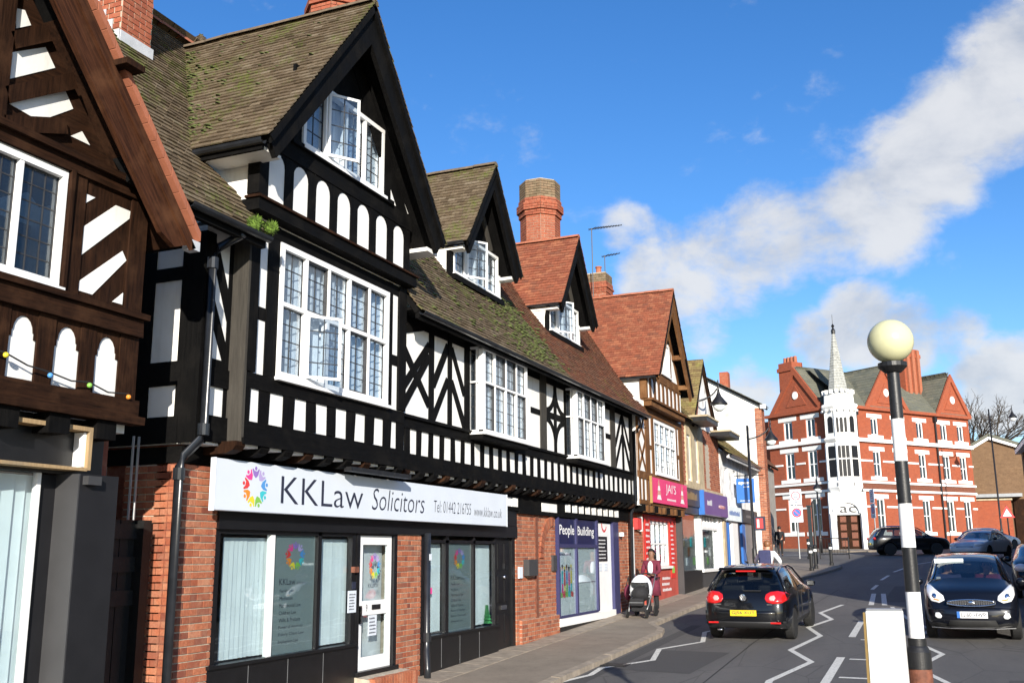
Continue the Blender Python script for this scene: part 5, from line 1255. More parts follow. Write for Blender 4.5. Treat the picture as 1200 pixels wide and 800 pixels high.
f.box(-.2, -.01, 35.1, 38.45, 2.5, 2.6) if False else f.box(-.2, -.01, 35.1, 37.75, 2.5, 2.6); f.box(-.2, .05, 34.75, 38.6, 1.05, 1.15)
sfw = f.build('shop_window', 'paint_white', b4)
B('window_post', 'panel_grey', sfw, -.2, .0, 31.9, 32.05, 1.15, 2.95); B('pane', 'glass', sfw, -.12, -.11, 32.05, 34.75, 1.15, 2.95); B('pane', 'glass', sfw, -.12, -.11, 35.1, 37.75, 1.15, 2.5); B('pane', 'glass', sfw, -.12, -.11, 35.1, 37.75, 2.6, 2.95)
for i in range(4): B('glazing_bar', 'paint_white', sfw, -.11, -.05, 35.6 + i * .5, 35.66 + i * .5, 2.6, 2.95)
for i in range(14): MB().box(-.24, -.2, 32.2 + rng.random() * 5.2, 0, 0, 0) if False else B('window_display', ['c_green', 'curtain', 'stone_tan', 'poster_white', 'c_brown', 'c_cyan'][i % 6], sfw, -.24, -.2, 32.2 + i * .37, 32.4 + i * .37, 1.3 + (i % 3) * .3, 1.55 + (i % 3) * .35)
bx4 = MB().box(-.22, .02, 31.8, 34.6, .3, 1.14).build('stall_riser', 'paint_black', b4); MB().box(-.22, -.02, 34.6, 38.6, .3, 1.04).build('stall_riser', 'panel_grey', b4)
MB().box(-.2, .04, 31.78, 31.86, .4, 3.0).build('pilaster', 'panel_grey', b4)

# ================================================================== white building with the blue fascia and hanging sign
b5 = root('white_shop_building', (-2, 42, zg(42)), 'low white shop building with blue fascia and mossy lean-to eaves', 'building')
MB().box(-6, -1.0, 38.7, 46.0, .5, 5.6).build('rear_wall', 'render_grey', b5)
holes_wall(MB(), -.2, .0, 38.65, 46.0, 3.5, 5.6, [(39.6, 40.3, 3.9, 5.0), (41.4, 42.1, 3.9, 5.0), (44.0, 44.6, 3.9, 5.0)]).build('plaster_wall', 'render_old', b5)
for a in (39.6, 41.4, 44.0): sash(b5, -.06, a, a + .7 if a < 44 else a + .6, 3.9, 5.0)
roof_slope(b5, (.4, 0, 5.45), (0, 1, 0), (-1.6, 0, 1.3), [(38.6, 0), (46.1, 0), (46.1, 2.05), (38.6, 2.05)], 'tile_lichen', wid=.25, gauge=.15); gutter(b5, (.44, 38.7, 5.42), (.44, 46.0, 5.42), .07); MB().box(.28, .38, 38.7, 46, 5.28, 5.42).build('fascia', 'paint_white', b5)
MB().box(-.2, .15, 38.75, 42.2, 2.92, 3.48).build('fascia_board', 'blind', b5); MB().box(-.2, .15, 42.25, 46.0, 2.92, 3.46).build('fascia_board', 'panel_grey', b5)
scribble(b5, .153, 39.2, 41.8, 3.05, 3.38, 1, 'sign_blue', fill=.6); scribble(b5, .153, 42.8, 45.4, 3.08, 3.3, 1, 'grey_metal', fill=.6)
for a, c, m in ((38.7, 39.1, 'stone_tan'), (39.1, 39.4, 'sign_blue'), (39.6, 39.8, 'sign_blue'), (40.4, 41.6, 'paint_white'), (41.7, 41.95, 'ink'), (42.6, 43.3, 'sign_blue'), (43.4, 44.9, 'grey_metal'), (45.4, 46.0, 'ink')): MB().box(-.2, .04, a, c, .5, 2.9).build('pilaster', m, b5)
MB().box(-.25, -.2, 38.7, 46, .5, 2.92).build('shop_back', 'interior', b5); f = B('pane', 'glass', b5, -.15, -.14, 39.1, 43.4, .9, 2.9)
hs = root('hanging_sign', (.1, 42, 4.2), 'square blue hanging sign with white lettering at its top', 'sign')
setT(Matrix.Translation((0, 41.6, 0)) @ Matrix(((0, 1, 0, 0), (-1, 0, 0, 0), (0, 0, 1, 0), (0, 0, 0, 1))))
B('sign_board', 'sign_blue', hs, .0, .06, .08, .80, 3.68, 4.66); text('lettering', 'space', .063, .17, 4.40, .54, .12, 'ink_white', hs, bold=.03); scribble(hs, .063, .34, .74, 4.28, 4.37, 1, 'ink_white'); scribble(hs, .063, .17, .72, 3.73, 3.80, 1, 'ink_white')
setT(); MB().tube([(0, 41.57, 4.78), (1.2, 41.57, 4.78)], .02, 6).build('sign_bracket', 'iron_black', hs)
# ================================================================== taller white gable end behind
b5b = root('white_gable_building', (-3, 48, zg(48)), 'tall building with bare white rendered gable end and brick corner', 'building')
Yg = 46.2
pz = [(-5.5, 0.5), (.55, .5), (.55, 8.35), (-1.9, 9.75), (-5.5, 8.3)]
n = len(pz); MB().add([(x, Yg, z) for x, z in pz] + [(x, Yg + .8, z) for x, z in pz], [tuple(range(n)), tuple(range(2 * n - 1, n - 1, -1))] + [(i, n + i, n + (i + 1) % n, (i + 1) % n) for i in range(n)]).build('wall', 'render_old', b5b)
setT(Matrix.Translation((0, Yg, 0)) @ Matrix(((0, 1, 0, 0), (-1, 0, 0, 0), (0, 0, 1, 0), (0, 0, 0, 1)))); brick_panel(b5b, .03, .28, .58, 1.2, 8.2, False, depth=.05); setT()
brick_panel(b5b, .575, Yg, Yg + .8, 1.2, 8.2, False, depth=.05)
roof_slope(b5b, (.75, 0, 8.25), (0, 1, 0), (-2.6, 0, 1.5), [(Yg - .15, 0), (Yg + .9, 0), (Yg + .9, 3.05), (Yg - .15, 3.05)], 'tile_slate', wid=.3, gauge=.2)
MB().bar(0, 0, 1, 0, 1, 0, 1) ; MB().box(.55, .8, Yg - .16, Yg - .04, 8.12, 8.3).build('verge_board', 'paint_white', b5b)
MB().box(-1.3, -.9, Yg + .2, Yg + .7, 9.0, 10.0).build('chimney', 'brick_chimney', b5b)
# ================================================================== white house beyond the side street
b6 = root('white_corner_house', (-3, 56, zg(56)), 'small white rendered house with grey flank before the red building', 'building')
setT()
MB().box(-7, -1.6, 57.2, 63.5, 1.0, 6.75).build('wall', 'render_old', b6); MB().box(-1.598, -1.5, 57.6, 63.5, 1.2, 6.7).build('flank_wall', 'render_grey', b6)
roof_slope(b6, (-1.2, 0, 6.7), (0, 1, 0), (-2, 0, 2.0), [(57, 0), (63.7, 0), (63.7, 3), (57, 3)], 'tile_rust', wid=.3, gauge=.2); MB().box(-1.95, -1.7, 59.0, 60.2, 7.1, 8.1).build('dormer', 'panel_grey', b6); sash(b6, -1.68, 59.1, 60.1, 7.2, 8.0)
MB().lathe(-1.9, 57.14, [(.001, 5.7), (.22, 5.71)], 12).build('plaque', 'moss', b6) if False else None
for z in (2.4, 4.4): MB().box(-3.4, -2.4, 57.12, 57.2, z, z + 1.1).build('window', 'panel_grey', b6)

# ================================================================== red brick corner building with turret
RB = root('red_brick_building', (1.9, 76, zg(74)), 'grand red brick corner building with white stone windows and turret', 'building')
aR = rad(36.2); Cn = Vector((1.9, 74, 0))
dR = Vector((math.sin(aR), math.cos(aR), 0)); dL = Vector((-math.cos(aR), math.sin(aR), 0))
nR = Vector((dR.y, -dR.x, 0)); nL = Vector((-dL.y, dL.x, 0))
def frame(o, nrm, along): return Matrix(((nrm.x, along.x, 0, o.x), (nrm.y, along.y, 0, o.y), (0, 0, 1, o.z), (0, 0, 0, 1)))
TR = frame(Cn, nR, dR); TL = frame(Cn, nL, dL)        # TL: local y runs to the LEFT in the picture (mirrored frame)
TL = frame(Cn + dL * 7.0, nL, -dL)                    # keep it right-handed: local y from the far left end towards the corner
def farbrick(name, lo, hi, dark):
    b = NB(name); n1_ = b.noise(3.2, 11, b.pos((1, 1, 2.0)), .88); n2_ = b.noise(1.6, 6, None, .65)
    base = b.ramp(n1_, [(.32, lo), (.68, hi)]); base = b.mix(b.maprange(n2_, .42, .78, 0, .7), base, dark)
    sep = b.new('SeparateXYZ'); b.link(b.pos(), sep.inputs[0]); w = b.new('Math'); w.operation = 'PINGPONG'; w.inputs[1].default_value = .0375; b.link(sep.outputs['Z'], w.inputs[0])
    base = b.mix(b.maprange(w.outputs[0], .0, .008, .45, 0.), base, (.40, .30, .22))
    b.set(Base_Color=base, Roughness=.92); b.b.inputs['Specular IOR Level'].default_value = .2; b.bump(n1_, .4, .01); MATS[name] = b.m
farbrick('brick_red_far', (.20, .042, .02), (.40, .10, .045), (.23, .065, .038))
G0 = 1.75
def zlev(tr): return None
# right wing
setT(TR)
wins_r = [(3.0, 4.1), (5.55, 6.65), (8.1, 9.15), (11.0, 11.95), (13.0, 14.0)]
hr = []
for a, c in wins_r:
    m_ = (a + c) / 2
    hr += [(m_ - .40, m_ + .40, 9.95, 11.2), (m_ - .42, m_ + .42, 6.95, 8.8), (m_ - .44, m_ + .44, 3.05, 5.4)]
holes_wall(MB(), -.4, .0, 1.2, 14.6, G0 - .5, 12.0, hr).build('wall', 'brick_red_far', RB)
MB().box(-9, -.6, 1.5, 14.4, G0 - .5, 11.8).build('core_wall', 'brick_red_far', RB)
for (a, c, z0, z1) in hr: sash(RB, -.08, a, c, z0, z1, fw=.09, vert=1, mid=z1 < 9.5, surround=.27, back='curtain', glass='glass_far')
for z, h, pr in ((9.40, .26, .22), (8.0, .13, .06), (6.46, .16, .14), (5.88, .16, .14), (4.75, .13, .06), (11.75, .22, .25)):
    segs = [(1.2, 14.62)] if pr > .1 else []
    if pr <= .1:
        cur = 1.2
        for a, c in wins_r:
            m_ = (a + c) / 2; segs.append((cur, m_ - .58)); cur = m_ + .58
        segs.append((cur, 14.62))
    for a, c in segs: MB().box(-.05, pr, a, c, z, z + h).build('string_course', 'stone_white' if z < 11 else 'brick_red_far', RB)
MB().box(-.02, .05, 1.3, 14.55, 6.05, 6.44).build('frieze', 'rust', RB)
for y in (1.5, 10.35): MB().tube([(.12, y, 11.7), (.12, y, G0)], .07, 8).build('downpipe', 'iron_black', RB); MB().box(.02, .24, y - .14, y + .14, 11.3, 11.65).build('rain_head', 'iron_black', RB)
def pediment(y0, y1, z0, z1):
    yc_ = (y0 + y1) / 2
    g = MB().prism([(y0, z0), (y1, z0), (yc_, z1)], -.5, .02).build('gable', 'brick_red_far', RB)
    for sg_ in (-1, 1):
        e = yc_ + sg_ * (y1 - y0) / 2
        MB().prism([(yc_, z1 + .16), (e + sg_ * .12, z0), (e - sg_ * .32, z0), (yc_, z1 - .42)], .02, .16).build('raking_cornice', 'brick_red_far', g)
    MB().box(.0, .2, y0 - .1, y1 + .1, z0 - .16, z0).build('cornice', 'brick_red_far', g)
    MB().prism([(yc_ - 1.0, z0 + .35), (yc_ + 1.0, z0 + .35), (yc_, z0 + 1.9)], .02, .07).build('carved_panel', 'brick_red_far', g)
    mb = MB().prism([(yc_ + .26 * math.cos(t * .524), z0 + 1.15 + .30 * math.sin(t * .524)) for t in range(12)], .07, .13).build('roundel', 'stone_white', g)
    roofs = [(y0, -1), (y1, 1)]
    L = math.hypot((y1 - y0) / 2, z1 - z0)
    for sg_ in (-1, 1):
        O_ = (-.1, yc_ + sg_ * (y1 - y0) / 2, z0 + .05)
        Ow = T @ Vector(O_); Uw = (T.to_3x3() @ Vector((-1, 0, 0))); Vw = T.to_3x3() @ Vector((0, -sg_ * (y1 - y0) / 2, z1 - z0))
        t_ = T.copy(); setT(); roof_slope(RB, Ow, Uw, Vw, [(0, 0), (6, 0), (6, L), (0, L)], 'tile_slate', wid=.4, gauge=.28); setT(t_)
pediment(2.7, 7.3, 12.0, 15.1); pediment(10.75, 14.75, 12.0, 15.05)
t_ = T.copy()
Ow = T @ Vector((.15, 1.0, 11.95)); Uw = T.to_3x3() @ Vector((0, 1, 0)); Vw = T.to_3x3() @ Vector((-3.6, 0, 3.1)); setT()
roof_slope(RB, Ow, Uw, Vw, [(0, 0), (13.6, 0), (13.6, 4.75), (0, 4.75)], 'tile_slate', wid=.4, gauge=.28); setT(t_)
st = MB().box(-3.4, -2.2, 10.4, 12.3, 12.5, 17.5).build('chimney', 'brick_red_far', RB); MB().box(-3.5, -2.1, 10.3, 12.4, 16.8, 17.1).build('chimney_band', 'brick_red_far', st)
for i in range(3): MB().box(-2.2, -2.0, 10.6 + i * .62, 10.9 + i * .62, 12.5, 17.4).build('chimney_rib', 'terracotta', st)
for i in range(4): MB().lathe(-2.8, 10.7 + i * .42, [(.17, 17.5), (.14, 17.9)], 8).build('chimney_pot', 'terracotta', st)
# left wing (local y 0 = far left end, 7 = corner)
setT(TL)
wl_ = [(1.95), (4.15)]
hl = []
for m_ in wl_: hl += [(m_ - .45, m_ + .45, 9.9, 11.3), (m_ - .46, m_ + .46, 6.95, 8.95), (m_ - .48, m_ + .48, 3.1, 5.55)]
holes_wall(MB(), -.4, 0, .0, 5.9, G0 - .5, 12.0, hl).build('wall', 'brick_red_far', RB); MB().box(-10, -.6, .2, 5.8, G0 - .5, 11.8).build('core_wall', 'brick_red_far', RB)
for (a, c, z0, z1) in hl: sash(RB, -.08, a, c, z0, z1, fw=.10, vert=1, mid=z1 < 9.5, surround=.30, back='curtain', glass='glass_far')
for z, h, pr in ((9.40, .26, .22), (8.0, .13, .06), (6.46, .16, .14), (5.88, .16, .14), (4.75, .13, .06), (11.75, .22, .25)):
    segs = [(-.1, 5.9)] if pr > .1 else [(0, 1.27), (2.63, 3.47), (4.83, 5.9)]
    for a, c in segs: MB().box(-.05, pr, a, c, z, z + h).build('string_course', 'stone_white' if z < 11 else 'brick_red_far', RB)
MB().box(-.02, .05, .1, 5.8, 6.05, 6.44).build('frieze', 'rust', RB)
MB().tube([(.14, 5.75, 11.7), (.14, 5.75, G0)], .08, 8).build('downpipe', 'iron_black', RB)
pediment(.45, 5.5, 12.0, 15.15)
st = MB().box(-3.2, -2.0, -.5, .9, 12.0, 16.3).build('chimney', 'brick_red_far', RB); MB().box(-3.3, -1.9, -.6, 1.0, 15.6, 15.9).build('chimney_band', 'brick_red_far', st)
for i in range(4): MB().lathe(-2.6, -.3 + i * .35, [(.16, 16.3), (.13, 16.8)], 8).build('chimney_pot', 'terracotta', st)
# corner turret
setT()
tc_ = Cn + (dR + dL).normalized() * .70
nC = (nR + nL).normalized()
tur = MB()
def octa(r): return r
turret = MB().lathe(tc_.x, tc_.y, [(1.05, 5.75), (1.26, 6.1), (1.24, 6.5), (1.16, 6.6), (1.16, 9.2), (1.10, 9.7), (1.10, 11.45), (1.20, 11.6), (1.32, 11.8), (1.32, 11.95), (1.10, 12.05), (1.06, 12.75)], 8, math.atan2(nC.y, nC.x) + math.pi / 8).build('turret', 'stone_white', RB)
MB().lathe(tc_.x, tc_.y, [(1.20, 9.30), (1.34, 9.5), (1.20, 9.66)], 8, math.atan2(nC.y, nC.x) + math.pi / 8).build('turret_band', 'stone_white', turret)
for k in range(16):
    a = 2 * math.pi * k / 16; x, y = tc_.x + 1.02 * math.cos(a), tc_.y + 1.02 * math.sin(a); MB().box(x - .11, x + .11, y - .11, y + .11, 12.74, 13.02).build('battlement', 'stone_white', turret)
for k in range(8):
    a = math.atan2(nC.y, nC.x) + math.pi / 8 + k * math.pi / 4
    for r_, z0_, z1_ in ((1.17, 6.6, 9.25), (1.11, 9.7, 11.5)): MB().tube([(tc_.x + r_ * math.cos(a), tc_.y + r_ * math.sin(a), z0_), (tc_.x + r_ * math.cos(a), tc_.y + r_ * math.sin(a), z1_)], .07, 6).build('turret_shaft', 'stone_white', turret)
for k in range(16):
    a = 2 * math.pi * k / 16; MB().ball((tc_.x + 1.2 * math.cos(a), tc_.y + 1.2 * math.sin(a), 11.55), .10, 6, 5).build('turret_corbel', 'stone_white', turret)
sp_ = MB().lathe(tc_.x, tc_.y, [(.72, 12.8), (.08, 17.3)], 8, math.atan2(nC.y, nC.x) + math.pi / 8).build('spire', 'stone_tan', RB)
simple('spire_shingle', (.33, .335, .31), .9, .3, 6, .5); sp_.data.materials[0] = MATS['spire_shingle']
for i in range(22):
    z = 12.85 + i * .2; r = .72 - (z - 12.8) * (.64 / 4.5); MB().lathe(tc_.x, tc_.y, [(r + .035, z), (r - .015, z + .19)], 8, math.atan2(nC.y, nC.x) + math.pi / 8).build('shingle_course', 'spire_shingle', sp_)
MB().lathe(tc_.x, tc_.y, [(.14, 17.25), (.16, 17.5), (.05, 17.7), (.12, 17.85), (.02, 18.0), (.015, 18.7)], 8).build('finial', 'iron_black', sp_)
for k in (-1, 0, 1):
    ang = math.atan2(nC.y, nC.x) + k * math.pi / 4; nn = Vector((math.cos(ang), math.sin(ang), 0)); al = Vector((-nn.y, nn.x, 0)); ap = 1.16 * math.cos(math.pi / 8)
    setT(frame(Vector((tc_.x, tc_.y, 0)) + nn * (ap + .02), nn, al))
    for y in ((-.30, 0, .30) if k == 0 else (0,)):
        w_ = .11 if k == 0 else .22
        p = [(y - w_, 9.95), (y + w_, 9.95), (y + w_, 10.9)] + [(y + w_ * math.cos(t * .3927), 10.9 + w_ * math.sin(t * .3927)) for t in range(9)] + [(y - w_, 10.9)]
        MB().prism(p, -.09, -.045).build('turret_window', 'glass_far' if False else 'panel_dark', turret)
    for (a, c) in (((-.44, -.17), (-.12, .12), (.17, .44)) if k == 0 else ((-.30, .30),)):
        for z0, z1 in ((6.85, 8.05), (8.15, 9.0)): MB().box(-.02, .012, a, c, z0, z1).build('turret_window', 'panel_dark', turret)
    if k == 0:
        for y in (-.45, 0, .45): MB().box(.0, .03, y - .13, y + .13, 6.18, 6.42).build('turret_slot', 'panel_grey', turret)
# canted entrance under the turret
setT(frame(Vector((tc_.x, tc_.y, 0)) + nC * .98, nC, Vector((-nC.y, nC.x, 0))))
holes_wall(MB(), -1.0, .05, -1.25, 1.25, G0 - .5, 5.75, [(-.78, .78, G0 - .5, 4.7)]).build('entrance_wall', 'stone_white', RB)
for sg_ in (-1, 1): MB().box(.05, .26, sg_ * 1.02 - .18, sg_ * 1.02 + .18, G0 - .5, 4.3).build('entrance_pilaster', 'stone_white', RB)
MB().prism([(1.05 * math.cos(t * math.pi / 10), 4.3 + 1.05 * math.sin(t * math.pi / 10)) for t in range(11)] + [(.72 * math.cos(t * math.pi / 10), 4.3 + .72 * math.sin(t * math.pi / 10)) for t in range(10, -1, -1)], .05, .22).build('entrance_arch', 'stone_white', RB)
MB().box(-.08, .0, -.78, .78, 4.2, 4.7).build('tympanum', 'stone_white', RB)
dr2 = MB().box(-.40, -.30, -.78, .78, G0 - .3, 4.2).build('entrance_door', 'timber_brown', RB)
for i in (-1, 1):
    for k in range(4): MB().box(-.302, -.26, i * .36 - .2, i * .36 + .2, G0 + .3 + k * .55, G0 + .7 + k * .55).build('door_panel', 'rust', dr2)
text('lettering', 'ac', .075, -.55, 4.36, 1.1, .42, 'panel_grey', RB)
setT()

# ================================================================== brown brick hall and low wall to the right
bh = root('brown_brick_hall', (24, 96, zg(96)), 'plain brown brick hall with white verge beside the red building', 'building')
farbrick('brick_brown_far', (.085, .048, .026), (.22, .135, .075), (.13, .08, .045))
aH = rad(24); hT = Matrix.Translation((11.94, 88.0, 0)) @ Matrix(((0, 1, 0, 0), (-1, 0, 0, 0), (0, 0, 1, 0), (0, 0, 0, 1)))
setT(hT)
MB().prism([(-2.5, 1.5), (9, 1.5), (9, 6.9), (0, 10.35), (-2.5, 8.9)], -12, 0).build('wall', 'brick_brown_far', bh)
for p, q in (((-2.7, 8.88), (0.02, 10.45)), ((0, 10.45), (9.2, 6.92))): MB().bar(*p, *q, .2, -12.2, .3).build('verge_board', 'paint_white', bh); MB().bar(p[0], p[1] + .25, q[0], q[1] + .25, .2, -12.2, .35).build('roof', 'tile_slate', bh)
MB().box(.0, 1.2, -1.5, 1.9, 5.75, 6.0).build('canopy', 'grey_metal', bh); MB().box(.0, .2, 1.3, 4.5, 1.5, 5.6).build('dark_opening', 'timber_brown', bh)
setT()
wlw = root('low_red_wall', (11.6, 87, zg(87)), 'low red brick garden wall between red building and brown hall', 'wall')
MB().box(10.2, 13.0, 86.9, 87.2, 1.6, 5.5).build('wall', 'brick_red_far', wlw); MB().box(10.1, 13.1, 86.8, 87.3, 5.5, 5.62).build('coping', 'stone_tan', wlw)

# ================================================================== bare winter tree
tr = root('bare_tree', (13.5, 103, zg(103)), 'large bare winter tree behind the brown brick hall', 'tree')
R2 = random.Random(5)
tk = MB(); tw = MB()
def branch(p, d, L, r, lv):
    n = 3; pts = [p]; q = p; dd = d
    for i in range(n):
        dd = (dd + Vector((R2.gauss(0, .13), R2.gauss(0, .13), R2.gauss(.05, .08)))).normalized(); q = q + dd * L / n; pts.append(q)
    (tk if lv < 2 else tw).tube(pts, r, 6 if lv < 2 else 4 if lv < 4 else 3, r * .6, cap=False)
    if lv >= 7: return
    for k in range(3 if lv < 1 else 3 if lv < 5 else 2):
        s = R2.uniform(.45, 1.); b0 = p + (q - p) * s if lv else p + (q - p) * R2.uniform(.7, 1)
        ax = Vector((R2.gauss(0, 1), R2.gauss(0, 1), R2.gauss(0, .5))).normalized()
        nd = (dd + ax * R2.uniform(.35, .75)).normalized(); nd.z = abs(nd.z) * .8 + .12 if lv < 4 else nd.z
        branch(b0 if lv else q - dd * R2.uniform(0, L * .3), nd.normalized(), L * R2.uniform(.62, .8), max(r * .60, .016), lv + 1)
branch(Vector((13.5, 103, 1.8)), Vector((0.02, 0, 1)), 5.5, .42, 0)
tk.build('trunk', 'bark', tr, smooth=True); tw.build('crown', 'bark', tr, kind='stuff')

# ================================================================== row of houses on the sunny side (beyond the right edge of the view); they shade the carriageway
op = root('opposite_terrace', (16, 36, zg(36)), 'brick terrace along the right side of the street beyond the frame', 'building')
setT(Matrix(((-1, 0, 0, 12.2), (0, -1, 0, 62), (0, 0, 1, 0), (0, 0, 0, 1))))      # faces -X
ho = []
for i in range(12):
    for z0, z1 in ((1.0 + 1.0, 3.6), (4.4, 5.9)): ho.append((1.2 + i * 4.0, 2.6 + i * 4.0, z0 + .035 * (30 - i * 2), z1 + .035 * (30 - i * 2)))
ho = [h for h in ho if h[1] < 42.5]
holes_wall(MB(), -.3, 0, .0, 43.0, -.6, 6.9, ho).build('wall', 'brick_brown_far', op)
for h in ho: sash(op, -.08, *h)
MB().box(-8, -.5, .2, 42.8, -.6, 6.8).build('core_wall', 'render_grey', op)
MB().box(-8, .3, -.1, 43.1, 6.9, 7.15).build('eaves', 'paint_white', op)
MB().add([(.35, -.1, 7.155), (.35, 43.1, 7.155), (-8, 43.1, 7.155), (-8, -.1, 7.155), (-4, -.1, 8.2), (-4, 43.1, 8.2)], [(0, 1, 5, 4), (3, 4, 5, 2), (0, 4, 3), (1, 2, 5)]).build('roof', 'tile_slate', op)
setT()

# ================================================================== unseen terrace added behind the camera to block sky glow in reflections
be_ = root('added_rear_terrace', (5, -34, zg(-34)), 'unseen brick terrace added behind the viewpoint to dim reflections', 'building')
setT(Matrix.Translation((0, -32, 0)) @ Matrix(((0, -1, 0, 0), (1, 0, 0, 0), (0, 0, 1, 0), (0, 0, 0, 1))))      # faces +Y
hb = [(-20 + i * 4.0, -18.6 + i * 4.0, z0, z0 + 1.5) for i in range(11) for z0 in (0.2, 3.2)]
holes_wall(MB(), -.3, 0, -22, 24, -1.6, 5.6, hb).build('wall', 'brick_brown_far', be_)
for h in hb: sash(be_, -.08, *h)
MB().box(-7, -.5, -21.8, 23.8, -1.6, 5.5).build('core_wall', 'render_grey', be_)
MB().add([(.35, -22.2, 5.6), (.35, 24.2, 5.6), (-7.2, 24.2, 5.6), (-7.2, -22.2, 5.6), (-3.5, -22.2, 7.6), (-3.5, 24.2, 7.6)], [(0, 1, 5, 4), (3, 4, 5, 2), (0, 4, 3), (1, 2, 5), (0, 3, 2, 1)]).build('roof', 'tile_slate', be_)
setT()
# ================================================================== cars
def car_body(L, W, H, belt, sill, hood_f, hood_c, y_cowl, y_rf, y_rr, tail, nose_r=.12, roofw=.62, tail_in=.0, boot=None):
    """closed shell as a grid of rings; returns verts, faces, material index per face (0 paint, 1 glass, 2 trim)"""
    w = W / 2; S = [0.0, .09, .22, .36, .47, .58]
    st = [tail[0]] + [L * s for s in S[1:]]
    ys = [0.0, .10 * L, .24 * L, .38 * L, .50 * L, .61 * L, y_cowl, y_cowl + (L - y_cowl) * .45, y_cowl + (L - y_cowl) * .8, L]
    rings = []
    for i, y in enumerate(ys):
        t = y / L
        pl = 1 - .10 * max(0, (t - .75) / .25) ** 2 - .07 * max(0, (.15 - t) / .15) ** 2        # plan taper
        x = w * pl
        f = i >= 6
        ends = i in (0, 9)
        b_ = belt + (hood_c - belt if f else 0)
        if f: hz = hood_c + (hood_f - hood_c) * ((y - y_cowl) / (L - y_cowl)) ** 1.5
        P = [(x * .90, y, sill - (0 if not ends else -.04)), (x * .985, y, sill + .10), (x, y, sill + .34), (x * .99, y, (belt if not f else hz) - .12), (x * (.95 if not f else .93), y, belt if not f else hz - .03)]
        if i == 0: P = [(p[0], y + d, p[2]) for p, d in zip(P, (tail[1], tail[2], tail[3], tail[4], tail[5]))]
        if i == 1: P = [(p[0], y + d * .35, p[2]) for p, d in zip(P, (tail[1], tail[2], tail[3], tail[4], tail[5]))]
        if i == 9: P = [(p[0] * k, y - d, p[2]) for p, d, k in zip(P, (.10, .02, .02, .10, .20), (.86, .92, .95, .92, .86))]
        if i == 8: P = [(p[0] * k, p[1], p[2]) for p, k in zip(P, (.95, .975, .985, .98, .96))]
        if not f:
            k = i / 5; yy = y_rr + (y_rf - y_rr) * k; rw = w * roofw * (1 + .06 * math.sin(k * math.pi)); zz = H - .045 * (2 * k - 1) ** 2 - (.02 if i in (0, 5) else 0)
            P += [(rw * 1.09, yy, zz - .10), (rw * .93, yy, zz - .025), (0, yy - (.03 if i == 0 else 0), zz)]
        else:
            P += [(x * .72, y - (.16 if i == 9 else 0) + (.05 if i == 6 else 0), hz + .0), (x * .42, y - (.13 if i == 9 else 0) + (.09 if i == 6 else 0), hz + .018), (0, y - (.11 if i == 9 else 0) + (.11 if i == 6 else 0), hz + .025)]
        rings.append(P)
    V, F, M = [], [], []
    n = 8; ring_id = []
    for P in rings:
        ids = []
        for sgn in (-1, 1):
            row = []
            for j, p in enumerate(P):
                if sgn == 1 and j == n - 1: row.append(ids[0][n - 1]); continue
                V.append((sgn * p[0], p[1], p[2])); row.append(len(V) - 1)
            ids.append(row)
        ring_id.append(ids)
    for i in range(len(rings) - 1):
        for s in (0, 1):
            for j in range(n - 1):
                q = (ring_id[i][s][j], ring_id[i + 1][s][j], ring_id[i + 1][s][j + 1], ring_id[i][s][j + 1])
                if s == 0: q = q[::-1]
                m = 0
                if j == 4 and 0 <= i <= 5: m = 1
                if i == 5 and j >= 5: m = 1
                if j == 0: m = 2
                if j == 4 and i == 0: m = 0
                F.append(q); M.append(m)
        F.append((ring_id[i][0][0], ring_id[i][1][0], ring_id[i + 1][1][0], ring_id[i + 1][0][0])); M.append(2)
    def cap(ids, cols, bulge, rear):
        # grid across; cols = interior x fractions
        rows = []
        nj = n if rear else 5
        top = None
        for j in range(5):
            a, c = ids[0][j], ids[1][j]; row = [a]
            for fx in cols:
                x0, y0, z0 = V[a]; V.append((V[c][0] * fx, y0 + bulge * (1 - fx * fx), z0 + (.01 * (1 - fx * fx) if j > 2 else 0))); row.append(len(V) - 1)
            row.append(c); rows.append(row)
        if rear: rows.append([ids[0][5], ids[0][6], ids[0][7], ids[1][6], ids[1][5]])
        else: rows[4] = [ids[0][4], ids[0][5], ids[0][6], ids[0][7], ids[1][6], ids[1][5], ids[1][4]]
        for j in range(len(rows) - 1):
            for k in range(len(rows[0]) - 1):
                q = (rows[j][k], rows[j][k + 1], rows[j + 1][k + 1], rows[j + 1][k])
                if not rear: q = q[::-1]
                F.append(q); M.append(1 if rear and j == 4 else 2 if j == 0 else 0)
    cap(ring_id[0], (-.62, 0, .62), -.05, True)
    cap(ring_id[-1], (-.75, -.42, 0, .42, .75), .10, False)
    return V, F, M
def solid_eval(jobs):
    dg = bpy.context.evaluated_depsgraph_get(); out = []
    for o in jobs: out.append(bpy.data.meshes.new_from_object(o.evaluated_get(dg)))
    return out
WHEEL_MESH = {}
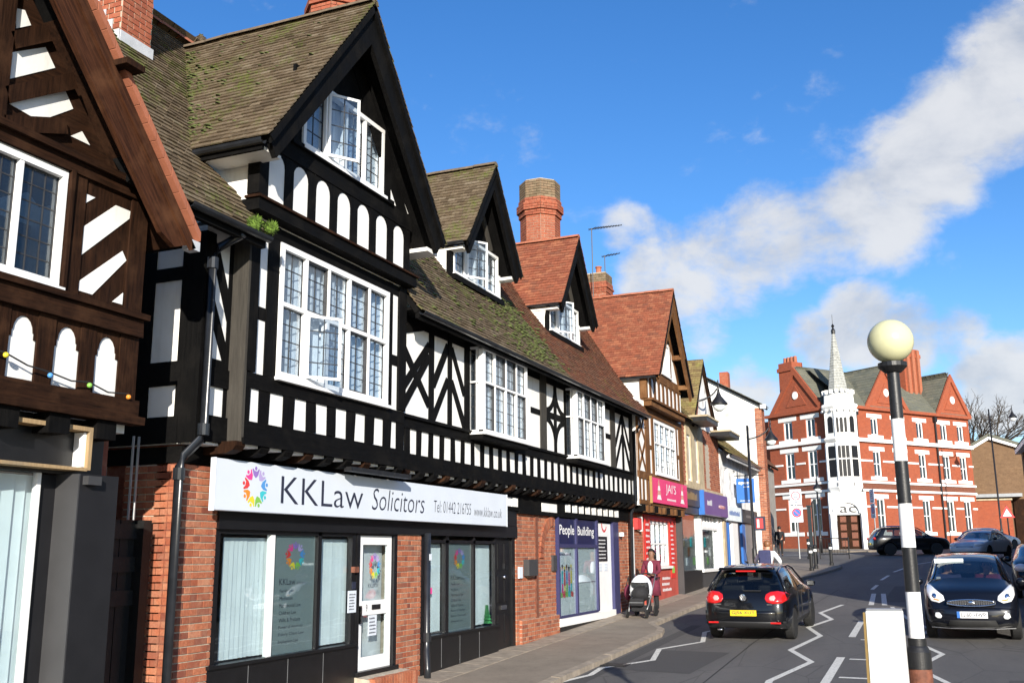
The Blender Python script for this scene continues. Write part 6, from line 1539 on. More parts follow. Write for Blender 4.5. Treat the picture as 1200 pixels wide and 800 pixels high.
def wheel_parts(parent, x, y, r, side, wd=.20):
    t0 = Matrix.Translation((x, y, r)) @ Matrix.Rotation(math.pi / 2 * side, 4, 'Y')
    setT(t0)
    ty = MB().lathe(0, 0, [(r * .66, -wd / 2), (r * .9, -wd / 2), (r, -wd * .34), (r, wd * .34), (r * .9, wd / 2), (r * .66, wd / 2)], 28).build('tyre', 'rubber', parent, smooth=False, local=True)
    rm = MB().lathe(0, 0, [(r * .66, -wd * .3), (r * .68, wd * .46), (r * .60, wd * .47), (r * .57, wd * .22), (.05, wd * .2)], 28)
    rim = rm.build('rim', 'grey_metal', ty, local=True)
    sp = MB()
    for k in range(7):
        a = 2 * math.pi * k / 7; u = Vector((math.cos(a), math.sin(a), 0)); v = Vector((-u.y, u.x, 0))
        p = [u * .03 - v * .035, u * r * .60 - v * .022, u * r * .60 + v * .022, u * .03 + v * .035]
        sp.add([(q.x, q.y, wd * .42) for q in p] + [(q.x, q.y, wd * .2) for q in p], [(0, 1, 2, 3), (0, 4, 5, 1), (2, 6, 7, 3), (1, 5, 6, 2)])
    sp.lathe(0, 0, [(.06, wd * .2), (.055, wd * .44)], 12); sp.build('spokes', 'grey_metal', rim, local=True)
    setT()
def plate(parent, s, y, z, m, rear, w=.52, h=.112, blue=True, tilt=0.):
    """number plate; rear plates face -Y, front plates +Y"""
    sg_ = -1 if rear else 1
    f = Matrix(((-sg_, 0, 0, 0), (0, 0, sg_, y), (0, 1, 0, z), (0, 0, 0, 1))) if False else None
    mb = MB().box(-w / 2, w / 2, min(y, y + sg_ * .012), max(y, y + sg_ * .012), z - h / 2, z + h / 2); p = mb.build('number_plate', m, parent, local=True)
    v, fc = textmesh(s, -w / 2 + (.075 if blue else .03), z - h * .34, w - (.105 if blue else .06), h * .68, bold=.012)
    yy = y + sg_ * .0145
    MB().add([((a if rear else -a), yy, c) for a, c in v], fc if rear else fc).build('plate_lettering', 'ink', p, local=True)
    if blue:
        x0, x1 = (-w / 2, -w / 2 + .055); x0, x1 = (x0, x1) if rear else (-x1, -x0)
        MB().box(x0, x1, min(yy - .001, yy), max(yy - .001, yy), z - h / 2, z + h / 2).build('plate_band', 'sign_blue', p, local=True)
CARQ = []
def car(name, label, loc, rz, dims, paint, wheels, r=.315, glass='glass_car'):
    ro = root(name, loc, label, 'car', rz=rz)
    V, F, M = car_body(**dims)
    me = bpy.data.meshes.new('body'); me.from_pydata(V, [], F)
    for m in (paint, glass, 'car_trim'): me.materials.append(MATS[m])
    me.polygons.foreach_set('material_index', M); me.polygons.foreach_set('use_smooth', [True] * len(F)); me.update()
    tmp = bpy.data.objects.new('car_tmp', me); COL.objects.link(tmp)
    s = tmp.modifiers.new('s', 'SUBSURF'); s.levels = 2; s.render_levels = 2
    cut = MB()
    for yw in wheels:
        for sd in (-1, 1):
            c = MB().lathe(0, 0, [(r + .055, -.22), (r + .055, .3)], 24)
            mt = Matrix.Translation((sd * dims['W'] / 2 * .92, yw, r + .01)) @ Matrix.Rotation(math.pi / 2 * sd, 4, 'Y')
            cut.add([tuple(mt @ Vector(v)) for v in c.v], c.f)
    cm = bpy.data.meshes.new('cut'); cm.from_pydata(cut.v, [], cut.f)
    for m in (paint, glass, 'car_trim'): cm.materials.append(MATS[m])
    cm.polygons.foreach_set('material_index', [2] * len(cut.f)); cm.update()
    co = bpy.data.objects.new('cut_tmp', cm); COL.objects.link(co)
    bo = tmp.modifiers.new('b', 'BOOLEAN'); bo.operation = 'DIFFERENCE'; bo.object = co; bo.solver = 'EXACT'
    CARQ.append((ro, tmp, co, paint, glass, dims))
    for yw in wheels:
        for sd in (-1, 1): wheel_parts(ro, sd * (dims['W'] / 2 - .115), yw, r, sd)
    # pillars along the glass edge, door seams and interior
    return ro
from mathutils.bvhtree import BVHTree
BVH = {}
def decal(name, ro, outline, m, side, off=.010, parent=None, cuts=3, skirt=.03):
    """a fitted body piece: outline in (x,z), laid on the car's shell seen from side -1 (rear) or +1 (front)"""
    bm = bmesh.new(); vs = [bm.verts.new((x, 0, z)) for x, z in outline]; es = [bm.edges.new((vs[i], vs[(i + 1) % len(vs)])) for i in range(len(vs))]
    bmesh.ops.triangle_fill(bm, edges=es, use_beauty=True)
    bmesh.ops.subdivide_edges(bm, edges=bm.edges[:], cuts=cuts, use_grid_fill=True)
    bd = [e for e in bm.edges if e.is_boundary]; tree = BVH[ro.name]
    ex = bmesh.ops.extrude_edge_only(bm, edges=bd); back = {v for v in ex['geom'] if isinstance(v, bmesh.types.BMVert)}
    for v in bm.verts:
        p = Vector((v.co.x, 12. * side, v.co.z)); h = tree.ray_cast(p, Vector((0, -side, 0)))[0]
        if h is None:
            h = tree.find_nearest(Vector((v.co.x, 2.1 + side * 2.0, v.co.z)))[0]
        v.co = h + Vector((0, side * (off if v not in back else off - skirt), 0))
    bmesh.ops.recalc_face_normals(bm, faces=bm.faces[:])
    me = bpy.data.meshes.new(name); bm.to_mesh(me); bm.free(); me.polygons.foreach_set('use_smooth', [True] * len(me.polygons))
    return link(name, me, m, parent or ro, local=True)
def mir(o, s): return [(x * s, z) for x, z in o]
def finish_cars():
    bpy.context.view_layer.update()
    ms = solid_eval([q[1] for q in CARQ])
    for (ro, tmp, co, paint, glass, dims), me in zip(CARQ, ms):
        bpy.data.objects.remove(tmp); bpy.data.objects.remove(co)
        BVH[ro.name] = BVHTree.FromPolygons([v.co.copy() for v in me.vertices], [tuple(p.vertices) for p in me.polygons])
        for mi, (nm, mt) in enumerate((('body', paint), ('windows', glass), ('lower_trim', 'car_trim'))):
            vm = {}; vs = []; fs = []
            for p in me.polygons:
                if p.material_index != mi: continue
                f = []
                for v in p.vertices:
                    if v not in vm: vm[v] = len(vs); vs.append(tuple(me.vertices[v].co))
                    f.append(vm[v])
                fs.append(tuple(f))
            MB().add(vs, fs).build(nm, mt, ro, smooth=True, local=True)
def lump(name, parent, c, s, m, n=14, rot=0.):
    mb = MB().ball((0, 0, 0), 1, n, 8); mt = Matrix.Translation(c) @ Matrix.Rotation(rot, 4, 'Z')
    return MB().add([tuple(mt @ Vector((v[0] * s[0], v[1] * s[1], v[2] * s[2]))) for v in mb.v], mb.f).build(name, m, parent, smooth=True, local=True)
def lbox(name, parent, m, x0, x1, y0, y1, z0, z1, bev=0.):
    o = MB().box(x0, x1, y0, y1, z0, z1).build(name, m, parent, local=True)
    if bev: bevel_mesh(o.data, bev, 2)
    return o
def seats(ro, ys, W, z=.32):
    for yy in ys:
        for x in (-.38, .38):
            s = lbox('seat', ro, 'car_trim', x - .25, x + .25, yy, yy + .48, z, z + .18, .04); lbox('backrest', s, 'car_trim', x - .24, x + .24, yy - .12, yy + .04, z + .15, z + .75, .05); lbox('head_rest', s, 'car_trim', x - .13, x + .13, yy - .12, yy - .03, z + .78, z + .98, .03)
def mirrors(ro, W, y, z):
    for sd in (-1, 1):
        m = lump('door_mirror', ro, (sd * (W / 2 + .06), y, z), (.10, .06, .075), 'car_navy'); lbox('mirror_glass', m, 'chrome', sd * (W / 2 + .06) - .07, sd * (W / 2 + .06) + .07, y - .062, y - .055, z - .045, z + .045)
def glass_pillars(ro, pts, r=.03, m='car_navy'):
    for sd in (-1, 1): MB().tube([(sd * x, y, z) for x, y, z in pts], r, 6).build('pillar', m, ro, smooth=True, local=True)
# --- black hatchback seen from behind
G = dict(L=4.2, W=1.76, H=1.49, belt=.95, sill=.24, hood_f=.74, hood_c=.96, y_cowl=3.18, y_rf=2.42, y_rr=.50, tail=(0, .10, .02, .0, .06, .13))
gx, gy = 3.78, 20.95
slope = math.atan(.035)
golf = car('hatchback_car', 'black hatchback seen from behind with yellow number plate', (gx, gy, zr(gy)), rad(-1.5), G, 'car_black', (.86, 3.42))
golf.rotation_euler.x = slope
for sd in (-1, 1):
    lbox('reflector', golf, 'lamp_red', sd * .62 - .10, sd * .62 + .10, -.045, -.02, .38, .41); lump('exhaust', golf, (-.5, .02, .25), (.06, .05, .03), 'chrome') if sd < 0 else None
lbox('brake_light', golf, 'lamp_red', -.20, .20, .40, .425, 1.365, 1.392); lbox('roof_spoiler', golf, 'car_black', -.56, .56, .40, .62, 1.395, 1.45, .02)
em = MB(); 
setT(Matrix.Translation((0, -.028, .88)) @ Matrix.Rotation(math.pi / 2, 4, 'X'))
e1 = MB().lathe(0, 0, [(.068, 0), (.068, .018), (.054, .02), (.054, .008), (.001, .008)], 20).build('emblem', 'chrome', golf, local=True)
for pts in ([(-.034, .045), (0, .004), (.034, .045)], [(-.046, .02), (-.022, -.045), (0, -.004), (.022, -.045), (.046, .02)]):
    MB().tube([(a, c, .015) for a, c in pts], .006, 5).build('emblem_letter', 'chrome', e1, local=True)
setT()
lbox('badge', golf, 'chrome', -.60, -.46, -.005, .004, .735, .758); lbox('badge', golf, 'chrome', .46, .56, -.005, .004, .735, .758); lbox('wiper', golf, 'rubber', -.02, .34, .10, .12, 1.0, 1.015)
mirrors(golf, 1.76, 2.85, 1.0); seats(golf, (.95, 1.9), 1.76); MB().tube([(-.3, 2.2, 1.47), (-.3, 1.95, 1.50)], .02, 6).build('roof_antenna', 'rubber', golf, local=True); MB().tube([(0, .75, 1.47), (0, .55, 1.78)], .006, 5).build('roof_antenna', 'rubber', golf, local=True)
glass_pillars(golf, [(.79, .34, .99), (.60, .66, 1.36), (.575, 1.2, 1.425), (.57, 2.1, 1.42), (.60, 2.5, 1.35), (.74, 3.1, 1.0)], .022); glass_pillars(golf, [(.815, 1.75, .97), (.59, 1.72, 1.40)], .022)
for sd in (-1, 1):
    for yy in (1.3, 1.8, 2.85): lbox('door_seam', golf, 'rubber', *(sorted((sd * .872, sd * .884))), yy, yy + .008, .4, .93)
    lbox('door_handle', golf, 'car_black', *(sorted((sd * .87, sd * .905))), 2.0, 2.2, .80, .83)
# --- black people carrier coming towards the camera
K = dict(L=4.07, W=1.76, H=1.60, belt=1.02, sill=.24, hood_f=.86, hood_c=1.10, y_cowl=3.25, y_rf=2.45, y_rr=.35, tail=(0, .08, .02, .0, .05, .10), roofw=.66)
kx, ky = 8.06, 25.9
kia = car('people_carrier_car', 'black people carrier facing the camera with white number plate', (kx, ky, zr(ky)), rad(180 - 1.0), K, 'car_navy', (.75, 3.30), r=.32)
kia.rotation_euler.x = -slope
Lk = 4.07
for sd in (-1, 1):
    for k, (a, c) in enumerate(((.28, .36), (.34, .44), (.40, .52))): MB().tube([(sd * (a + .1), Lk + .035, .34 + k * .03), (sd * (c + .02), Lk + .0, .46)], .012, 5).build('bumper_crease', 'car_trim', kia, local=True)
gr_ = lbox('grille', kia, 'car_trim', -.42, .42, Lk - .05, Lk + .055, .70, .80, .03)
MB().tube([(.40 * math.cos(t * math.pi / 12) * (1.08 if abs(math.cos(t * math.pi / 12)) > .5 else 1), Lk + .06, .75 + .06 * math.sin(t * math.pi / 12)) for t in range(25)], .014, 6).build('grille_surround', 'chrome', gr_, smooth=True, local=True)
mb = MB()
for i in range(18):
    for k in range(3): mb.box(-.36 + i * .041, -.336 + i * .041, Lk + .056, Lk + .064, .712 + k * .028, .728 + k * .028)
mb.build('grille_mesh', 'chrome', gr_, local=True, kind='stuff')
lump('emblem', kia, (0, Lk + .07, .75), (.07, .015, .036), 'chrome')
MB().tube([(-.74, Lk + .0, .285), (-.4, Lk + .05, .27), (.4, Lk + .05, .27), (.74, Lk + .0, .285)], .012, 5).build('bumper_strip', 'chrome', kia, local=True)
mirrors(kia, 1.80, 2.95, 1.08); seats(kia, (.8, 1.85), 1.76, .40)
lbox('dashboard', kia, 'car_trim', -.7, .7, 2.75, 3.2, .85, 1.06, .05); lbox('sun_visor', kia, 'blind', .06, .62, 2.50, 2.53, 1.43, 1.52); lump('rear_mirror', kia, (0, 2.55, 1.40), (.10, .03, .035), 'car_trim')
lbox('tax_disc', kia, 'plate_white', .52, .60, 3.05, 3.055, 1.10, 1.18)
glass_pillars(kia, [(.79, .30, 1.05), (.62, .55, 1.45), (.60, 1.2, 1.52), (.60, 2.2, 1.52), (.63, 2.48, 1.45), (.75, 3.18, 1.11)], .024)
for s_x in (-.30, .30): MB().tube([(s_x - .1, 3.30, 1.13), (s_x + .42, 3.24, 1.135)], .010, 5).build('wiper', 'rubber', kia, local=True)
MB().tube([(.3, Lk - .6, 1.07), (.0, Lk - .1, .90)], .004, 4).build('bonnet_seam', 'rubber', kia, local=True)
# --- black SUV crossing in front of the red building
S_ = dict(L=4.45, W=1.82, H=1.68, belt=1.08, sill=.32, hood_f=.92, hood_c=1.10, y_cowl=3.30, y_rf=2.55, y_rr=.38, tail=(0, .08, .02, .0, .06, .14), roofw=.66)
suv = car('suv_car', 'black SUV passing the entrance of the red brick building', (3.75, 64.6, zr(64.6)), rad(-72), S_, 'car_black', (.92, 3.58), r=.36)
for sd in (-1, 1): lump('tail_light', suv, (sd * .70, .06, .98), (.16, .06, .09), 'lamp_red', rot=sd * .3); MB().tube([(sd * .62, .8, 1.70), (sd * .62, 2.4, 1.71)], .022, 6).build('roof_rail', 'chrome', suv, local=True)
plate(suv, 'KR12', -.04, .80, 'plate_yellow', True, blue=False) if False else lbox('number_plate', suv, 'plate_yellow', -.26, .26, -.075, -.05, .62, .73)
glass_pillars(suv, [(.85, .25, 1.09), (.70, .5, 1.58), (.68, 2.2, 1.64), (.70, 2.6, 1.57), (.82, 3.25, 1.11)], .03); glass_pillars(suv, [(.86, 1.65, 1.08), (.69, 1.62, 1.6)], .03); mirrors(suv, 1.82, 2.95, 1.12)
# --- white car parked further up, silver saloon in front of it, dark car at the right edge
WC = dict(L=4.4, W=1.80, H=1.45, belt=.93, sill=.24, hood_f=.72, hood_c=.94, y_cowl=3.2, y_rf=2.45, y_rr=.75, tail=(0, .08, .02, .0, .05, .16), roofw=.60)
wc = car('parked_car', 'white car parked by the red building seen from its rear', (9.3, 72.0, zr(72)), rad(-38), WC, 'car_white', (.85, 3.5))
for sd in (-1, 1): lump('tail_light', wc, (sd * .66, .06, .80), (.20, .06, .08), 'lamp_red', rot=sd * .3)
lbox('number_plate', wc, 'plate_yellow', -.26, .26, -.07, -.05, .60, .72)
scar = car('silver_saloon_car', 'silver saloon approaching behind the black people carrier', (10.35, 59.4, zr(59.4)), rad(180 - 22), dict(WC, H=1.46), 'car_silver', (.85, 3.5))
for sd in (-1, 1): lump('headlight', scar, (sd * .62, 4.25, .70), (.2, .1, .1), 'lamp_clear', rot=-sd * .5)
lbox('grille', scar, 'car_trim', -.4, .4, 4.36, 4.42, .50, .62); mirrors(scar, 1.8, 2.9, 1.0); glass_pillars(scar, [(.66, .85, 1.36), (.62, 2.2, 1.40), (.68, 2.55, 1.33), (.80, 3.15, .97)], .03, 'car_silver')
dcar = car('dark_estate_car', 'dark car cut off by the right edge behind the people carrier', (10.35, 34.5, zr(34.5)), rad(180 - 3), dict(K, H=1.5), 'car_black', (.8, 3.3), r=.32)
for sd in (-1, 1): lump('headlight', dcar, (sd * .64, 3.9, .82), (.19, .13, .12), 'lamp_clear', rot=-sd * .5)
mirrors(dcar, 1.76, 2.95, 1.05)
finish_cars()
plate(golf, 'GJ56 XUT', BVH[golf.name].ray_cast(Vector((0, -12, .57)), Vector((0, 1, 0)))[0].y - .058, .585, 'plate_yellow', True, blue=False)
TLo = [(.42, .86), (.44, .94), (.52, .985), (.66, 1.0), (.79, .97), (.84, .90), (.83, .82), (.74, .77), (.58, .76), (.46, .79)]
for sd in (-1, 1):
    t = decal('tail_light', golf, mir(TLo, sd), 'lamp_red', -1, .016)
    decal('light_core', golf, mir([(.50, .86), (.53, .91), (.60, .92), (.63, .87), (.60, .82), (.53, .82)], sd), 'lamp_pink', -1, .024, t, 2)
decal('rear_bumper', golf, [(-.80, .40), (.80, .40), (.82, .50), (.81, .62), (-.81, .62), (-.82, .50)], 'car_black', -1, .045, cuts=4, skirt=.07)
decal('bumper_lip', golf, [(-.78, .25), (.78, .25), (.80, .34), (.80, .42), (-.80, .42), (-.80, .34)], 'car_trim', -1, .052, cuts=4, skirt=.07)
HLo = [(.80, 1.05), (.72, 1.05), (.60, .96), (.49, .87), (.47, .79), (.57, .74), (.71, .77), (.79, .88)]
for sd in (-1, 1):
    t = decal('headlight', kia, mir(HLo, sd), 'lamp_clear', 1, .014)
    decal('light_core', kia, mir([(.60, .86), (.63, .91), (.68, .91), (.70, .86), (.67, .82), (.62, .82)], sd), 'chrome', 1, .022, t, 2)
    decal('indicator', kia, mir([(.52, .80), (.58, .775), (.68, .795), (.66, .815), (.58, .80)], sd), 'lamp_amber', 1, .020, t, 2)
    decal('fog_light', kia, mir([(.54, .50), (.58, .56), (.65, .56), (.67, .49), (.62, .455), (.56, .46)], sd), 'lamp_clear', 1, .05, None, 2)
decal('front_bumper', kia, [(-.76, .36), (.76, .36), (.80, .50), (.78, .64), (.45, .66), (-.45, .66), (-.78, .64), (-.80, .50)], 'car_navy', 1, .03, cuts=4, skirt=.06)
plate(kia, 'LL60 HWP', BVH[kia.name].ray_cast(Vector((0, 12, .53)), Vector((0, -1, 0)))[0].y + .034, .53, 'plate_white', False, w=.54, h=.12)
decal('air_intake', kia, [(-.46, .30), (.46, .30), (.40, .43), (-.40, .43)], 'rubber', 1, .04, cuts=3); decal('bumper_lip', kia, [(-.74, .23), (.74, .23), (.76, .30), (-.76, .30)], 'car_trim', 1, .045, cuts=4)

# ================================================================== people
def skin_mesh(name, verts, edges, parent, m, sub=2, local=True, rootv=0):
    me = bpy.data.meshes.new(name); me.from_pydata([v[:3] for v in verts], edges, [])
    o = link(name, me, m, parent, local=local)
    sk = o.modifiers.new('skin', 'SKIN'); sk.use_smooth_shade = True
    for i, v in enumerate(verts):
        d = me.skin_vertices[0].data[i]; r = v[3]; d.radius = (r if not isinstance(r, tuple) else r[0], r if not isinstance(r, tuple) else r[1]); d.use_root = (i == rootv)
    s = o.modifiers.new('sub', 'SUBSURF'); s.levels = sub; s.render_levels = sub
    return o
def person(label, loc, rz, scale=1., top='cloth_black', legs='cloth_black', skin='skin_pale', hair='hair_dark', arms=None, stride=.12, coat=0., seated=False, lean=0., group=None, hairlen=0., shirt=None, cat='person'):
    ro = root('person', loc, label, cat, group, rz); ro.scale = (scale,) * 3
    ly = lambda z: lean * max(0, z - .92)
    J = [(0, 0, .94, .135), (0, ly(1.15), 1.15, .125), (0, ly(1.34), 1.34, .145), (0, ly(1.46), 1.46, .06), (0, ly(1.55) + .02, 1.545, .085), (0, ly(1.63) + .025, 1.63, .095), (0, ly(1.70) + .01, 1.70, .07)]
    E_ = [(0, 1), (1, 2), (2, 3), (3, 4), (4, 5), (5, 6)]
    arms = arms or {-1: [(.20, .0, 1.38), (.25, -.03, 1.12), (.25, .06, .88), (.25, .08, .80)], 1: [(.20, .0, 1.38), (.25, -.03, 1.12), (.25, .06, .88), (.25, .08, .80)]}
    AR = (.062, .046, .034, .036); A = {}
    for sd in (-1, 1):
        b0 = len(J); pts = [(sd * a, ly(z) + y_, z) for a, y_, z in arms[sd]]; A[sd] = pts
        for p, r in zip(pts, AR): J.append((*p, r))
        E_ += [(2, b0), (b0, b0 + 1), (b0 + 1, b0 + 2), (b0 + 2, b0 + 3)]
        # four fingers and a thumb, short curled chains rooted in the palm
        h = Vector(pts[3]); d = (h - Vector(pts[2])).normalized(); s_ = Vector((sd, 0, 0)) if abs(d.x) < .8 else Vector((0, 1, 0)); s_ = (s_ - d * s_.dot(d)).normalized(); w_ = d.cross(s_)
        for k in range(4):
            q = h + w_ * ((k - 1.5) * .018); i0 = len(J); LL = (.055, .068, .064, .048)[k]
            J.append((*(q + d * .035), .010)); J.append((*(q + d * (.035 + LL * .6) - s_ * .006), .009)); J.append((*(q + d * (.035 + LL) - s_ * .022), .008)); E_ += [(b0 + 3, i0), (i0, i0 + 1), (i0 + 1, i0 + 2)]
        i0 = len(J); J.append((*(h + w_ * .035 - s_ * .01), .010)); J.append((*(h + w_ * .05 + d * .035 - s_ * .02), .009)); E_ += [(b0 + 3, i0), (i0, i0 + 1)]
    LG = {}
    for sd in (-1, 1):
        if seated: pts = [(sd * .10, .04, .90), (sd * .12, .44, .92), (sd * .12, .50, .50), (sd * .12, .62, .45)]
        else: pts = [(sd * .095, .0, .88), (sd * .10, sd * stride * .6 + .03, .50), (sd * .10, sd * stride, .09), (sd * .105, sd * stride + .14, .045)]
        LG[sd] = pts; b0 = len(J)
        for p, r in zip(pts, (.095, .065, .045, .04)): J.append((*p, r))
        E_ += [(0, b0), (b0, b0 + 1), (b0 + 1, b0 + 2), (b0 + 2, b0 + 3)]
    skin_mesh('body', J, E_, ro, skin)
    tj = [(0, 0, .90 - coat * .0, .155), (0, ly(1.12), 1.12, .15), (0, ly(1.34), 1.34, .165), (0, ly(1.43), 1.43, .085)]; te = [(0, 1), (1, 2), (2, 3)]
    for sd in (-1, 1):
        b0 = len(tj)
        for p, r in zip(A[sd][:3], (.080, .062, .050)): tj.append((*p, r))
        te += [(2, b0), (b0, b0 + 1), (b0 + 1, b0 + 2)]
    if coat:
        sk_ = MB().lathe(0, 0, [(.150, 1.04), (.185, .92), (.205, .75), (.225, .90 - coat), (.215, .90 - coat)], 18); sk_.v = [(x * 1.08, y * .82, z) for x, y, z in sk_.v]; sk_.build('coat_skirt', top, ro, smooth=True, local=True)
    jk = skin_mesh('jacket', tj, te, ro, top)
    lj = [(0, 0, .95, .14)]; le = []
    for sd in (-1, 1):
        b0 = len(lj)
        for p, r in zip(LG[sd][:3], (.105, .078, .062)): lj.append((*p, r))
        le += [(0, b0), (b0, b0 + 1), (b0 + 1, b0 + 2)]
    skin_mesh('trousers', lj, le, ro, legs)
    for sd in (-1, 1):
        p = LG[sd][2]; q = LG[sd][3]
        mb = MB().ball((p[0], p[1] + .055, p[2] - .035), 1, 10, 6, (.05, .14, .055)); mb.build('shoe', 'rubber', ro, smooth=True, local=True)
    hy = ly(1.62)
    mb = MB().ball((0, hy - .005, 1.65), 1, 12, 8, (.108, .115, .115)); keep = [f for f in mb.f if all(not (mb.v[i][1] > hy + .05 and mb.v[i][2] < 1.69) and mb.v[i][2] > 1.56 - hairlen for i in f)]
    hm = MB(); hm.v = mb.v; hm.f = keep; hm.build('hair', hair, ro, smooth=True, local=True)
    if hairlen: MB().tube([(0, hy - .06, 1.66), (0, hy - .08, 1.52), (0, hy - .07, 1.56 - hairlen)], [.10, .11, .07], 10).build('hair', hair, ro, smooth=True, local=True)
    for sd in (-1, 1): MB().ball((sd * .036, hy + .105, 1.625), .011, 6, 5).build('eye', 'ink', ro, local=True); MB().ball((sd * .098, hy + .015, 1.61), 1, 6, 5, (.012, .02, .03)).build('ear', skin, ro, local=True)
    MB().ball((0, hy + .118, 1.60), 1, 6, 5, (.014, .018, .022)).build('nose', skin, ro, local=True); MB().ball((0, hy + .105, 1.565), 1, 6, 5, (.026, .008, .007)).build('mouth', 'c_brown', ro, local=True)
    return ro
# woman with the pram
wy = 25.75; wx = .62
wom = person('person in a maroon coat and white top pushing a pram', (wx, wy, zg(wy)), rad(172), .92, top='cloth_maroon', legs='cloth_black', skin='skin_dark', coat=.42, stride=.05, hairlen=.10,
             arms={-1: [(.20, .0, 1.38), (.25, .06, 1.14), (.17, .34, 1.04), (.13, .41, 1.04)], 1: [(.20, .0, 1.38), (.25, .06, 1.14), (.17, .34, 1.04), (.13, .41, 1.04)]})
MB().ball((0, .10, 1.22), 1, 12, 8, (.085, .085, .20)).build('top', 'cloth_white', wom, smooth=True, local=True)
px_, py_ = .60, 24.72
pr = root('pram', (px_, py_, zg(py_)), 'white hooded pram with black seat on the pavement', 'pram', rz=rad(176))
for sd in (-1, 1):
    MB().tube([(sd * .22, -.50, 1.02), (sd * .24, -.25, .75), (sd * .25, .18, .30), (sd * .22, .32, .14)], .013, 6).build('frame_tube', 'grey_metal', pr, smooth=True, local=True)
    MB().tube([(sd * .25, .15, .55), (sd * .25, -.2, .42), (sd * .25, -.32, .14)], .013, 6).build('frame_tube', 'grey_metal', pr, smooth=True, local=True)
    for yy, r in ((.34, .10), (-.34, .14)):
        setT(Matrix.Translation((sd * .25, yy, r)) @ Matrix.Rotation(math.pi / 2, 4, 'Y')); w_ = MB().lathe(0, 0, [(r * .7, -.02), (r, -.018), (r, .018), (r * .7, .02)], 16).build('wheel', 'rubber', pr, local=True); MB().lathe(0, 0, [(r * .68, -.012), (r * .68, .012)], 12).build('hub', 'grey_metal', w_, local=True); setT()
MB().tube([(-.22, -.50, 1.02), (0, -.53, 1.04), (.22, -.50, 1.02)], .017, 8).build('handle', 'rubber', pr, smooth=True, local=True)
hd = MB().ball((0, -.02, .66), 1, 18, 12, (.27, .36, .36)); kp = [f for f in hd.f if all(not (hd.v[i][1] > .12 and hd.v[i][2] < .80) and hd.v[i][2] > .45 for i in f)]
h2 = MB(); h2.v = hd.v; h2.f = kp; h2.build('hood', 'cloth_white', pr, smooth=True, local=True)
MB().ball((0, .02, .56), 1, 14, 8, (.22, .28, .20)).build('seat', 'cloth_black', pr, smooth=True, local=True); lbox('foot_rest', pr, 'cloth_black', -.17, .17, .25, .38, .28, .46, .03); lbox('basket', pr, 'cloth_black', -.2, .2, -.25, .22, .14, .27, .03); MB().tube([(-.18, .38, .36), (.18, .38, .36)], .012, 6).build('bumper_bar', 'grey_metal', pr, local=True)
bg_ = root('shadow_bag', (.1, 25.1, zg(25.1)), 'maroon bag shape standing in for the shadow beside the pram', 'bag'); o = MB().ball((.10, 25.25, zg(25.2) + .55), 1, 10, 8, (.09, .17, .20)).build('bag_body', 'cloth_maroon', bg_, smooth=True); MB().tube([(.10, 25.12, zg(25.2) + .7), (.13, 25.25, zg(25.2) + .95), (.10, 25.38, zg(25.2) + .7)], .012, 6).build('strap', 'cloth_black', bg_)  # bag shape added where the pram's shadow darkens the wall
# cyclist ahead of the hatchback
cyx, cyy = 2.95, 29.6
cy_ = person('person in a white jacket with a navy backpack riding ahead of the hatchback', (cyx, cyy, zr(cyy) + .08), rad(-4), .98, top='cloth_white', legs='cloth_denim', hair='c_brown', seated=False, stride=.02, lean=.32,
             arms={-1: [(.20, .0, 1.38), (.36, .08, 1.16), (.28, .34, 1.02), (.27, .42, 1.0)], 1: [(.20, .0, 1.38), (.36, .08, 1.16), (.28, .34, 1.02), (.27, .42, 1.0)]})
bp_ = root('backpack', (cyx, cyy, zr(cyy) + 1.1), 'navy backpack on the back of the rider in white', 'backpack')
o = MB().box(cyx - .18, cyx + .16, cyy - .30, cyy - .12, zr(cyy) + 1.10, zr(cyy) + 1.53).build('bag_body', 'cloth_navy', bp_); bevel_mesh(o.data, .05, 2); B('pocket', 'cloth_navy', bp_, cyx - .13, cyx + .11, cyy - .34, cyy - .29, zr(cyy) + 1.12, zr(cyy) + 1.32)
bk = root('bicycle', (cyx, cyy, zr(cyy)), 'bicycle ridden ahead of the hatchback', 'bicycle')
for yy in (-.45, .60):
    c = Vector((cyx, cyy + yy, zr(cyy + yy) + .34)); w_ = MB().tube([c + Vector((0, .33 * math.cos(t * math.pi / 12), .33 * math.sin(t * math.pi / 12))) for t in range(25)], .02, 6, cap=False).build('wheel', 'rubber', bk)
    sp = MB()
    for k in range(8): sp.tube([c, c + Vector((0, .32 * math.cos(k * math.pi / 4), .32 * math.sin(k * math.pi / 4)))], .003, 3)
    sp.build('spokes', 'grey_metal', w_, kind='stuff')
z_ = zr(cyy); MB().tube([(cyx, cyy - .45, z_ + .34), (cyx, cyy - .18, z_ + .86), (cyx, cyy + .38, z_ + .84), (cyx, cyy + .05, z_ + .32), (cyx, cyy - .45, z_ + .34)], .018, 6).build('frame', 'iron_black', bk); MB().tube([(cyx, cyy + .62, z_ + .34), (cyx, cyy + .40, z_ + .95)], .018, 6).build('fork', 'iron_black', bk); MB().tube([(cyx - .28, cyy + .38, z_ + 1.02), (cyx, cyy + .42, z_ + 1.0), (cyx + .28, cyy + .38, z_ + 1.02)], .014, 6).build('handlebar', 'iron_black', bk); MB().ball((cyx, cyy - .2, z_ + .93), 1, 10, 6, (.07, .13, .04)).build('saddle', 'rubber', bk)
# two walkers in dark clothes near the corner, seen from behind
person('person in black walking away nearest the red building', (-1.15, 61.8, zg(61.8)), rad(8), 1.0, stride=.16)
person('person in black walking beside the white house, further left', (-1.25, 58.4, zg(58.4) - .05), rad(4), .93, stride=.14, hairlen=.08)
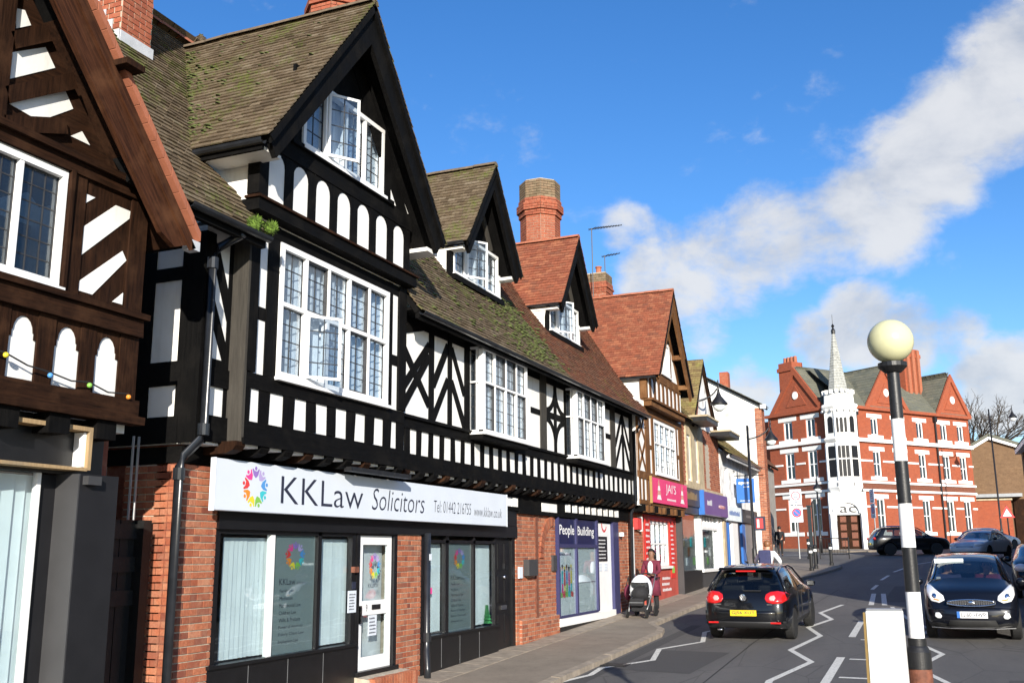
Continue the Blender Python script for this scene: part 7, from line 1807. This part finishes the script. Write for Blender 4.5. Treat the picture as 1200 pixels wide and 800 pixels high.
# driver and passenger of the people carrier
for lx, lb, tp in ((.38, 'person at the wheel of the black people carrier', 'cloth_navy'), (-.38, 'person in the passenger seat of the people carrier', 'cloth_maroon')):
    P = Matrix.Translation((kx, ky, zr(ky))) @ Matrix.Rotation(rad(179), 4, 'Z') @ Vector((lx, 2.02, -.33))
    person(lb, P, rad(179), 1.0, top=tp, legs='cloth_denim', seated=True, hairlen=.1 if lx < 0 else 0, arms={-1: [(.20, .0, 1.38), (.24, .10, 1.14), (.18, .36, 1.16), (.16, .44, 1.18)], 1: [(.20, .0, 1.38), (.24, .10, 1.14), (.18, .36, 1.16), (.16, .44, 1.18)]})

# ================================================================== street furniture
# crossing beacon on the island
bxp, byp = 7.31, 7.6
bz = zg(byp)
isl = slab('traffic_island', [(6.75, 6.2), (7.85, 6.2), (8.0, 7.2), (7.85, 8.6), (7.3, 9.2), (6.75, 8.6), (6.6, 7.2)], 'paving', top=0.0)
be = root('crossing_beacon', (bxp, byp, bz), 'black and white striped crossing beacon with yellow globe', 'beacon')
base_z = 0.90
MB().lathe(bxp, byp, [(.080, bz - .02), (.080, .90), (.076, .925)], 40).build('base_sleeve', 'rust', be, smooth=False); MB().lathe(bxp, byp, [(.082, .92), (.082, 1.03), (.066, 1.062), (.060, 1.07), (.060, 1.12)], 40).build('pole_base', 'iron_black', be, smooth=False)
lv = [base_z + .20, base_z + .73, base_z + 1.17, base_z + 1.62, 2.98]
seq = [(1.119, 1.425, 'paint_white'), (1.425, 1.725, 'iron_black'), (1.725, 2.025, 'paint_white'), (2.025, 2.323, 'iron_black'), (2.323, 2.622, 'paint_white'), (2.622, 2.985, 'iron_black')]
for a, c, m in seq: MB().lathe(bxp, byp, [((.0505 if m == 'paint_white' else .0498) - .004 * (a - 1.1), a), ((.0505 if m == 'paint_white' else .0498) - .004 * (c - 1.1), c)], 40).build('pole_band', m, be, smooth=False)
MB().lathe(bxp, byp, [(.058, 2.96), (.085, 2.985), (.10, 3.0), (.10, 3.03), (.085, 3.035)], 20).build('globe_collar', 'iron_black', be)
MB().ball((bxp, byp, 3.19), .160, 32, 20).build('globe', 'globe', be, smooth=True)
# internally lit keep-left bollard, its plain white back towards the camera
BX_ = .115
bo = root('island_bollard', (7.13, 7.25, bz), 'plain white rectangular traffic island bollard beside the beacon', 'bollard')
Bz = 1.315
o = MB().prism([(6.875 + .0, bz), (7.185, bz), (7.155, Bz - .02), (6.895, Bz - .02)], 0, .1)
mb = MB().add([(x, y, z) for (x, z) in ((7.00, bz), (7.255, bz), (7.245, Bz), (7.015, Bz)) for y in (7.2, 7.37)], [(0, 2, 4, 6), (1, 7, 5, 3), (0, 1, 3, 2), (2, 3, 5, 4), (4, 5, 7, 6), (6, 7, 1, 0)]).build('bollard_shell', 'bollard_white', bo); bevel_mesh(mb.data, .012, 2)
MB().add([(x, y, z) for (x, z) in ((6.978, bz), (6.999, bz), (7.014, Bz - .01), (6.999, Bz - .01)) for y in (7.21, 7.36)], [(0, 2, 4, 6), (1, 7, 5, 3), (0, 1, 3, 2), (2, 3, 5, 4), (4, 5, 7, 6), (6, 7, 1, 0)]).build('edge_strip', 'bollard_ochre', bo)
B('bollard_cap', 'grey_metal', bo, 7.02, 7.24, 7.215, 7.355, Bz + .001, Bz + .012)
# ornamental street lamps
def lantern(parent, x, y, z, s=1.):
    MB().lathe(x, y, [(.03 * s, z), (.05 * s, z - .12 * s), (.10 * s, z - .26 * s), (.30 * s, z - .52 * s), (.31 * s, z - .56 * s)], 16).build('lantern_hood', 'iron_black', parent, smooth=True)
    MB().lathe(x, y, [(.22 * s, z - .56 * s), (.20 * s, z - .70 * s), (.08 * s, z - .80 * s)], 14).build('lantern_glass', 'blind', parent, smooth=True)
def lamp(label, base, top_z, arm, lat_s=1., pole=True, wall=None):
    r = root('street_lamp', base, label, 'street lamp', 'ornamental street lamps')
    x, y, z = base
    if pole: MB().tube([(x, y, z), (x, y, z + 1.1), (x, y, z + 1.15), (x, y, top_z)], [.10, .10, .065, .05], 10).build('column', 'iron_black', r, smooth=True)
    ax, ay = arm; pts = []
    for i in range(9):
        t = i / 8 * math.pi / 2; pts.append((x + ax * math.sin(t), y + ay * math.sin(t), top_z - .55 + .55 * (1 - math.cos(t)) + .0 + .12 * math.sin(t)))
    MB().tube(pts, .03, 8).build('bracket_arm', 'iron_black', r, smooth=True); e = pts[-1]; MB().tube([(e[0], e[1], e[2] + .12), (e[0], e[1], e[2] - .25)], .025, 6).build('drop_rod', 'iron_black', r)
    lantern(r, e[0], e[1], e[2] - .2, lat_s); return r
lamp('bracket lamp with bell hood on the gable of the brick building', (.08, 34.5, 6.2), 7.45, (.72, .5), 1.0, pole=False)
lamp('black lamp column with bell hood beside the blue hanging sign', (.75, 41.0, zg(41)), 6.75, (.85, .5), .9)
lamp('tall lamp column before the brown brick hall on the right', (11.6, 77, zg(77)), 11.4, (1.5, .5), 1.0)
lamp('short lamp column among the bollards before the red building', (.75, 66.0, zg(66)), 6.2, (.02, .02), .9)
# parking signs
def sign_post(label, x, y, zt, rz, ww=.62):
    r = root('sign_post', (x, y, zg(y)), label, 'sign post')
    MB().tube([(x, y, zg(y)), (x, y, zt)], .04, 8).build('post', 'grey_metal', r)
    m = Matrix.Translation((x, y, 0)) @ Matrix.Rotation(rz, 4, 'Z') @ Matrix(((0, 1, 0, 0), (-1, 0, 0, 0), (0, 0, 1, 0), (0, 0, 0, 1))); setT(m)
    h = ww / 2
    p1 = B('sign_plate', 'sign_white', r, .045, .06, -h, h, zt - .85, zt); p2 = B('sign_plate', 'sign_white', r, .045, .06, -h * 1.05, h * 1.05, zt - 1.82, zt - .9)
    def ring(par, zc, ro_, ri, mm, X): MB().add([(X, a * math.cos(t * .2618), zc + a * math.sin(t * .2618)) for a in (ro_, ri) for t in range(24)], [(t, (t + 1) % 24, 24 + (t + 1) % 24, 24 + t) for t in range(24)]).build('sign_ring', mm, par)
    ring(p1, zt - .36, .25, .20, 'c_red', .063); scribble(p1, .063, -.13, .13, zt - .48, zt - .24, 2, 'ink', fill=.7); scribble(p1, .063, -.22, .22, zt - .80, zt - .66, 1, 'ink')
    ring(p2, zt - 1.30, .26, .19, 'c_red', .063); MB().add([(.062, .19 * math.cos(t * .2618), zt - 1.30 + .19 * math.sin(t * .2618)) for t in range(24)], [tuple(range(24))]).build('sign_disc', 'sign_blue', p2); MB().add([(.0635, a, zt - 1.30 + c) for a, c in ((-.15, .12), (-.12, .15), (.15, -.12), (.12, -.15))], [(0, 1, 2, 3)][::-1]).build('sign_bar', 'c_red', p2)
    scribble(p2, .063, -.25, .25, zt - 1.02, zt - .93, 1, 'ink'); scribble(p2, .063, -.26, .26, zt - 1.78, zt - 1.62, 2, 'ink'); setT(); return r
sign_post('pair of white parking plates on a grey post before the red building left wing', .35, 58.4, 5.15, rad(6))
sign_post('pair of white parking plates on a post seen left of the beacon pole', 3.9, 68.6, 5.6, rad(-62))
# black bollards with pale bands, a tall black post and a guard rail
def bollard(x, y, h=1.0, label=''):
    r = root('street_bollard', (x, y, zg(y)), label, 'bollard', 'black cast bollards at the corner'); z = zg(y)
    MB().lathe(x, y, [(.10, z), (.10, z + .12), (.075, z + .15), (.075, z + h - .12), (.095, z + h - .10), (.095, z + h - .04), (.05, z + h)], 14).build('shaft', 'iron_black', r); MB().lathe(x, y, [(.079, z + h - .30), (.079, z + h - .20)], 14).build('band', 'paint_white', r)
bollard(2.35, 45.9, 1.05, 'black bollard nearest the kerb corner'); bollard(2.35, 47.6, 1.05, 'black bollard just behind the nearest one'); bollard(2.75, 50.6, 1.05, 'black bollard at the kerb end, rightmost of the group'); bollard(.95, 57.6, 1.1, 'black bollard left of the group, beside the teal post')
tp = root('tall_post', (1.9, 52.2, zg(52.2)), 'tall slim black post between the bollards', 'post'); MB().tube([(1.9, 52.2, zg(52.2)), (1.9, 52.2, 4.1)], .075, 8).build('shaft', 'iron_black', tp); MB().lathe(1.9, 52.2, [(.09, 4.05), (.02, 4.2)], 8).build('cap', 'iron_black', tp)
tq = root('teal_post', (.65, 62.0, zg(62)), 'broad dark teal upright panel before the red building', 'post'); simple('teal', (.006, .014, .018), .5, .1, 3); MB().box(.52, .72, 61.9, 62.1, zg(62), 4.3).build('panel', 'teal', tq); MB().box(.48, .76, 61.86, 62.14, 4.3, 4.4).build('cap', 'teal', tq)
gd = root('guard_rail', (2.4, 57.5, zg(57.5)), 'black pedestrian guard rail before the corner entrance', 'railing')
for xx in (1.55, 3.05): MB().tube([(xx, 57.5, zg(57.5)), (xx, 57.5, zg(57.5) + 1.15)], .035, 6).build('rail_post', 'iron_black', gd)
for zz in (.25, 1.1): MB().tube([(1.55, 57.5, zg(57.5) + zz), (3.05, 57.5, zg(57.5) + zz)], .025, 6).build('rail', 'iron_black', gd)
for k in range(9): MB().tube([(1.7 + k * .15, 57.5, zg(57.5) + .25), (1.7 + k * .15, 57.5, zg(57.5) + 1.1)], .010, 5).build('baluster', 'iron_black', gd)
# warning triangle on a post to the right, small red hanging sign by the lamp
tg = root('triangle_sign', (11.9, 74.5, zg(74.5)), 'red and white warning triangle on a dark post', 'road sign'); MB().tube([(11.9, 74.5, zg(74.5)), (11.9, 74.5, 4.6)], .05, 6).build('post', 'iron_black', tg)
setT(Matrix.Translation((11.9, 74.4, 0)) @ Matrix(((0, 1, 0, 0), (-1, 0, 0, 0), (0, 0, 1, 0), (0, 0, 0, 1)))); t1 = MB().prism([(-.45, 3.8), (.45, 3.8), (0, 4.6)], 0, .03).build('sign_plate', 'c_red', tg); MB().prism([(-.27, 3.9), (.27, 3.9), (0, 4.38)], .03, .04).build('sign_face', 'ink_white', t1); setT()
rs = root('red_hanging_sign', (1.0, 40.9, 2.6), 'small dark hanging sign with a red mark by the lamp column', 'sign'); B('sign_board', 'ink', rs, .82, 1.25, 40.9, 40.96, 2.55, 3.1); B('sign_mark', 'c_red', rs, .90, 1.17, 40.89, 40.899, 2.63, 3.02); B('sign_mark', 'ink_white', rs, .94, 1.02, 40.88, 40.889, 2.66, 2.98); MB().tube([(.75, 40.95, 3.05), (.9, 40.93, 3.05)], .02, 6).build('bracket', 'iron_black', rs)
